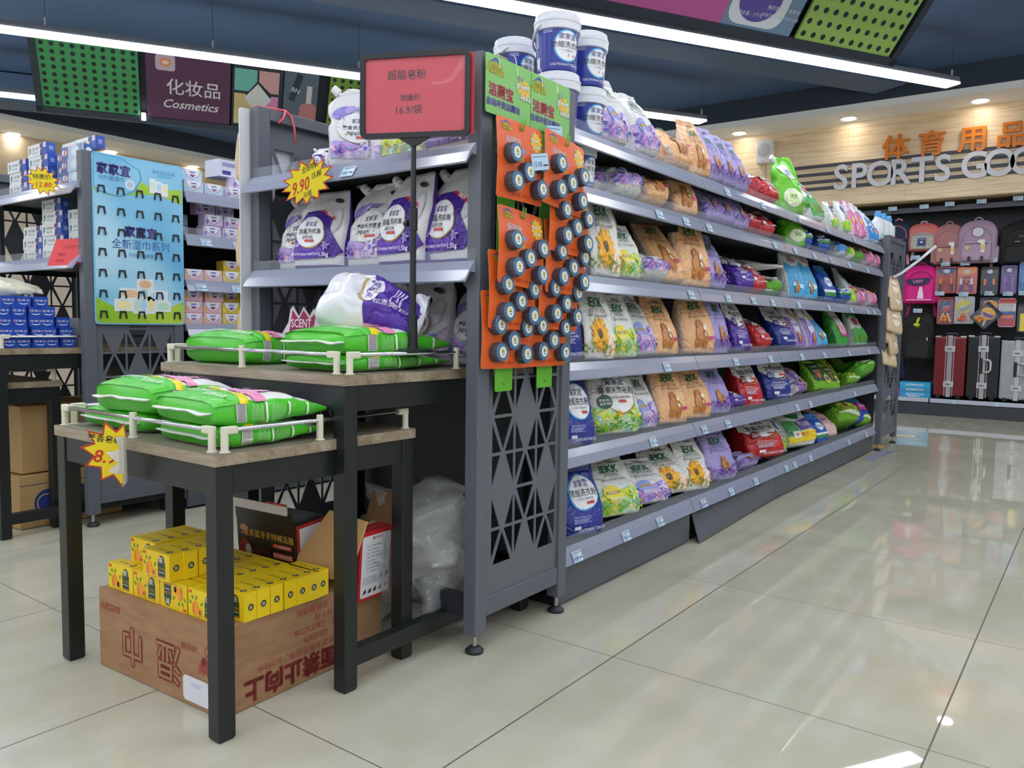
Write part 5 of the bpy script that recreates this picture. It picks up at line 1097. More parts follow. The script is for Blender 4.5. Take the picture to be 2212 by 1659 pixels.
def blister_meshes():
    w, h = .21, .212; F = fr((0, -w / 2, -h), (0, 1, 0), (0, 0, 1))
    def bent(x, y, d=0.):
        p = F(x, y, d); p.x += .006 * sin(y / h * 3.0) + .004 * sin(x / w * 3); return p
    vs, fs = fillpoly(rect(0, 0, w, h, .01), .02); b = MB(); b.add([bent(x, y, .0) for x, y in vs], [tuple(reversed(f)) for f in fs], M('#d8d4cc', .6)); b.add([bent(x, y, .0012) for x, y in vs], fs, ORG)
    card_head(b, lambda x, y, d=0.: bent(x, y + h - .095, d), w, .092, .0014, False)
    b.text('净含量：50克×5', w * .5, .016, .011, M('#a8301f', .5), lambda x, y: bent(x, y, .002)); b.text('5合1', w * .5, h * .52, .013, M('#efd23a', .5), lambda x, y: bent(x, y, .002), bold=.02)
    card = b
    # one puck: dark ribbed cup under a clear dome with a round label
    p = MB(); n = 40; prof = [(.0265, .002), (.0265, .019), (.0252, .029), (.0235, .031)]; R = Matrix.Rotation(radians(90), 4, 'Y'); vs = []
    for i, (r, q) in enumerate(prof):
        for k in range(n): rr = r * (1 + (.035 if k % 2 else -.02) * (1 if i < 3 else .4)); vs.append(R @ V((rr * cos(2 * pi * k / n), rr * sin(2 * pi * k / n), q)))
    for i in range(3): p.add(vs[i * n:(i + 2) * n], [(k, (k + 1) % n, n + (k + 1) % n, n + k) for k in range(n)], [M('#1d1a2b', .25), M('#232a45', .25), M('#2f5f80', .25)][i])
    p.add(vs[-n:], [tuple(range(n))], M('#2f6a8f', .3))
    G = fr((.0318, 0, 0), (0, 1, 0), (0, 0, 1)); p.flat(ell(0, 0, .0155, .0155, 20), M('#e6e6df', .4), G); 
    for i in range(8): p.flat(petal(0, .004, 2 * pi * i / 8, .0068, .002), M('#e2c22f', .4), lambda x, y: G(x, y, .0002))
    p.text('green', 0, .0, .006, M('#3a7a3a', .5), lambda x, y: G(x, y, .0005), bold=.03); p.text('keke', 0.001, -.0055, .006, M('#3a7a3a', .5), lambda x, y: G(x, y, .0005), bold=.03)
    d = MB(); d.lathe([(.0295, .0), (.0292, .031), (.0275, .0338), (.0265, .034)], film('blister_dome', '#f2e6e0', .05, .05), 24, R)
    hk = MB(); hk.tube([(-.004, -.006, .006), (.006, -.006, -.01), (.012, -.006, .006), (.012, -.005, .02)], .0022, GRN_D, 6).tube([(-.004, .006, .006), (.006, .006, -.01), (.012, .006, .006), (.012, .007, .02)], .0022, GRN_D, 6)
    out = []
    for m, s in ((card, False), (p, False), (d, True), (hk, True)):
        o = m.obj('x', smooth=s); out.append(o.data); bpy.data.objects.remove(o)
    return out
BL = blister_meshes(); PK = [(-.055, -.093), (.07, -.098), (.005, -.135), (-.05, -.167), (.066, -.172)]
def blister(y, ztop, layer, tilt, label, swing=0., hook=True):
    o = link('blister_card', BL[0]); tag(o, label, 'blister pack', 'orange blister cards of toilet blocks')
    o.matrix_world = Matrix.Translation((PX + .010 + layer * .011, y, ztop)) @ Matrix.Rotation(radians(swing), 4, 'X') @ Matrix.Rotation(radians(-tilt), 4, 'Y')
    for (py, pz) in PK:
        p = link('toilet_block', BL[1], o, (.004, py, pz)); link('clear_dome', BL[2], p)
    if hook: link('hook', BL[3], o, (.004, 0, -.012))
    return o
for y, zt, ly, ti, sw, lab in (
    (1.775, 1.02, 0, 2, -1, 'orange blister card at the bottom of the nearer column'), (1.79, 1.128, 1, 3, -2, 'orange blister card second from the bottom in the nearer column'),
    (1.815, 1.245, 2, 5, -5, 'orange blister card second from the top in the nearer column'), (1.79, 1.478, 3, 2, -1, 'orange blister card at the top of the nearer column, with the 15.00 price slip'),
    (1.972, 1.02, 0, 2, 0, 'orange blister card at the bottom of the rear column'), (2.022, 1.128, 1, 3, -2, 'orange blister card second from the bottom in the rear column'),
    (2.035, 1.235, 2, 4, -2, 'orange blister card in the middle of the rear column'), (2.04, 1.352, 3, 4, -4, 'orange blister card second from the top in the rear column'),
    (2.00, 1.475, 4, 3, -7, 'orange blister card at the top of the rear column')):
    blister(y, zt, ly, ti, lab, sw)
def slip(o, label, rot):
    b = MB(); F = fr((0, 0, 0), (0, 1, 0), (0, 0, 1)); b.prism([rect(-.04, -.022, .04, .022)], .0006, M('#b5d3ea', .5), F); b.text('15.00', -.012, -.006, .02, M('#2a4a6a', .5), lambda x, y: F(x, y, .001)); b.flat(rect(-.036, .013, .03, .015), M('#5a6a7a', .5), lambda x, y: F(x, y, .001)); b.flat(rect(.014, -.012, .036, -.008), BLK, lambda x, y: F(x, y, .001))
    tag(b.obj('price_slip', None, o, (radians(rot), 0, 0)), label, 'price tag')
slip((PX + .084, 1.835, 1.378), 'light blue price slip stuck over the topmost orange card', 12); slip((PX + .03, 1.985, 1.49), 'light blue price slip on the green strip above the rear cards', 8)
MB()
b = MB(); F = fr((-1.372, 1.76, 1.655), (0, 1, 0), (0, 0, 1)); b.prism([rect(0, -.006, .045, .014)], .001, BLK, F); b.text('注意安全', .022, .004, .011, M('#e6e6e6', .5), lambda x, y: F(x, y, .0015)); tag(b.obj('sticker', None), 'small black sticker with white writing on top of the end panel', 'sticker')
# ================================================================ carton and yellow soap boxes under the lower table
KR = NT('brown_carton', .7); KR.col(KR.ramp(KR.noise(14, 4, (1, 1, 4)), [(.35, '#97724f'), (.65, '#a67f5b')])); KRL = M('#c69e68', .65)
def Tt(b, t, x, y, s, c, F, ang=0., bold=.0): b.text(t, x, y, s, M(c, .6), lambda a, q: F(a, q, .0008), bold=bold, ang=ang)
cx0, cx1, cy0, cy1, ch = -2.14, -1.615, 1.035, 1.565, .213
t = tag(empty('carton', ((cx0 + cx1) / 2, (cy0 + cy1) / 2, 0), (0, 0, radians(2.5))), 'large brown carton with upside-down red printing on the floor under the lower table', 'box')
hw, hd = (cx1 - cx0) / 2, (cy1 - cy0) / 2; IN = '#a3463f'
b = MB(); b.box((-hw, -hd, .002), (hw, hd, ch), KR.m)
F = fr((-hw, -hd, 0), (1, 0, 0), (0, 0, 1)); pp = pi
Tt(b, '高档湿巾', .055, ch - .045, .024, IN, F, pp, .02); Tt(b, '巾', .155, .085, .105, IN, F, pp, .05); Tt(b, '湿', .315, .085, .105, IN, F, pp, .05); Tt(b, '巾', .155, .085, .105, '#9f7855', lambda x, y, d: F(x, y, .0012), pp, .006); Tt(b, '湿', .315, .085, .105, '#9f7855', lambda x, y, d: F(x, y, .0012), pp, .006)
Tt(b, '20包/箱', .4, .145, .02, IN, F, pp)
for i in range(5): b.flat(petal(.455, .135, -1.9 + i * .35, .05, .006), M(IN, .6), lambda x, y: F(x, y, .0008))
b.flat(ell(.475, .15, .014, .014, 16), M(IN, .6), lambda x, y: F(x, y, .0008)); b.flat(ell(.475, .15, .009, .009, 16), KR.m, lambda x, y: F(x, y, .0011))
G = fr((hw, -hd, 0), (0, 1, 0), (0, 0, 1))
for i, (tx, y, s, x) in enumerate((('生产日期：见包装喷码', .188, .022, .33), ('保质期：24个月', .162, .022, .36), ('执行标准：GB/T27728', .137, .022, .32), ('卫生标准：GB15979', .112, .022, .34), ('主要原料:优质水刺无纺布、RO纯水', .085, .022, .27), ('此面禁止向上', .04, .06, .24))): Tt(b, tx, x, y, s, IN, G, pp, .046 if s > .05 else .01)
b.obj('body', t, bevel=.004)
b = MB(); F = fr((-hw + .375, -hd - .0006, .012), (1, 0, 0), (0, 0, 1)); b.prism([rect(0, 0, .105, .062, .012)], .0006, M('#dfe0e6', .5), F); b.flat(rect(.03, .046, .075, .048), M('#a9b6d8', .5), lambda x, y: F(x, y, .001)); b.flat(rect(.035, .04, .07, .042), M('#a9b6d8', .5), lambda x, y: F(x, y, .001)); b.obj('white_sticker', t)
MB().box((-hw + .01, -.004, ch), (hw - .01, .004, ch + .0008), M('#8d6844', .6)).obj('lid_seam', t)
YL = [M('#f0cf12', .38), M('#e8c40e', .38)]
def soap_mesh(variant):
    w, d, h = .114, .0375, .069; b = MB(); b.box((0, 0, 0), (w, d, h), YL[variant]); F = fr((0, 0, 0), (1, 0, 0), (0, 0, 1)); L = lambda q: (lambda x, y: F(x, y, q))
    b.flat(rect(.003, .058, .016, .065), M('#d8482a', .4), L(.0004)); b.flat(rect(.066, .008, .096, .046), M('#23402f', .4), L(.0004)); b.flat(ell(.081, .05, .0125, .0135, 18), M('#23402f', .4), L(.0005)); b.flat(rect(.064, .006, .098, .0105), M('#b98a2a', .4), L(.0006))
    b.text('肤', .08, .052, .017, M('#f2f0e2', .4), L(.0009), .03); b.text('木瓜香皂', .081, .03, .0075, M('#c99a3f', .4), L(.0009)); b.flat(rect(.07, .02, .093, .0215), M('#e6e6d8', .4), L(.0009))
    for x, y, rx, ry, a, c in ((.026, .024, .009, .017, -.2, '#e2761a'), (.033, .025, .008, .016, .1, '#ef9a2a'), (.047, .016, .0085, .011, .2, '#efa83a'), (.047, .016, .0055, .0075, .2, '#e8641f'), (.048, .015, .0025, .0042, .2, '#2f1a12')): b.flat(ell(x, y, rx, ry, 18, a), M(c, .4), L(.0006 + x * .006))
    for x, y, a in ((.02, .042, 2.0), (.03, .043, 1.2), (.014, .03, 2.3), (.05, .032, .9)): b.flat(petal(x, y, a, .014, .0032), M('#5f9a2a', .4), L(.001))
    b.flat(rect(.02, .003, .06, .0042), M('#8a7a1a', .5), L(.0005))
    E = fr((w, 0, 0), (0, 1, 0), (0, 0, 1)); b.flat(ell(d / 2, .033, .0085, .0085, 16), M('#23241c', .4), lambda x, y: E(x, y, .0004)); b.text('肤', d / 2, .033, .011, M('#efe9cf', .4), lambda x, y: E(x, y, .0008))
    T2 = fr((0, 0, h), (1, 0, 0), (0, 1, 0)); b.flat(ell(.09, d * .45, .0085, .0085, 16), M('#23241c', .4), lambda x, y: T2(x, y, .0004)); b.text('肤', .09, d * .45, .011, M('#efe9cf', .4), lambda x, y: T2(x, y, .0008)); b.text('木瓜净肤香皂', .05, d * .5, .0085, M('#8a6a1a', .5), lambda x, y: T2(x, y, .0005))
    o = b.obj('x'); me = o.data; bpy.data.objects.remove(o); return me
SM = [soap_mesh(0), soap_mesh(1)]
def soap(x, y, zz, label, flip=False, rot=0.):
    r = random.Random(int(x * 1000) + int(y * 777) + int(zz * 99)); o = link('soap_box', SM[r.randrange(2)]); tag(o, label, 'box', 'yellow papaya soap boxes on the carton')
    m = Matrix.Translation((x, y, zz)) @ Matrix.Rotation(radians(2.5 + rot + r.uniform(-1, 1)), 4, 'Z')
    if flip: m = m @ Matrix.Translation((.114, 0, .069)) @ Matrix.Rotation(pi, 4, 'Y')
    o.matrix_world = m; return o
zb = ch + .001
for c in range(4): soap(-2.107 + c * .117, 1.043 + c * .006 - .003, zb, 'yellow soap box in the bottom front row, %s from the left%s' % (ORD[c], ', printed upside down' if c == 2 else ''), c == 2)
for r in range(6):
    for c in range(4):
        x = -2.075 + c * .1175 + .004; y = 1.088 + r * .0385 + c * .005
        soap(x, y, zb, 'yellow soap box on the carton, %s row back, %s from the left' % (ORD[r], ORD[c]))
soap(-1.722, 1.325, zb, 'yellow soap box at the far right corner of the carton', rot=2)
for r in range(4): soap(-2.055, 1.075 + r * .0395, zb + .07, 'yellow soap box at the left of the upper tier, %s from front' % ORD[r])
for r in range(4): soap(-1.928 + (.004 if r % 2 else 0), 1.038 + r * .0395, zb + .07, 'yellow soap box in the middle of the upper tier, %s from front' % ORD[r])
# megaphone box, kraft carton, instruction box
t = tag(empty('megaphone_box', (-1.87, 1.37, zb), (0, 0, radians(4))), 'black printed megaphone box with open white flap, behind the yellow soap boxes', 'box')
b = MB(); BK = M('#231c16', .35); b.box((-.118, 0, 0), (.118, .13, .155), BK, Matrix.Rotation(radians(4), 4, 'X')); F0 = fr((-.118, 0, 0), (1, 0, 0), (0, sin(radians(-4)) * -1 * -1, 1)); F = fr((-.118, 0, 0), (1, 0, 0), (0, -.07, 1)); L = lambda q: (lambda x, y: F(x, y, q))
b.text('全系蓝牙手持喊话器', .132, .115, .023, M('#d6ab4a', .4), L(.001), .02); b.flat(rect(.15, .085, .225, .097), M('#c03a28', .4), L(.001)); b.text('FY-516蓝牙系列', .187, .091, .009, M('#f0e6d8', .4), L(.0015)); b.flat(rect(.15, .055, .228, .072), M('#c03a28', .4), L(.001)); b.text('蓝牙收款提醒', .188, .0635, .0125, M('#efe3c0', .4), L(.0015)); b.flat(rect(.15, .034, .228, .05), M('#28406a', .4), L(.001)); b.text('配置升级', .188, .042, .012, M('#e6e6ee', .4), L(.0015))
b.flat([(.012, .128), (.03, .137), (.05, .128), (.044, .118), (.018, .118)], M('#c98a6a', .4), L(.001)); b.flat(rect(.02, .108, .046, .114), M('#d86a4a', .4), L(.001))
b.flat(ell(.03, .06, .026, .034, 22), M('#8a2a26', .35), L(.001)); b.flat(ell(.045, .062, .013, .018, 18), M('#b9b0a2', .35), L(.0014)); b.flat(ell(.07, .05, .04, .02, 20, -.2), M('#2f2a26', .35), L(.0012)); b.flat(ell(.112, .042, .032, .034, 24), M('#5f231f', .35), L(.0018)); b.flat(ell(.114, .042, .024, .027, 24), M('#33191a', .35), L(.0022)); b.flat(ell(.116, .042, .006, .007, 14), M('#d8cfc0', .35), L(.0026))
b.obj('body', t)
Rm = Matrix.Rotation(radians(4), 4, 'X')
b = MB(); b.box((-.118, -.002, .153), (.118, .0, .19), BK, Rm); b.box((-.122, -.006, .186), (.10, -.001, .212), M('#dad6d6', .45), Rm); b.box((.02, -.004, .212), (.1, -.001, .217), M('#c03030', .45), Rm); b.obj('lid_flap', t)
MB().box((.116, .01, .0), (.119, .125, .155), M('#c02f2f', .45), Rm).box((.118, .02, .01), (.1195, .115, .145), M('#e0dede', .45), Rm).obj('red_end_panel', t)
t = tag(empty('carton', (-1.66, 1.50, zb), (0, 0, radians(3))), 'open kraft carton with a tall loose flap behind the yellow soap boxes', 'box')
b = MB()
for a, c in (((-.06, -.05, 0), (.06, -.046, .12)), ((-.06, .07, 0), (.06, .074, .12)), ((-.06, -.05, 0), (-.056, .074, .12)), ((.05, -.05, 0), (.054, .074, .12)), ((-.06, -.05, 0), (.054, .074, .003))): b.box(a, c, KRL)
b.obj('body', t)
b = MB(); q = [(-.125, -.13, .03), (.08, -.10, .03), (.10, -.05, .185), (-.03, -.06, .20)]; b.add([*q, *[(x + .002, y + .004, zz) for x, y, zz in q]], [(0, 1, 2, 3), (7, 6, 5, 4), (0, 4, 5, 1), (1, 5, 6, 2), (2, 6, 7, 3), (3, 7, 4, 0)], KRL); b.obj('front_flap', t)
b = MB(); q = [(-.03, .07, .12), (.06, .07, .12), (.07, .12, .235), (-.04, .12, .225)]; b.add([*q, *[(x, y + .004, zz) for x, y, zz in q]], [(0, 1, 2, 3), (7, 6, 5, 4), (0, 4, 5, 1), (1, 5, 6, 2), (2, 6, 7, 3), (3, 7, 4, 0)], M('#8a6a42', .7)); b.obj('rear_flap', t)
t = tag(empty('instruction_box', (-1.60, 1.462, .165), (0, radians(4), radians(3))), 'red edged white box printed with an instruction table, right of the kraft carton', 'box')
b = MB(); b.box((-.05, 0, 0), (0, .128, .195), M('#c4252c', .4)); F = fr((0, 0, 0), (0, 1, 0), (0, 0, 1)); L = lambda q: (lambda x, y: F(x, y, q)); b.flat(rect(.008, .008, .120, .183, .008), M('#dfe0e2', .45), L(.0006)); b.text('操作说明', .066, .174, .01, M('#c03a3a', .5), L(.001), .02)
for i in range(9): b.flat(rect(.014, .075 + i * .0105, .112, .0755 + i * .0105), M('#a9abb0', .5), L(.001))
for x in (.026, .042, .09): b.flat(rect(x, .075, x + .0006, .164), M('#a9abb0', .5), L(.001))
for i in range(8): b.flat(rect(.045, .079 + i * .0105, .07 + .016 * ((i * 5) % 3) / 2, .081 + i * .0105), M('#6a6c72', .5), L(.001)); b.flat(rect(.03, .079 + i * .0105, .038, .081 + i * .0105), M('#6a6c72', .5), L(.001)); b.flat(ell(.098, .08 + i * .0105, .0018, .0022, 8), BLK, L(.001))
for i in range(4): b.flat(rect(.016, .064 - i * .006, .07, .066 - i * .006), M('#8a8c92', .5), L(.001))
for x, y in ((.078, .052), (.1, .054), (.016, .018), (.036, .018), (.056, .019), (.078, .02), (.1, .021)): b.flat([(x, y), (x + .013, y + .002), (x + .014, y + .014), (x + .006, y + .011)], M('#3f2a2e', .5), L(.001))
b.obj('body', t); MB().box((-.05, .002, .195), (.0, .126, .197), M('#dcdadb', .5), Matrix.Rotation(radians(-8), 4, 'Y')).obj('top_flap', t)
# clear plastic bags thrown behind
PLA = film('clear_polythene', '#c9cbc8', .34, .12)
crumple('', 'plastic_bag', V((-1.66, 1.70, .12)), axes((.05, .05, 1), (.9, -.4, .1)), (.30, .16, .33), 'crumpled clear plastic bag stuffed between the table legs and the end panel', 'plastic bag', PLA, 12.7, None, 4.5, None, .2, 'crumpled clear plastic bags')
crumple('', 'plastic_bag', V((-1.56, 1.69, .40)), axes((.1, .25, -1), (.9, -.4, .1)), (.24, .11, .36), 'clear carrier bag hanging down over the table stretcher', 'plastic bag', PLA, 15.2, None, 4.5, None, .2, 'crumpled clear plastic bags')
o = MB().lathe([(.002, -.10), (.05, -.10), (.062, -.095), (.064, 0), (.062, .095), (.05, .10), (.002, .10)], M('#b7bab7', .45), 28, Matrix.Rotation(radians(90), 4, 'X')).obj('plastic_roll', None, (-1.79, 1.70, .066), (0, 0, radians(25)), smooth=True); tag(o, 'roll of pale plastic bags on the floor behind the instruction box', 'roll')
# ================================================================ blue pegged board on the left end unit
t = tag(empty('pegged_board', (-3.578, 1.94, 1.28)), 'light blue advertising board with rows of black pegs on the left end unit', 'board')
w, h = .425, .75; F = fr((0, -w / 2 + .003, -h / 2), (0, 1, 0), (0, 0, 1)); b = MB(); b.prism([rect(0, 0, w, h, .018)], .004, M('#7fc1e0', .35), F); L = lambda q: (lambda x, y: F(x, y, .004 + q))
sky = NT('board_sky', .35); sky.col(sky.ramp(sky.noise(1.8, 2), [(.35, '#63b1dc'), (.5, '#8cc9e6'), (.66, '#b7dff0')])); lime = NT('board_lime', .35); lime.col(lime.ramp(lime.noise(3, 2), [(.35, '#8fc02a'), (.65, '#b9d84a')]))
b.flat(rect(.006, .006, w - .006, h - .006, .015), sky.m, L(.0006)); b.flat([(.006, .02), (.02, .006), (w - .02, .006), (w - .006, .02), (w - .006, .11), (.3, .06), (.12, .06), (.006, .12)], lime.m, L(.0009))
b.flat([(.006, .585), (.09, .565), (.2, .59), (.3, .6), (w - .006, .57), (w - .006, .64), (.3, .62), (.2, .655), (.1, .6), (.006, .6)], lime.m, L(.0009))
H_ = [(.006, .60), (.03, .58), (.12, .565), (.19, .6), (.225, .66), (.215, .70), (.17, .72), (.14, .738), (.10, .744), (.006, .744)]
b.flat(H_, M('#4f9fd2', .35), L(.0012)); b.flat([(x * .95 + .003, .60 + (y - .60) * .94 + .004) for x, y in H_], sky.m, L(.0015))
def bl(t, x, y, s, c, bo=.0, q=.002): b.text(t, x, y, s, M(c, .45), L(q), bold=bo)
for tx, x, y, s in (('家家宜', .095, .685, .052), ('家家宜', .215, .42, .052)): bl(tx, x, y, s, '#e8eef6', .06, .0019); bl(tx, x, y, s, '#3a3f95', .03, .0023)
bl('10片装湿巾', .085, .645, .024, '#2f6f9a', .01); bl('全新湿巾系列', .215, .362, .046, '#3f6fae', .01); bl('守护家庭健康', .215, .315, .02, '#4a86b4', .0); bl('单片独立包装', .33, .705, .019, '#5aa0d0', .02); b.flat(rect(.30, .685, .37, .694), M('#6fb4dc', .4), L(.0018))
b.flat(ell(.168, .628, .022, .022), M('#dfe8ee', .4), L(.002)); b.flat(ell(.168, .628, .014, .014), M('#b9c6cf', .4), L(.0024))
for i, c in enumerate(('#cfe6cf', '#b9d9ee', '#efe6b0')): b.flat(rect(.26 + i * .03, .605 - i * .004, .29 + i * .03, .672 - i * .008), M('#e6ebea', .4), L(.002)); b.flat(ell(.275 + i * .03, .64 - i * .004, .012, .016), M(c, .4), L(.0024))
for x, y, ww, hh, c in ((.19, .16, .08, .05, '#e3b98f'), (.11, .115, .1, .05, '#e6c49a'), (.24, .11, .1, .05, '#b9d6ea'), (.085, .06, .09, .055, '#efe3a8'), (.17, .05, .035, .08, '#bfe0cc'), (.2, .045, .04, .085, '#b3d4ee'), (.24, .05, .035, .08, '#efe3a0'), (.275, .06, .08, .05, '#bfe3c6')): b.flat(rect(x, y, x + ww, y + hh), M('#e4e8e6', .4), L(.002 + x * .002)); b.flat(ell(x + ww / 2, y + hh / 2, ww * .36, hh * .36), M(c, .4), L(.0026 + x * .002))
for i in range(5):
    for x in (.012, w - .012): b.flat(ell(x, .1 + i * .14, .002, .002, 8), BLK, L(.002))
b.obj('printed_board', t)
pg = MB(); PG = M('#20242a', .4); pg.box((.004, -.014, .009), (.010, .014, .016), PG); pg.beam((.007, -.0112, .013), (.009, -.0155, -.018), .006, PG); pg.beam((.007, .0112, .013), (.009, .0155, -.018), .006, PG); po = pg.obj('peg', t); 
for r in range(7):
    for c in range(5):
        q = po if r == c == 0 else po.copy()
        if q is not po: COL.objects.link(q); q.parent = t
        q.location = (0, -w / 2 + .04 + c * .087, -h / 2 + .045 + r * .0915 )
# white board and tan packs on the outer side of the main end unit
t = tag(empty('pegged_board', (-2.391, 1.92, 1.27)), 'white pegged board on the outer left side of the main end unit', 'board'); b = MB(); F = fr((0, .225, -.38), (0, -1, 0), (0, 0, 1)); b.prism([rect(0, 0, .492, .76, .01)], .004, M('#dcdde3', .4), F); b.obj('white_sheet', t)
for r in range(5):
    for c in range(4): pc = dup(po, t, (-.002, -.15 + c * .1, -.26 + r * .14), (0, 0, pi)); pc.name = 'peg'
def tan_pack(loc, rot, label, group, s=1.):
    o = link('wipes_pack', TANM); tag(o, label, 'pack', group); o.location = loc; o.rotation_euler = rot; o.scale = (s, s, s); return o
mb = MB(); TN = M('#d3bb9a', .45)
bag_skin(mb, 3.3, 0, TN, None, 0, 1, W=.4, D=.07, na=14, nb=16, wr=.6); fn = on_bag(3.3, 0, D=.07, wr=.6); mb.flat(ell(0, .5, .2, .26), M('#efe0cf', .4), fn, .06); mb.flat(rect(-.3, .9, .3, .93), M('#c49a6c', .4), fn, .08)
mb.text('家家宜', 0, .55, .13, M('#8a5a3a', .5), lambda x, y: fn(x, y, .002), bold=.01)
ob = mb.obj('x', smooth=True); TANM = ob.data; bpy.data.objects.remove(ob)
for i in range(5):
    o = tan_pack((-2.43 - .010 * (i % 2), 1.735 + .03 * (i % 2), 1.42 - i * .150), (radians(-4 - 5 * (i % 2)), radians(4 - 6 * (i % 2)), radians(-100 + 12 * (i % 2))), 'tan wipes pack hanging left of the main end unit, %s from top' % ORD[i], 'tan wipes packs on the left board'); o.scale = (.15, .3, .158)
# red cord tied on the panel top
tag(MB().tube([(-2.37, 1.70, 1.66), (-2.36, 1.76, 1.662), (-2.335, 1.80, 1.66), (-2.33, 1.82, 1.645), (-2.325, 1.83, 1.60), (-2.328, 1.835, 1.555)], .004, M('#e05a6a', .5), 8).tube([(-2.335, 1.80, 1.66), (-2.328, 1.785, 1.63), (-2.33, 1.765, 1.61)], .004, M('#e05a6a', .5), 8).obj('cord', None, smooth=True), 'pink cord tied over the top of the end unit side panel', 'cord')
# ================================================================ toothpaste boxes
def tooth_mesh(kind):
    w, d, h = .2, .042, .055; b = MB(); base = {'white': '#dcdfe2', 'silver': '#a9b8cc', 'blue': '#1f49ae'}[kind]; b.box((0, 0, 0), (w, d, h), M(base, .35)); F = fr((0, 0, 0), (1, 0, 0), (0, 0, 1)); L = lambda q: (lambda x, y: F(x, y, q)); E = fr((w, 0, 0), (0, 1, 0), (0, 0, 1))
    if kind == 'white':
        b.flat(rect(.148, 0, w, h), M('#2b52b0', .35), L(.0006)); b.flat(rect(.172, .032, w, h), M('#d9c3cc', .35), L(.001)); b.flat([(.012, .036), (.03, .044), (.034, .018), (.028, .018), (.027, .034), (.02, .012), (.014, .012), (.022, .033)], M('#2f8f5a', .4), L(.001)); b.text('小苏打+氟泡', .084, .034, .0135, M('#3c4a5a', .5), L(.001)); b.flat(rect(.05, .014, .11, .018), M('#9aa6b0', .5), L(.001))
        b.flat(ell(.146, .036, .008, .012, 14), M('#d9a98f', .4), L(.0014)); b.flat([(.136, 0), (.158, 0), (.15, .028), (.142, .028)], M('#3a2f38', .4), L(.0012)); b.flat(ell(.143, .042, .0075, .011, 12), M('#2a1f22', .4), L(.0016)); b.flat(rect(0, 0, d, h), M('#2b52b0', .35), lambda x, y: E(x, y, .0006)); b.text('泡', d / 2, .03, .022, M('#c9d6ee', .4), lambda x, y: E(x, y, .001))
    elif kind == 'silver':
        b.flat(rect(0, 0, .06, h), M('#3f66a6', .3), L(.0006)); b.flat(ell(.03, .03, .02, .014), M('#dfe6ee', .3), L(.001)); b.flat([(.02, .01), (.035, .01), (.042, .045), (.03, .05)], M('#c8503a', .4), L(.0014)); b.flat(ell(.13, .03, .035, .02), M('#d3dde8', .25), L(.001)); b.text('亮白', .17, .03, .03, M('#3f5f96', .4), L(.0014), ang=1.57); b.flat(rect(0, 0, d, h), M('#2f5aa0', .3), lambda x, y: E(x, y, .0006)); b.flat(ell(d / 2, .03, .012, .012), M('#dfe6ee', .3), lambda x, y: E(x, y, .001))
    else:
        d2 = d
        G = lambda q: (lambda x, y: E(x, y, q)); b.text('佳洁士', .021, .034, .0125, M('#e6eaf2', .35), G(.001), .03); b.flat([(.004, .034), (.01, .039), (.01, .029)], M('#d8383a', .35), G(.0012))
        arc = [(d / 2 + .014 * cos(a), .022 + .011 * sin(a)) for a in [pi + .35 + i * (pi - .7) / 8 for i in range(9)]] + [(d / 2 + .014 * cos(a), .0235 + .008 * sin(a)) for a in [2 * pi - .35 - i * (pi - .7) / 8 for i in range(9)]]
        b.flat(arc, M('#e6eaf2', .35), G(.001)); b.flat(rect(0, 0, w, h), M('#2a56ba', .35), L(.0004))
    o = b.obj('x'); me = o.data; bpy.data.objects.remove(o); return me
TM = {k: tooth_mesh(k) for k in ('white', 'silver', 'blue')}
def tooth(kind, x, y, z, label, s=(1, 1, 1), rz=0., grp='boxed toothpaste on the left end unit', flip=False):
    r = random.Random(int(abs(x) * 1000) + int(y * 500) + int(z * 300)); o = link('toothpaste_box', TM[kind]); tag(o, label, 'box', grp); o.scale = s
    o.matrix_world = Matrix.Translation((x + r.uniform(-.004, .004), y + r.uniform(-.003, .003), z)) @ Matrix.Rotation(radians(rz + r.uniform(-1.5, 1.5)), 4, 'Z') @ Matrix.Diagonal((*s, 1)); return o
def stack(kind, x, y, z, n, name, shelf):
    for i in range(n): tooth(kind, x, y, z + i * .0555, '%s toothpaste box, %s from bottom of the %s, %s' % (kind, ORD[i], name, shelf))
stack('white', -4.40, 1.725, 1.522, 3, 'leftmost stack', 'upper left shelf'); stack('white', -4.185, 1.73, 1.522, 4, 'second stack', 'upper left shelf'); stack('white', -4.0, 1.80, 1.522, 4, 'third stack', 'upper left shelf'); stack('silver', -3.81, 1.71, 1.522, 3, 'nearest stack by the post', 'upper left shelf'); stack('silver', -3.94, 1.755, 1.522, 3, 'stack by the post', 'upper left shelf'); tooth('white', -3.86, 1.80, 1.690, 'white toothpaste box topping the stacks on the upper left shelf'); tooth('silver', -3.80, 1.86, 1.5222, 'silver toothpaste box alone behind the front stacks by the post')
stack('white', -4.29, 1.74, 1.202, 3, 'short leftmost stack', 'lower left shelf'); stack('white', -4.075, 1.735, 1.202, 5, 'tall stack', 'lower left shelf'); stack('white', -3.862, 1.76, 1.202, 4, 'stack behind the red sheet', 'lower left shelf'); tooth('white', -3.80, 1.80, 1.425, 'white toothpaste box on top behind the left post, lower left shelf', )
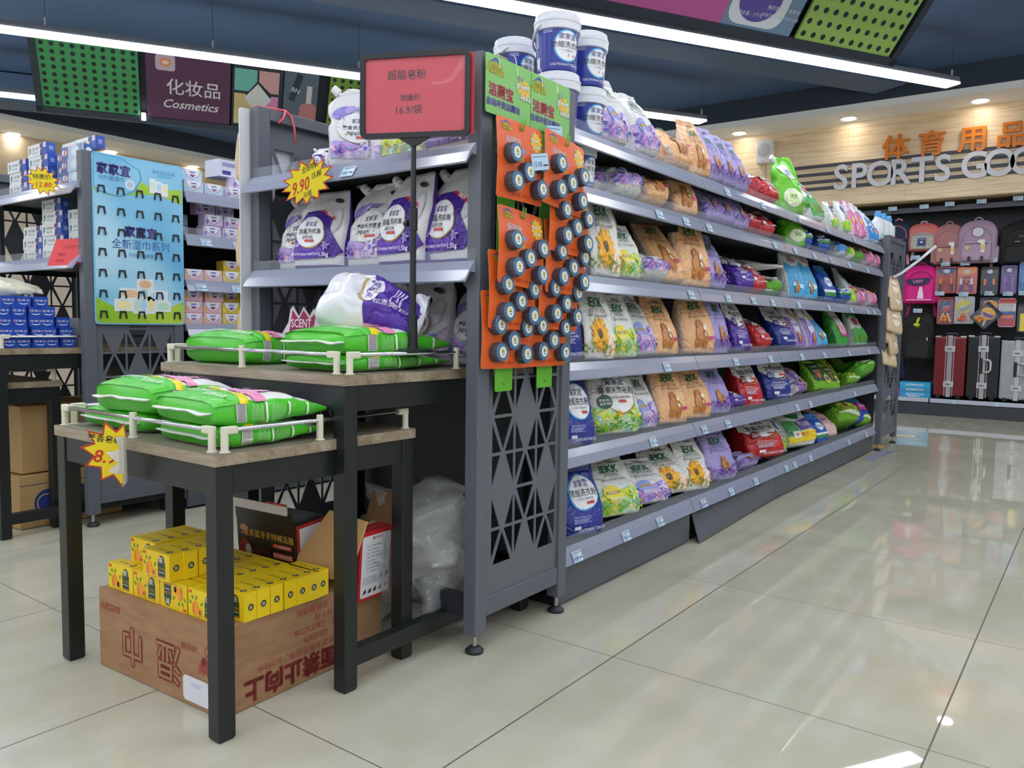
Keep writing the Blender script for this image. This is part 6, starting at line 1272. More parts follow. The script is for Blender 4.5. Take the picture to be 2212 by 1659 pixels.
# wall of blue toothpaste boxes, ends to the aisle, on the left table
y0 = 1.385
for r, (n, off) in enumerate(((5, .0), (5, -.006), (5, -.014), (4, -.01), (3, .012))):
    for c in range(n):
        yy = y0 + off + c * (.0575 + .002 * ((r * 3 + c) % 3)); o = tooth('blue', -3.862, yy, .803 + r * .0432, 'blue toothpaste box, row %s from the table, %s from the left' % (ORD[r], ORD[c]), (1., 1.33, .783), 0, 'wall of blue toothpaste boxes')
for i in range(3):
    o = MB().box((0, 0, 0), (.16, .05, .042), M('#8f979c', .4)).box((.02, .0501, .004), (.14, .0503, .036), M('#c2c8ca', .4)).obj('packet', None, (-3.845, 1.71, .803 + i * .043)); tag(o, 'grey packet beside the blue toothpaste boxes, %s from the bottom' % ORD[i], 'packet', 'grey packets by the blue boxes')
o = crumple('', 'toothbrush_pack', V((-3.86, 1.42, 1.06)), axes((.2, 1, 0), (.3, 0, 1)), (.16, .05, .2), 'pale yellow plastic pack lying on top of the blue toothpaste boxes', 'pack', M('#d9d6bc', .25), 5.5)
# ================================================================ cartons under the left tables
def kraft(name, x, y, z, sx, sy, sz, rz, label, artf=None, flap=False):
    t = tag(empty(name, (x, y, z), (0, 0, radians(rz))), label, 'box', 'kraft cartons under the left tables'); b = MB(); b.box((-sx / 2, -sy / 2, 0), (sx / 2, sy / 2, sz), M('#bb9763', .65))
    if artf: artf(b, fr((sx / 2, -sy / 2, 0), (0, 1, 0), (0, 0, 1)))
    b.obj('body', t, bevel=.004); MB().box((-sx / 2, -.025, sz), (sx / 2 + .001, .025, sz + .0008), M('#a57f4c', .45)).box((sx / 2, -.025, sz - .06), (sx / 2 + .001, .025, sz), M('#a57f4c', .45)).obj('packing_tape', t)
    if flap: b = MB(); q = [(-sx / 2, sy / 2, sz), (sx / 2, sy / 2, sz), (sx / 2, sy / 2 + .06, sz + .10), (-sx / 2, sy / 2 + .06, sz + .12)]; b.add([*q, *[(x, y + .004, zz) for x, y, zz in q]], [(0, 1, 2, 3), (7, 6, 5, 4), (0, 4, 5, 1), (1, 5, 6, 2), (2, 6, 7, 3), (3, 7, 4, 0)], M('#9a7a4c', .7)); b.obj('raised_flap', t)
    return t
def a1(b, F):
    for i in range(9): b.flat(rect(.12, .21 - i * .014, .24 + .05 * ((i * 5) % 3) / 2, .217 - i * .014), M('#8a6c42', .6), lambda x, y: F(x, y, .0008))
def a2(b, F):
    NB = M('#2b3a86', .5); b.flat(rect(.06, .045, .32, .165, .058, 8), NB, lambda x, y: F(x, y, .0008)); b.flat(rect(.07, .065, .295, .145, .038, 8), M('#c9a878', .5), lambda x, y: F(x, y, .0012)); b.flat(rect(.075, .07, .29, .14, .034, 8), NB, lambda x, y: F(x, y, .0016)); b.text('齿俏', .2, .112, .052, M('#cbb088', .5), lambda x, y: F(x, y, .002), bold=.02); b.text('CHIQIAO', .19, .082, .016, M('#cbb088', .5), lambda x, y: F(x, y, .002)); b.flat(rect(.0, .19, .46, .193), NB, lambda x, y: F(x, y, .0008))
kraft('carton', -4.02, 1.70, .002, .5, .46, .235, 2, 'kraft carton with a blue rounded logo on the floor at the left', a2); kraft('carton', -4.02, 1.66, .242, .44, .36, .30, 5, 'plain kraft carton standing on the carton with the blue logo', a1); kraft('carton', -4.04, 1.925, .242, .4, .16, .29, -2, 'kraft carton with its flap raised behind the plain one', None, True)
crumple('', 'plastic_bag', V((-3.70, 1.86, .10)), axes((.1, .1, 1), (1, -.2, .1)), (.14, .09, .14), 'small pale plastic bag on the floor behind the left end unit', 'plastic bag', film('pale_polythene', '#c9cbb0', .5, .2), 8.1, None, 3)
# ================================================================ boxed soap on the second row
def soapbar_mesh(c1, c2, fruit):
    w, d, h = .1, .06, .056; b = MB(); b.box((0, 0, 0), (w, d, h), M(c1, .4)); F = fr((0, 0, 0), (1, 0, 0), (0, 0, 1)); L = lambda q: (lambda x, y: F(x, y, q))
    b.flat([(.004, h), (w - .004, h), (w * .85, .03), (w * .5, .006), (w * .15, .03)], M(c2, .4), L(.0006)); b.flat([(.007, h), (w - .007, h), (w * .83, .032), (w * .5, .0095), (w * .17, .032)], M('#e9e7e8', .4), L(.001)); b.flat([(.035, .046), (.065, .046), (.062, .026), (.05, .018), (.038, .026)], M('#2f58b4', .4), L(.0014)); b.flat(rect(.042, .024, .062, .030), M('#c8384a', .4), L(.0018)); b.flat(rect(.036, .033, .064, .041), M('#dfe6f2', .4), L(.0018)); b.flat(ell(.012, .02, .009, .012), M(fruit, .4), L(.001)); b.flat(rect(.0, .0, w, .004), M(c2, .4), L(.0008))
    o = b.obj('x'); me = o.data; bpy.data.objects.remove(o); return me
SB = {'pink': soapbar_mesh('#e0b9c0', '#d98a9c', '#e6b95a'), 'yellow': soapbar_mesh('#d9c04a', '#c9a81f', '#efd23a'), 'purple': soapbar_mesh('#cfc2dc', '#8f62b0', '#8f6fc0'), 'blue': soapbar_mesh('#c3d6e6', '#3f86c4', '#a9c9e6'), 'rose': soapbar_mesh('#d9a0b4', '#c04a7a', '#e07a9a')}
def soapbar(c, y, z, label, dx=0.):
    o = link('soap_box', SB[c]); tag(o, label, 'box', 'boxed soap on the second row of shelving'); o.matrix_world = Matrix.Translation((-3.60 - dx, y, z)) @ Matrix.Rotation(radians(90), 4, 'Z')
def sb(rows, z, shelf):
    for r, row in enumerate(rows):
        for i, (c, y, dx) in enumerate(row): soapbar(c, y, z + r * .0565, '%s soap box on the %s soap shelf, %s tier, %s from the left' % (c, shelf, ORD[r], ORD[i]), dx)
sb([[('blue', 2.18, 0), ('blue', 2.29, 0), ('purple', 2.41, 0), ('purple', 2.52, 0)], [('blue', 2.185, .02), ('purple', 2.46, .02)]], 1.547, 'top')
sb([[('purple', 2.29, .02), ('purple', 2.40, .02), ('purple', 2.51, .02)], [('purple', 2.30, .02), ('purple', 2.41, .02)], [('purple', 2.275, .05), ('purple', 2.385, .05)]], 1.342, 'second'); sb([[('blue', 2.18, .14)], [('blue', 2.18, .14)]], 1.342, 'rear second')
sb([[('pink', 2.175, 0), ('pink', 2.28, 0), ('yellow', 2.385, 0), ('rose', 2.49, 0)], [('yellow', 2.42, .05), ('yellow', 2.53, .05)]], 1.122, 'third')
sb([[('pink', 2.17, 0), ('pink', 2.275, 0), ('yellow', 2.38, 0), ('yellow', 2.485, 0)]] * 2 + [[('pink', 2.17, 0), ('pink', 2.285, 0), ('yellow', 2.40, .03), ('yellow', 2.505, .03)]], .907, 'fourth')
o = MB().box((0, 0, 0), (.12, .17, .085), M('#d3d4e2', .5)).flat(rect(.02, .01, .07, .03), M('#3a3f8a', .5), fr((.1205, 0, 0), (0, 1, 0), (0, 0, 1))).flat(rect(.02, .05, .15, .07), M('#8f94c0', .5), fr((.1205, 0, 0), (0, 1, 0), (0, 0, 1))).flat(rect(.1, .01, .15, .03), M('#4a4f8a', .5), fr((.1205, 0, 0), (0, 1, 0), (0, 0, 1))).obj('carton', None, (-3.77, 2.40, 1.661)); tag(o, 'small white carton with blue print standing on the top soap shelf', 'box')
# ================================================================ lettering on the sports wall
def text3d(name, s, size, depth, m, parent, loc, bold=0., sx=1., heavy=0.):
    c = bpy.data.curves.new('t', 'FONT'); c.body = s; c.size = size; c.extrude = depth / 2; c.offset = bold; c.resolution_u = 4; c.bevel_depth = .0; c.align_x = 'CENTER'
    o = bpy.data.objects.new('t', c); COL.objects.link(o); dg = bpy.context.evaluated_depsgraph_get(); dg.update(); me = bpy.data.meshes.new_from_object(o.evaluated_get(dg)); bpy.data.objects.remove(o); bpy.data.curves.remove(c)
    xs = [v.co.x for v in me.vertices]; mx = (min(xs) + max(xs)) / 2
    for v in me.vertices: v.co.x = (v.co.x - mx) * sx
    if heavy:
        bm = bmesh.new(); bm.from_mesh(me); g = list(bm.verts) + list(bm.edges) + list(bm.faces)
        for dx, dy, dz in ((heavy, 0, .0006), (-heavy, 0, .0012), (0, heavy * .6, .0018), (0, -heavy * .6, .0024)):
            r = bmesh.ops.duplicate(bm, geom=g); bmesh.ops.translate(bm, verts=[e for e in r['geom'] if isinstance(e, bmesh.types.BMVert)], vec=(dx, dy, dz))
        bm.to_mesh(me); bm.free()
    me.materials.clear(); me.materials.append(m); me.name = name
    return link(name, me, parent, loc, (radians(90), 0, 0))
t = tag(empty('wall_lettering', (-1.4, 9.74, 2.54)), 'large pale grey letters SPORTS GOODS across the wood cladding', 'sign'); LM = M('#c9c9d0', .3); x = -2.655
from_w = {'S': .2, 'P': .195, 'O': .225, 'R': .205, 'T': .195, 'G': .225, 'D': .215}
for ch in 'SPORTS GOODS':
    if ch == ' ': x += .075; continue
    w = from_w[ch]; l = text3d('letter', ch, .385, .03, LM, t, (x + w / 2 + 1.4, -.01, .006), .008, .92); x += w + .0045
t = tag(empty('wall_lettering', (-1.4, 9.74, 2.82)), 'orange Chinese characters for sports goods on the wood cladding', 'sign')
for ch, xc in zip('体育用品', (-1.99, -1.635, -1.255, -.895)): text3d('character', ch, .285, .03, M('#d97a14', .35), t, (xc + 1.4, -.012, .025), .0, heavy=.007)
for i, zz in enumerate((2.831, 2.738, 2.65, 2.572)): tag(MB().box((-3.32, 9.735, zz - .018), (4.6, 9.75, zz + .018), M('#3f4249', .5)).obj('wall_stripe'), 'dark horizontal stripe on the wood cladding, %s from the top' % ORD[i], 'trim', 'dark stripes behind the lettering')
t = tag(empty('wall_speaker', (-3.44, 9.75, 2.92)), 'white box speaker on the wood cladding under the soffit', 'speaker'); MB().box((-.098, -.11, 0), (.098, 0, .275), M('#e6e6e8', .5)).obj('body', t, bevel=.012); MB().lathe([(.078, 0), (.08, .004), (.074, .006), (.02, .009), (.001, .01)], M('#c6c8cc', .6), 28, Matrix.Translation((0, -.11, .155)) @ Matrix.Rotation(radians(90), 4, 'X')).obj('grille', t, smooth=True); MB().flat(rect(-.015, .02, .015, .026), M('#8a8c92', .4), fr((0, -.1108, 0), (1, 0, 0), (0, 0, 1))).obj('badge', t); MB().tube([(0, -.01, 0), (0, -.004, -.2)], .0025, M('#8a6a42', .6), 6).obj('cable', t)
# ================================================================ hooks with price cards
HK = [(-2.02, 2.30, 'above the navy backpack'), (-1.70, 2.30, 'above the coral backpack'), (-1.45, 2.31, 'above the dusty pink backpack'), (-1.15, 2.315, 'above the mauve backpack'), (-.82, 2.32, 'above the large black backpack'), (-1.76, 1.745, 'above the magenta backpack'), (-1.46, 1.665, 'above the red and black skipping ropes'), (-1.27, 1.665, 'above the white and purple skipping ropes'), (-1.02, 1.69, 'above the orange handled skipping ropes'), (-.86, 1.72, 'above the purple skipping rope'), (-.72, 1.675, 'above the blue skipping rope'), (-1.50, 1.345, 'above the red table tennis set'), (-1.27, 1.335, 'above the silver table tennis set'), (-1.03, 1.34, 'above the diamond shaped bat case'), (-.86, 1.335, 'above the red and blue dart pack'), (-.72, 1.34, 'above the yellow pack'), (-1.71, 1.155, 'above the tall black backpack')]
for x, zz, lab in HK:
    t = tag(empty('display_hook', (x, 10.2, zz)), 'price card on a wall hook %s' % lab, 'hook', 'hooks with price cards on the sports wall')
    MB().tube([(0, 0, -.03), (0, -.30, -.03), (0, -.315, -.02)], .003, M('#4a4d54', .4), 6).tube([(0, 0, 0), (0, -.325, 0)], .002, M('#4a4d54', .4), 6).obj('wire', t, smooth=True); price_tag(t, V((0, -.327, 0)), V((1, 0, 0)), V((0, -.12, 1)), int(x * 10), .09, .045)
# ================================================================ backpacks
def pack_point(a, b, side, seed, W, D, arch=.6):
    w = W * (1 - .08 * max(0, .25 - b) * 4)
    if b > arch: w *= max(.03, 1 - ((b - arch) / (1 - arch)) ** 2.6) ** .42
    d = D * (min(1, b / .05) ** .5 * .35 + .65) * (max(.06, 1 - max(0, (b - .7) / .3) ** 2.2)) ; n = 4.5
    p = V((w * a, -side * d * (1 - min(1, abs(a)) ** n) ** (1 / n), b)); q = p * 4 + V((seed, seed * 2, 0)); k = .012
    return p + V((noise.noise(q) * k, noise.noise(q + V((5, 5, 5))) * k, 0))
def pack_skin(mb, m, seed, W, D, x=None, arch=.6, na=16, nb=24, band=None):
    A = [sin(pi * (i / na - .5)) for i in range(na + 1)]; ring = [(a, 1) for a in A] + [(a, -1) for a in reversed(A[1:-1])]; n = len(ring); vs = []
    for j in range(nb + 1): vs += [pack_point(a, j / nb, s, seed, W, D, arch) for a, s in ring]
    if x is not None: vs = [x @ v for v in vs]
    fs = [[], []]
    for j in range(nb):
        for i in range(n): fs[1 if band and abs(ring[i][0] + ring[(i + 1) % n][0]) / 2 > .9 else 0].append((j * n + i, j * n + (i + 1) % n, (j + 1) * n + (i + 1) % n, (j + 1) * n + i))
    o = len(mb.v); mb.v += [tuple(v) for v in vs]
    for F, mm in ((fs[0] + [tuple(reversed(range(n))), tuple(nb * n + i for i in range(n))], m), (fs[1], band)):
        if F:
            i = mb.mat(mm); mb.f += [tuple(o + q for q in f) for f in F]; mb.mi += [i] * len(F)
def backpack(x, z0, w, h, d, hexc, label, trim=None, pocket=None, parch=.5, ph=.45, yaw=0, rope=True, extra=None, y=9.97):
    t = tag(empty('backpack', (x, y, z0), (0, 0, radians(yaw))), label, 'backpack', 'backpacks on the sports wall'); cl = M(hexc, .75); tr = M(trim or hexc, .7); S = Matrix.Diagonal((w, d, h, 1)); sd = len(label) * .37
    b = MB(); pack_skin(b, cl, sd, .5, .5, S); b.obj('body', t, smooth=True)
    b = MB(); pack_skin(b, M(pocket or hexc, .7), sd + 3, .5, .5, Matrix.Translation((0, -d * .46, h * .04)) @ Matrix.Diagonal((w * .76, d * .5, h * ph, 1)), parch); po = b.obj('front_pocket', t, smooth=True)
    z2 = MB(); pts = [(w * .37 * sin(a), -d * .49 - .004, h * (.52 + .3 * cos(a))) for a in [-1.9 + i * 3.8 / 20 for i in range(21)]]; z2.tube(pts, .004, tr, 6); z2.tube([(-w * .3, -d * .72, h * (.04 + ph * .82)), (w * .3, -d * .72, h * (.04 + ph * .82))], .003, M('#2a2a2e', .5) if trim is None else tr, 6); z2.obj('zip', t, smooth=True)
    MB().tube([(-.035, .0, h * .96), (-.03, -.01, h * 1.03), (0, -.012, h * 1.06), (.03, -.01, h * 1.03), (.035, 0, h * .96)], .008, tr, 8).obj('top_handle', t, smooth=True)
    if rope:
        for s in (-1, 1):
            q = MB(); 
            for i in range(8): pass
            q.beam((s * w * .34, d * .35, h * .04), (s * w * .40, d * .3, -h * .32), .028, tr, .003, (0, 1, 0)); q.obj('shoulder_strap', t)
    for s in (-1, 1):
        b = MB(); pack_skin(b, M(pocket or hexc, .8), sd + 5, .5, .5, Matrix.Translation((s * w * .47, -.0, h * .04)) @ Matrix.Diagonal((w * .16, d * .7, h * .36, 1)), .8); b.obj('side_pocket', t, smooth=True)
    FF = lambda px, pz, q=0.: V((px * w, -d * .74 - .004 - q, pz * h))
    for nm, fx in (extra if isinstance(extra, list) else [('print', lambda b, F: extra(b, F, w, h))] if extra else []):
        b = MB(); fx(b, FF); b.obj(nm, t)
    return t
def dots(b, F, w, h):
    r = random.Random(4)
    for i in range(26): x, zz = r.uniform(-.33, .33), r.uniform(.08, .42); b.flat(ell(x, zz, .018, .016, 10), M('#e6e4df', .6), lambda a, c: F(a, c))
    b.flat(rect(-.13, .16, .13, .43), M('#2c3a78', .5), lambda a, c: F(a, c, .004)); b.flat(rect(-.04, .26, .04, .32), M('#d9dce6', .5), lambda a, c: F(a, c, .006)); b.flat(rect(-.09, .37, .09, .385), M('#aab2d4', .5), lambda a, c: F(a, c, .006))
def D1(b, F): b.flat(rect(.12, .22, .22, .52), M('#e0dfdc', .5), lambda a, c: F(a, c, .006)); b.flat(rect(.14, .28, .2, .40), M('#e6c22a', .5), lambda a, c: F(a, c, .008)); b.flat(ell(.1, .48, .06, .04, 14), M('#e2e2e6', .5), lambda a, c: F(a, c, .007))
def D2(b, F):
    for i, c2 in enumerate(('#d9a05a', '#e6d28a', '#8fb0d0')): b.flat(ell(-.22, .34, .07 - .02 * i, .05 - .014 * i, 16), M(c2, .5), lambda a, c, q=i: F(a, c, .004 + q * .001))
def D3(b, F): b.flat(rect(-.2, .02, -.12, .14), M('#26262c', .4), lambda a, c: F(a, c, .006))
def D4(b, F): b.flat(rect(.12, .02, .2, .14), M('#26262c', .4), lambda a, c: F(a, c, .006))
def D5(b, F): b.flat(ell(.03, .70, .13, .1, 22), M('#dcdce0', .5), lambda a, c: F(a, c, -.02)); b.flat(ell(.03, .70, .10, .075, 22), M('#c8c4d0', .5), lambda a, c: F(a, c, -.018))
charm = [('hang_tag', D1), ('rainbow_patch', D2), ('buckle', D3), ('buckle', D4)]; charm2 = charm + [('round_charm', D5)]
backpack(-1.965, 1.80, .26, .37, .16, '#262c48', 'navy backpack with pink piping half hidden by the white jugs', '#d98fae', '#2b3050')
backpack(-1.705, 1.82, .315, .31, .15, '#dd7069', 'coral backpack with a grey dotted pocket and grey handles', '#b9b3ad', '#b3aea6', .55, .62, extra=dots)
backpack(-1.45, 1.665, .31, .44, .15, '#b07a7c', 'dusty pink backpack with a rainbow patch, behind the mauve one', None, '#b5807f', .8, .45, extra=charm)
backpack(-1.17, 1.665, .37, .46, .17, '#a98fa6', 'mauve backpack with a round charm and a white tag', None, '#ad94ab', .8, .48, extra=charm2, y=9.93)
backpack(-.755, 1.64, .44, .46, .16, '#15171a', 'large black backpack hanging at the right edge of the photo', None, None, extra=lambda b, F, w, h: (b.text('LVVANBA', .03 , .62, .05, M('#9a9aa0', .5), lambda a, c: F(a, c, -.0)), b.flat(rect(-.16, .5, -.05, .512), M('#b9b9bf', .5), lambda a, c: F(a, c))))
backpack(-1.70, 1.235, .36, .43, .17, '#d6177f', 'magenta school backpack with a navy dotted flap', '#a81266', '#dc1f88', .85, .62, extra=lambda b, F, w, h: (b.flat([(-.38, .62), (.3, .66), (.28, .54), (.1, .46), (-.2, .46), (-.36, .52)], M('#232a52', .6), lambda a, c: F(a, c, .004)), b.text('LADY', -.04, .565, .11, M('#e88fb4', .5), lambda a, c: F(a, c, .007), bold=.02), b.flat(ell(.04, .38, .05, .05, 16), M('#efd9c6', .5), lambda a, c: F(a, c, .004)), b.flat([(-.02, .34), (.1, .34), (.13, .12), (-.05, .12)], M('#efd6e2', .5), lambda a, c: F(a, c, .004)), b.flat(rect(-.36, .08, .36, .1), M('#f0c4dc', .5), lambda a, c: F(a, c, .003))))
backpack(-1.70, .60, .33, .56, .17, '#131416', 'tall black backpack with a lime emblem standing above the blue boxes', None, None, rope=False, ph=.4, extra=lambda b, F, w, h: (b.flat(petal(-.06, .73, .9, .17, .04), M('#b9d42a', .5), lambda a, c: F(a, c, -.03)), b.flat(ell(-.04, .715, .1, .03, 16), M('#b9d42a', .5), lambda a, c: F(a, c, -.03)), b.flat(rect(-.08, .665, .06, .68), M('#8a9a2a', .5), lambda a, c: F(a, c, -.03)), b.flat(rect(.3, .40, .33, .46), M('#d9d9de', .5), lambda a, c: F(a, c, .002))))
backpack(-1.93, .38, .2, .32, .14, '#1b2440', 'small dark navy backpack low at the left of the tall black one', None, None, rope=False, extra=lambda b, F, w, h: b.text('N', .1, .6, .2, M('#c9ccd6', .5), lambda a, c: F(a, c, -.01), bold=.02))
# ================================================================ carded sports goods
CLR = film('pack_film', '#e6e9ee', .10, .06)
def sportpack(x, z0, w, h, back, label, cat, fill, rot=0., y=9.89):
    t = tag(empty('sports_pack', (x, y, z0 + h / 2), (0, radians(rot), 0)), label, cat, 'packs hanging on the sports wall')
    MB().prism([rect(-w / 2, -h / 2, w / 2, h / 2, .02), ell(0, h / 2 - .018, .009, .005, 12)], .002, M(back, .5), fr((0, 0, 0), (1, 0, 0), (0, 0, 1))).obj('backing_card', t)
    fill(t, w, h)
    b = MB(); vs, fs = fillpoly(rect(-w / 2 + .006, -h / 2 + .006, w / 2 - .006, h / 2 - .03, .02), .03); b.add([(a, -.028 - .012 * sin(pi * (a / w + .5)) * sin(pi * (c / h + .5)), c) for a, c in vs], fs, CLR); b.obj('clear_cover', t, smooth=True); return t
def rope_fill(c1, c2, c3, head=None):
    def f(t, w, h):
        for s in (-1, 1): MB().lathe([(.008, 0), (.011, .006), (.011, h * .28), (.012, h * .29), (.0135, h * .30), (.0135, h * .5), (.009, h * .52)], M(c1, .4), 14, Matrix.Translation((s * w * .28, -.016, -h * .44)) @ Matrix.Rotation(radians(-3 * s), 4, 'Y'), [M(c2, .4)] * 4 + [M(c1, .4)] * 3).obj('handle', t, smooth=True)
        MB().tube([(sin(a * 2) * w * .2, -.014 - .002 * cos(a * 5), -h * .12 + cos(a) * h * .26) for a in [i * 2 * pi / 40 for i in range(41)]], .004, M(c3, .4), 6).obj('rope', t, smooth=True)
        b = MB(); b.flat([(-w * .44, h * .46), (w * .44, h * .46), (w * .44, h * .3), (0, h * .18), (-w * .44, h * .3)], M(head or '#3a3f66', .5), fr((0, -.003, 0), (1, 0, 0), (0, 0, 1))); b.flat(ell(0, h * .33, w * .16, h * .07, 18), M('#b9c0d0', .5), fr((0, -.004, 0), (1, 0, 0), (0, 0, 1))); b.obj('header_print', t)
    return f
sportpack(-1.445, 1.345, .21, .29, '#a83a34', 'pack with two black and orange skipping rope handles on a red card', 'skipping rope', rope_fill('#e2711f', '#1d1d20', '#b52f2a'))
sportpack(-1.25, 1.335, .2, .29, '#c9675c', 'pack with two white and purple skipping rope handles on a red card', 'skipping rope', rope_fill('#dcdce2', '#6a42a8', '#5a3a8a', '#d98a4a'))
sportpack(-1.035, 1.32, .165, .3, '#23242c', 'pack with black, orange and blue skipping rope handles', 'skipping rope', rope_fill('#e2711f', '#20242c', '#2a52b8', '#2a2a30'))
sportpack(-.86, 1.33, .145, .3, '#6a5590', 'pack with a purple skipping rope', 'skipping rope', rope_fill('#9a72c4', '#8a62b8', '#9a72c4', '#4a4470'))
sportpack(-.70, 1.34, .145, .31, '#4a7fae', 'pack with a blue skipping rope at the right edge of the photo', 'skipping rope', rope_fill('#4f9ad6', '#3f86c4', '#4f9ad6', '#2f6aa8'))
def bat_fill(c1, c2, ball='#e8821f', n=3, sp=1.):
    def f(t, w, h):
        b = MB(); b.prism([ell(0, h * .12, w * .36, h * .25, 28)], .008, M(c1, .5), fr((0, -.006, 0), (1, 0, 0), (0, 0, 1))); b.flat([(-w * .3, h * .02), (w * .3, h * .22), (w * .3, h * .05), (-w * .05, -h * .08)], M(c2, .5), fr((0, -.0146, 0), (1, 0, 0), (0, 0, 1))); b.text('PING', 0, h * .14, h * .08, M('#e6e2d8', .5), fr((0, -.0152, 0), (1, 0, 0), (0, 0, 1)), ang=.3); b.obj('bat_blade', t)
        for s in (-1, 1): MB().beam((s * w * .1, -.012, -h * .08), (s * w * .3, -.012, -h * .40), .022, M('#c9a884', .5), .016, (0, 1, 0)).obj('bat_handle', t, bevel=.003)
        for i in range(n): MB().lathe([(.0005, -.02)] + [(.02 * cos(a), .02 * sin(a)) for a in [-1.4 + k * 2.8 / 8 for k in range(9)]] + [(.0005, .02)], M(ball, .4), 16, Matrix.Translation(((i - (n - 1) / 2) * .036 if i < 2 or n < 3 else 0, -.022, -h * .34 + (.034 if i == 2 else 0)))).obj('ball', t, smooth=True)
    return f
sportpack(-1.435, 1.005, .17, .30, '#7f2a2e', 'table tennis set in a red pack with three orange balls', 'table tennis set', bat_fill('#30406f', '#b5303a'))
sportpack(-1.26, 1.015, .2, .295, '#a9adb4', 'table tennis set in a silver pack with a yellow and grey bat', 'table tennis set', bat_fill('#c9b83a', '#8a90a0', '#e2622a'))
sportpack(-1.015, 1.05, .2, .25, '#2a2f4a', 'bat case behind the diamond shaped one', 'table tennis set', bat_fill('#e0902a', '#cfae2a', '#e8821f', 2), 0, 9.90)
sportpack(-1.045, .985, .2, .24, '#23273f', 'diamond shaped bat case with orange balls hanging at an angle', 'table tennis set', bat_fill('#e2a41f', '#5a3f8a'), 45, 9.855)
def dart_fill(t, w, h):
    b = MB(); F = fr((0, -.004, 0), (1, 0, 0), (0, 0, 1)); b.flat(rect(-w * .48, h * .32, w * .48, h * .48), M('#b5282c', .5), F); b.flat(rect(-w * .48, -h * .48, w * .48, -h * .22), M('#b5333a', .5), F); b.flat(rect(-w * .48, -h * .22, w * .48, h * .05), M('#2a4aa0', .5), F); b.flat(rect(-w * .4, -h * .2, w * .4, -h * .08), M('#e0702a', .5), fr((0, -.005, 0), (1, 0, 0), (0, 0, 1))); b.obj('printed_front', t)
    for i in range(5): MB().lathe([(.001, -.05), (.004, -.04), (.005, .0), (.002, .01), (.008, .03), (.008, .05), (.001, .05)], M('#c9c2b8', .4), 8, Matrix.Translation(((i - 2) * w * .17, -.014, h * .16))).obj('shuttle', t, smooth=True)
sportpack(-.86, .985, .155, .30, '#d9d9de', 'red and blue printed pack hanging beside the diamond shaped case', 'toy pack', dart_fill)
sportpack(-.70, .93, .13, .30, '#2a2a2a', 'yellow pack cut off by the right edge of the photo', 'toy pack', lambda t, w, h: MB().box((-w * .3, -.02, -h * .45), (w * .2, -.004, h * .15), M('#e6d41f', .4)).obj('yellow_handle', t))
# ================================================================ suitcases and shoe boxes
def suitcase(x, w, h, hexc, label, handle, stripe='#c9c9cc'):
    t = tag(empty('suitcase', (x, 9.95, .187)), label, 'suitcase', 'suitcases on the base shelf'); d = .2; cl = M(hexc, .35); al = M(stripe, .25, .6); z0 = .035
    b = MB(); b.box((-w / 2, -d / 2, z0), (w / 2, d / 2, h), cl)
    b.obj('shell', t, bevel=.022)
    b = MB()
    for s in (-1, 1):
        for i in range(5): b.box((s * (w * .17 + i * w * .065) - .004, -d / 2 - .004, z0 + .03), (s * (w * .17 + i * w * .065) + .004, -d / 2 + .003, h - .03), cl)
    b.obj('ribs', t, bevel=.002)
    b = MB(); b.box((-w * .075, -d / 2 - .009, z0 - .01), (w * .075, -d / 2 + .004, h + .008), al); b.box((-w * .14, -d / 2 - .007, z0), (-w * .115, -d / 2 + .004, h + .002), al).box((w * .115, -d / 2 - .007, z0), (w * .14, -d / 2 + .004, h + .002), al); b.obj('centre_band', t, bevel=.002)
    for k in (.24, .80): MB().box((-w * .16, -d / 2 - .016, h * k - .03), (w * .16, -d / 2 - .006, h * k + .03), M('#d0d0d3', .3, .4)).box((-.03, -d / 2 - .018, h * k - .006), (.02, -d / 2 - .015, h * k + .006), M('#55565c', .4)).obj('latch', t, bevel=.003)
    if handle: MB().box((-.03, -d / 2 - .014, h * .42), (.0, -d / 2 - .008, h * .66), BLK).obj('lock_plate', t, bevel=.004); MB().tube([(.0, -d / 2 - .012, h * .45), (.055, -d / 2 - .03, h * .45), (.075, -d / 2 - .035, h * .48), (.075, -d / 2 - .035, h * .61), (.055, -d / 2 - .03, h * .635), (.0, -d / 2 - .012, h * .635)], .011, M('#c9cacd', .35, .3), 10).obj('carry_handle', t, smooth=True)
    MB().tube([(-.05, .0, h), (-.045, 0, h + .03), (.045, 0, h + .03), (.05, 0, h)], .012, M('#3f4248', .5), 8).obj('top_handle', t, smooth=True)
    for sx in (-1, 1):
        MB().box((sx * w * .5 - sx * .055 - .02, -d / 2 - .004, .012), (sx * w * .5 - sx * .055 + .02, -d / 2 + .05, .05), BLK).obj('corner_bracket', t, bevel=.004)
        for sy in (-1, 1): MB().lathe([(.006, -.011), (.018, -.011), (.02, -.008), (.02, .008), (.018, .011), (.006, .011)], M('#1d1e22', .5), 16, Matrix.Translation((sx * (w * .5 - .055), sy * (d / 2 - .02), .02)) @ Matrix.Rotation(radians(90), 4, 'Y')).obj('wheel', t, smooth=True)
    for sx in (-1, 1): MB().box((sx * w * .5 - sx * .03 - .028, -d / 2 - .003, h - .014), (sx * w * .5 - sx * .03 + .028, -d / 2 + .03, h + .003), M('#c9cacd', .25, .6)).obj('corner_guard', t, bevel=.003)
suitcase(-1.365, .305, .69, '#7a2227', 'dark red suitcase with a silver band, left of the three', False); suitcase(-1.048, .30, .70, '#26282b', 'black suitcase with a silver band in the middle of the three', True); suitcase(-.735, .31, .655, '#a9acb0', 'silver grey suitcase, right of the three', True)
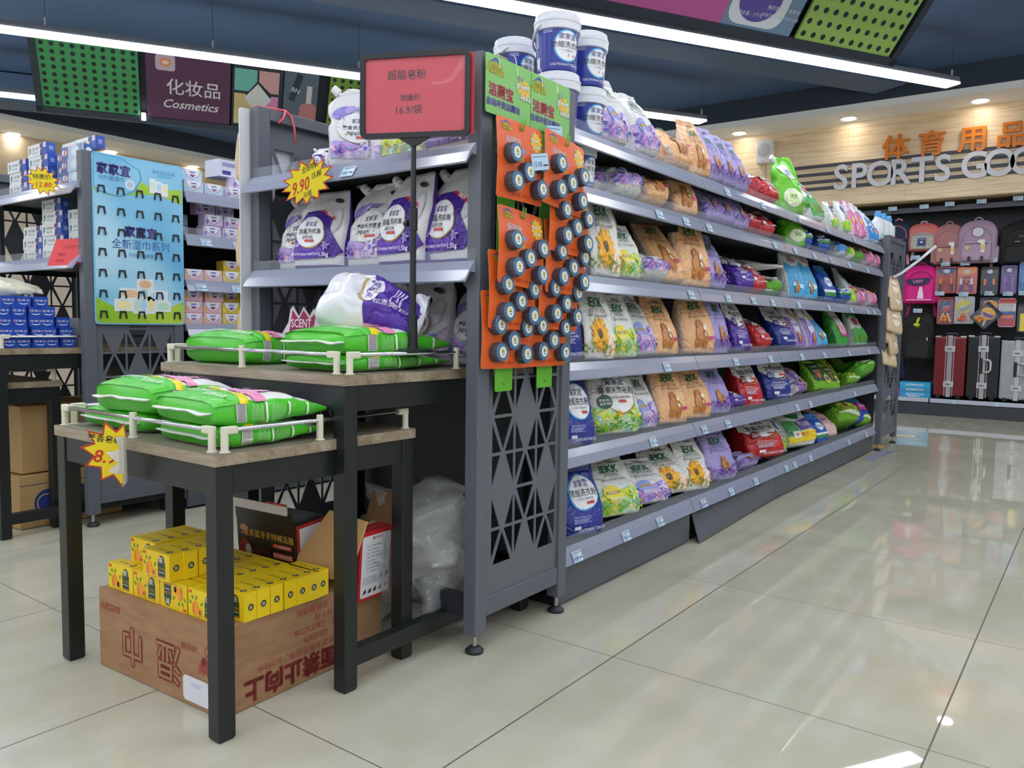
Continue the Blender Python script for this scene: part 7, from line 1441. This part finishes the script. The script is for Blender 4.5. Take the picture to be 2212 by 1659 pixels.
for i, (zz, c, rz) in enumerate(((.188, '#3a9fd0', 0), (.257, '#4796c0', 1), (.292, '#35a8d8', -2))):
    hh = .066 if i != 1 else .034; b = MB(); b.box((-.155, -.1, 0), (.155, .1, hh), M(c, .4)); F = fr((0, -.1, 0), (1, 0, 0), (0, 0, 1)); b.text('BADMINTON', .0, hh * .55, .03, M('#dfeaf2', .4), lambda x, y: F(x, y, .0008), bold=.02)
    if i == 0: b.flat(rect(-.07, .01, .05, .02, .004), M('#dfeaf2', .4), lambda x, y: F(x, y, .0008))
    tag(b.obj('shoe_box', None, (-1.69, 9.93, zz), (0, 0, radians(rz)), bevel=.002), 'blue sports box, %s in the pile on the base shelf' % ['lowest', 'middle', 'topmost'][i], 'box', 'blue boxes on the base shelf')
tag(MB().box((-.08, -.09, 0), (.08, .09, .09), M('#7f4aa8', .5)).obj('shoe_box', None, (-1.925, 9.93, .188), None, bevel=.002), 'purple box left of the blue sports boxes', 'box')
# ================================================================ far end unit: jugs on top, tan packs on the side, litter
jb = MB(); jb.lathe([(.05, 0), (.058, .006), (.06, .05), (.06, .13), (.05, .19), (.028, .225), (.022, .235)], M('#dfe3e8', .3), 24, Matrix.Diagonal((1.25, .8, 1, 1)))
G = lambda x, y: V((.0605 * 1.25 * sin(x / .07), -.0485 * cos(x / .07), y)); jb.flat(ell(0, .07, .03, .035), M('#a9d0d4', .4), lambda x, y: G(x, y), .01); jb.flat(ell(0, .06, .012, .012), M('#d98a8a', .4), lambda x, y: G(x, y) * 1.0 + V((0, -.0008, 0)), .01)
jc = MB(); jc.lathe([(.024, .228), (.028, .232), (.028, .252), (.024, .256), (.022, .274), (.018, .277), (.001, .278)], M('#4f9fd8', .35), 20)
jh = MB(); jh.tube([(.06, 0, .19), (.095, 0, .2), (.1, 0, .16), (.088, 0, .1), (.07, 0, .08)], .01, M('#dfe3e8', .3), 10)
jd = []
for m in (jb, jc, jh): o = m.obj('x', smooth=True); jd.append(o.data); bpy.data.objects.remove(o)
for i, (x, y) in enumerate(((-1.475, 6.70), (-1.47, 6.86), (-1.465, 7.02))):
    o = link('detergent_jug', jd[0], None, (x, y, 1.571), (0, 0, radians(75))); tag(o, 'white detergent jug with a blue cap on the far end unit, %s in line' % ORD[i], 'jug', 'white jugs on the far end unit'); link('cap', jd[1], o); link('handle', jd[2], o)
for i in range(7):
    o = link('wipes_pack', TANM); tag(o, 'tan wipes pack hanging on the far end unit, %s from the top' % ORD[i], 'pack', 'tan packs on the far end unit'); o.location = (-1.325 + .014 * (i % 2), 6.69 + .03 * (i % 3) - .008 * i, 1.17 - i * .085); o.rotation_euler = (radians(-14 + 6 * (i % 2)), radians(9 - 7 * (i % 3)), radians(70 + 9 * (i % 3))); o.scale = (.22 + .03 * (i % 2), .22, .19)
t = MB(); t.tube([(-1.345, 6.72, 1.34), (-1.31, 6.80, 1.37), (-1.2, 6.9, 1.48), (-1.10, 6.95, 1.585)], .012, M('#c9cbd0', .4), 6); tag(t.obj('hanging_strip', None, smooth=True), 'bent pale plastic strip sticking out above the tan packs', 'strip')
tag(MB().prism([[(0, 0), (.22, .02), (.2, .12), (.05, .1)]], .003, M('#d8cfae', .6), fr((-1.50, 7.62, .001), (1, .2, 0), (-.2, 1, 0))).obj('leaflet'), 'pale paper lying on the floor by the far end unit', 'paper')
tag(MB().prism([[(0, 0), (.16, .0), (.2, .06), (.1, .09), (.02, .06)]], .003, M('#c9a83a', .6), fr((-1.42, 6.72, .001), (.3, 1, 0), (-1, .3, 0))).obj('leaflet'), 'yellow torn paper on the floor below the far end of the shelves', 'paper')
tag(MB().box((0, 0, 0), (.05, .55, .006), RAIL).box((.0, 0, .006), (.004, .55, .02), RAIL).obj('fallen_price_rail', None, (-1.34, 6.05, .001), (0, 0, radians(-4))), 'grey price rail lying on the floor at the far end of the shelves', 'rail')
# ================================================================ remaining goods on the bag shelves
def green_pouch(x, y, z, w, h, label, yaw, lean, roll):
    o = pouch('LMN', V((x, y, z)), w, h, label, yaw, lean, roll, .075)
    return o
GPO = [('p', [(-.3, .8), (.0, .86), (.3, .6), (.05, .56)], '#dfe6ea'), ('t', '洁净', .02, .7, .12, '#3a4a9a', .02), ('e', .0, .26, .3, .16, '#e6e8dc'), ('e', -.02, .26, .26, .13, '#cfe0a8'), ('t', '洗衣液', .0, .28, .09, '#2a6a2f', .02)]
def make_green():
    seed = 5.7; mb = MB(); body = M('#67bb2a', .3); na, nb = 18, 26; A = [sin(pi * (i / na - .5)) for i in range(na + 1)]; ring = [(a, 1) for a in A] + [(a, -1) for a in reversed(A[1:-1])]; n = len(ring); vs = []
    for j in range(nb + 1): vs += [pouch_point(a, j / nb, s, seed, .5) for a, s in ring]
    mb.add(vs, [(j * n + i, j * n + (i + 1) % n, (j + 1) * n + (i + 1) % n, (j + 1) * n + i) for j in range(nb) for i in range(n)] + [tuple(reversed(range(n))), tuple(nb * n + i for i in range(n))], body); art(mb, GPO, pouch_fn(seed, .5)); o = mb.obj('x', smooth=True); d = o.data; bpy.data.objects.remove(o); return d
GM = make_green()
for x, y, z, w, h, yaw, lab in ((-1.46, 4.52, 1.562, .17, .33, 62, 'bright green pouch with a white cap standing tall on the top shelf'), (-1.46, 4.60, 1.387, .16, .235, 66, 'bright green pouch with a white cap on the second shelf, under the tall one')):
    o = link('spout_pouch', GM); tag(o, lab, 'pouch'); o.matrix_world = Matrix.Translation((x, y, z)) @ Matrix.Rotation(radians(yaw), 4, 'Z') @ Matrix.Rotation(radians(-8), 4, 'X') @ Matrix.Rotation(radians(-4), 4, 'Y') @ Matrix.Diagonal((w / .8, .09 / .3, h, 1)); link('cap', _P['FLW'][1], o)
for i in range(3):
    crumple('', 'white_pack', V((-1.76 + .02 * i, 4.18 - .012 * i, 1.13 + i * .062)), axes((1, .06 * (i - 1), .02), (0, 0, 1)), (.13, .062, .34), ['white pack at the bottom of the pile on the third shelf', 'white pack in the middle of the pile on the third shelf', 'white pack on top of the pile on the third shelf'][i], 'pack', M('#d3d5d0', .3), 3.1 + i, [('e', 0, .82, .15, .07, '#9a8aa8'), ('l', -.25, .6, .5, 4, .02, '#b0b4b0')], 1.4)
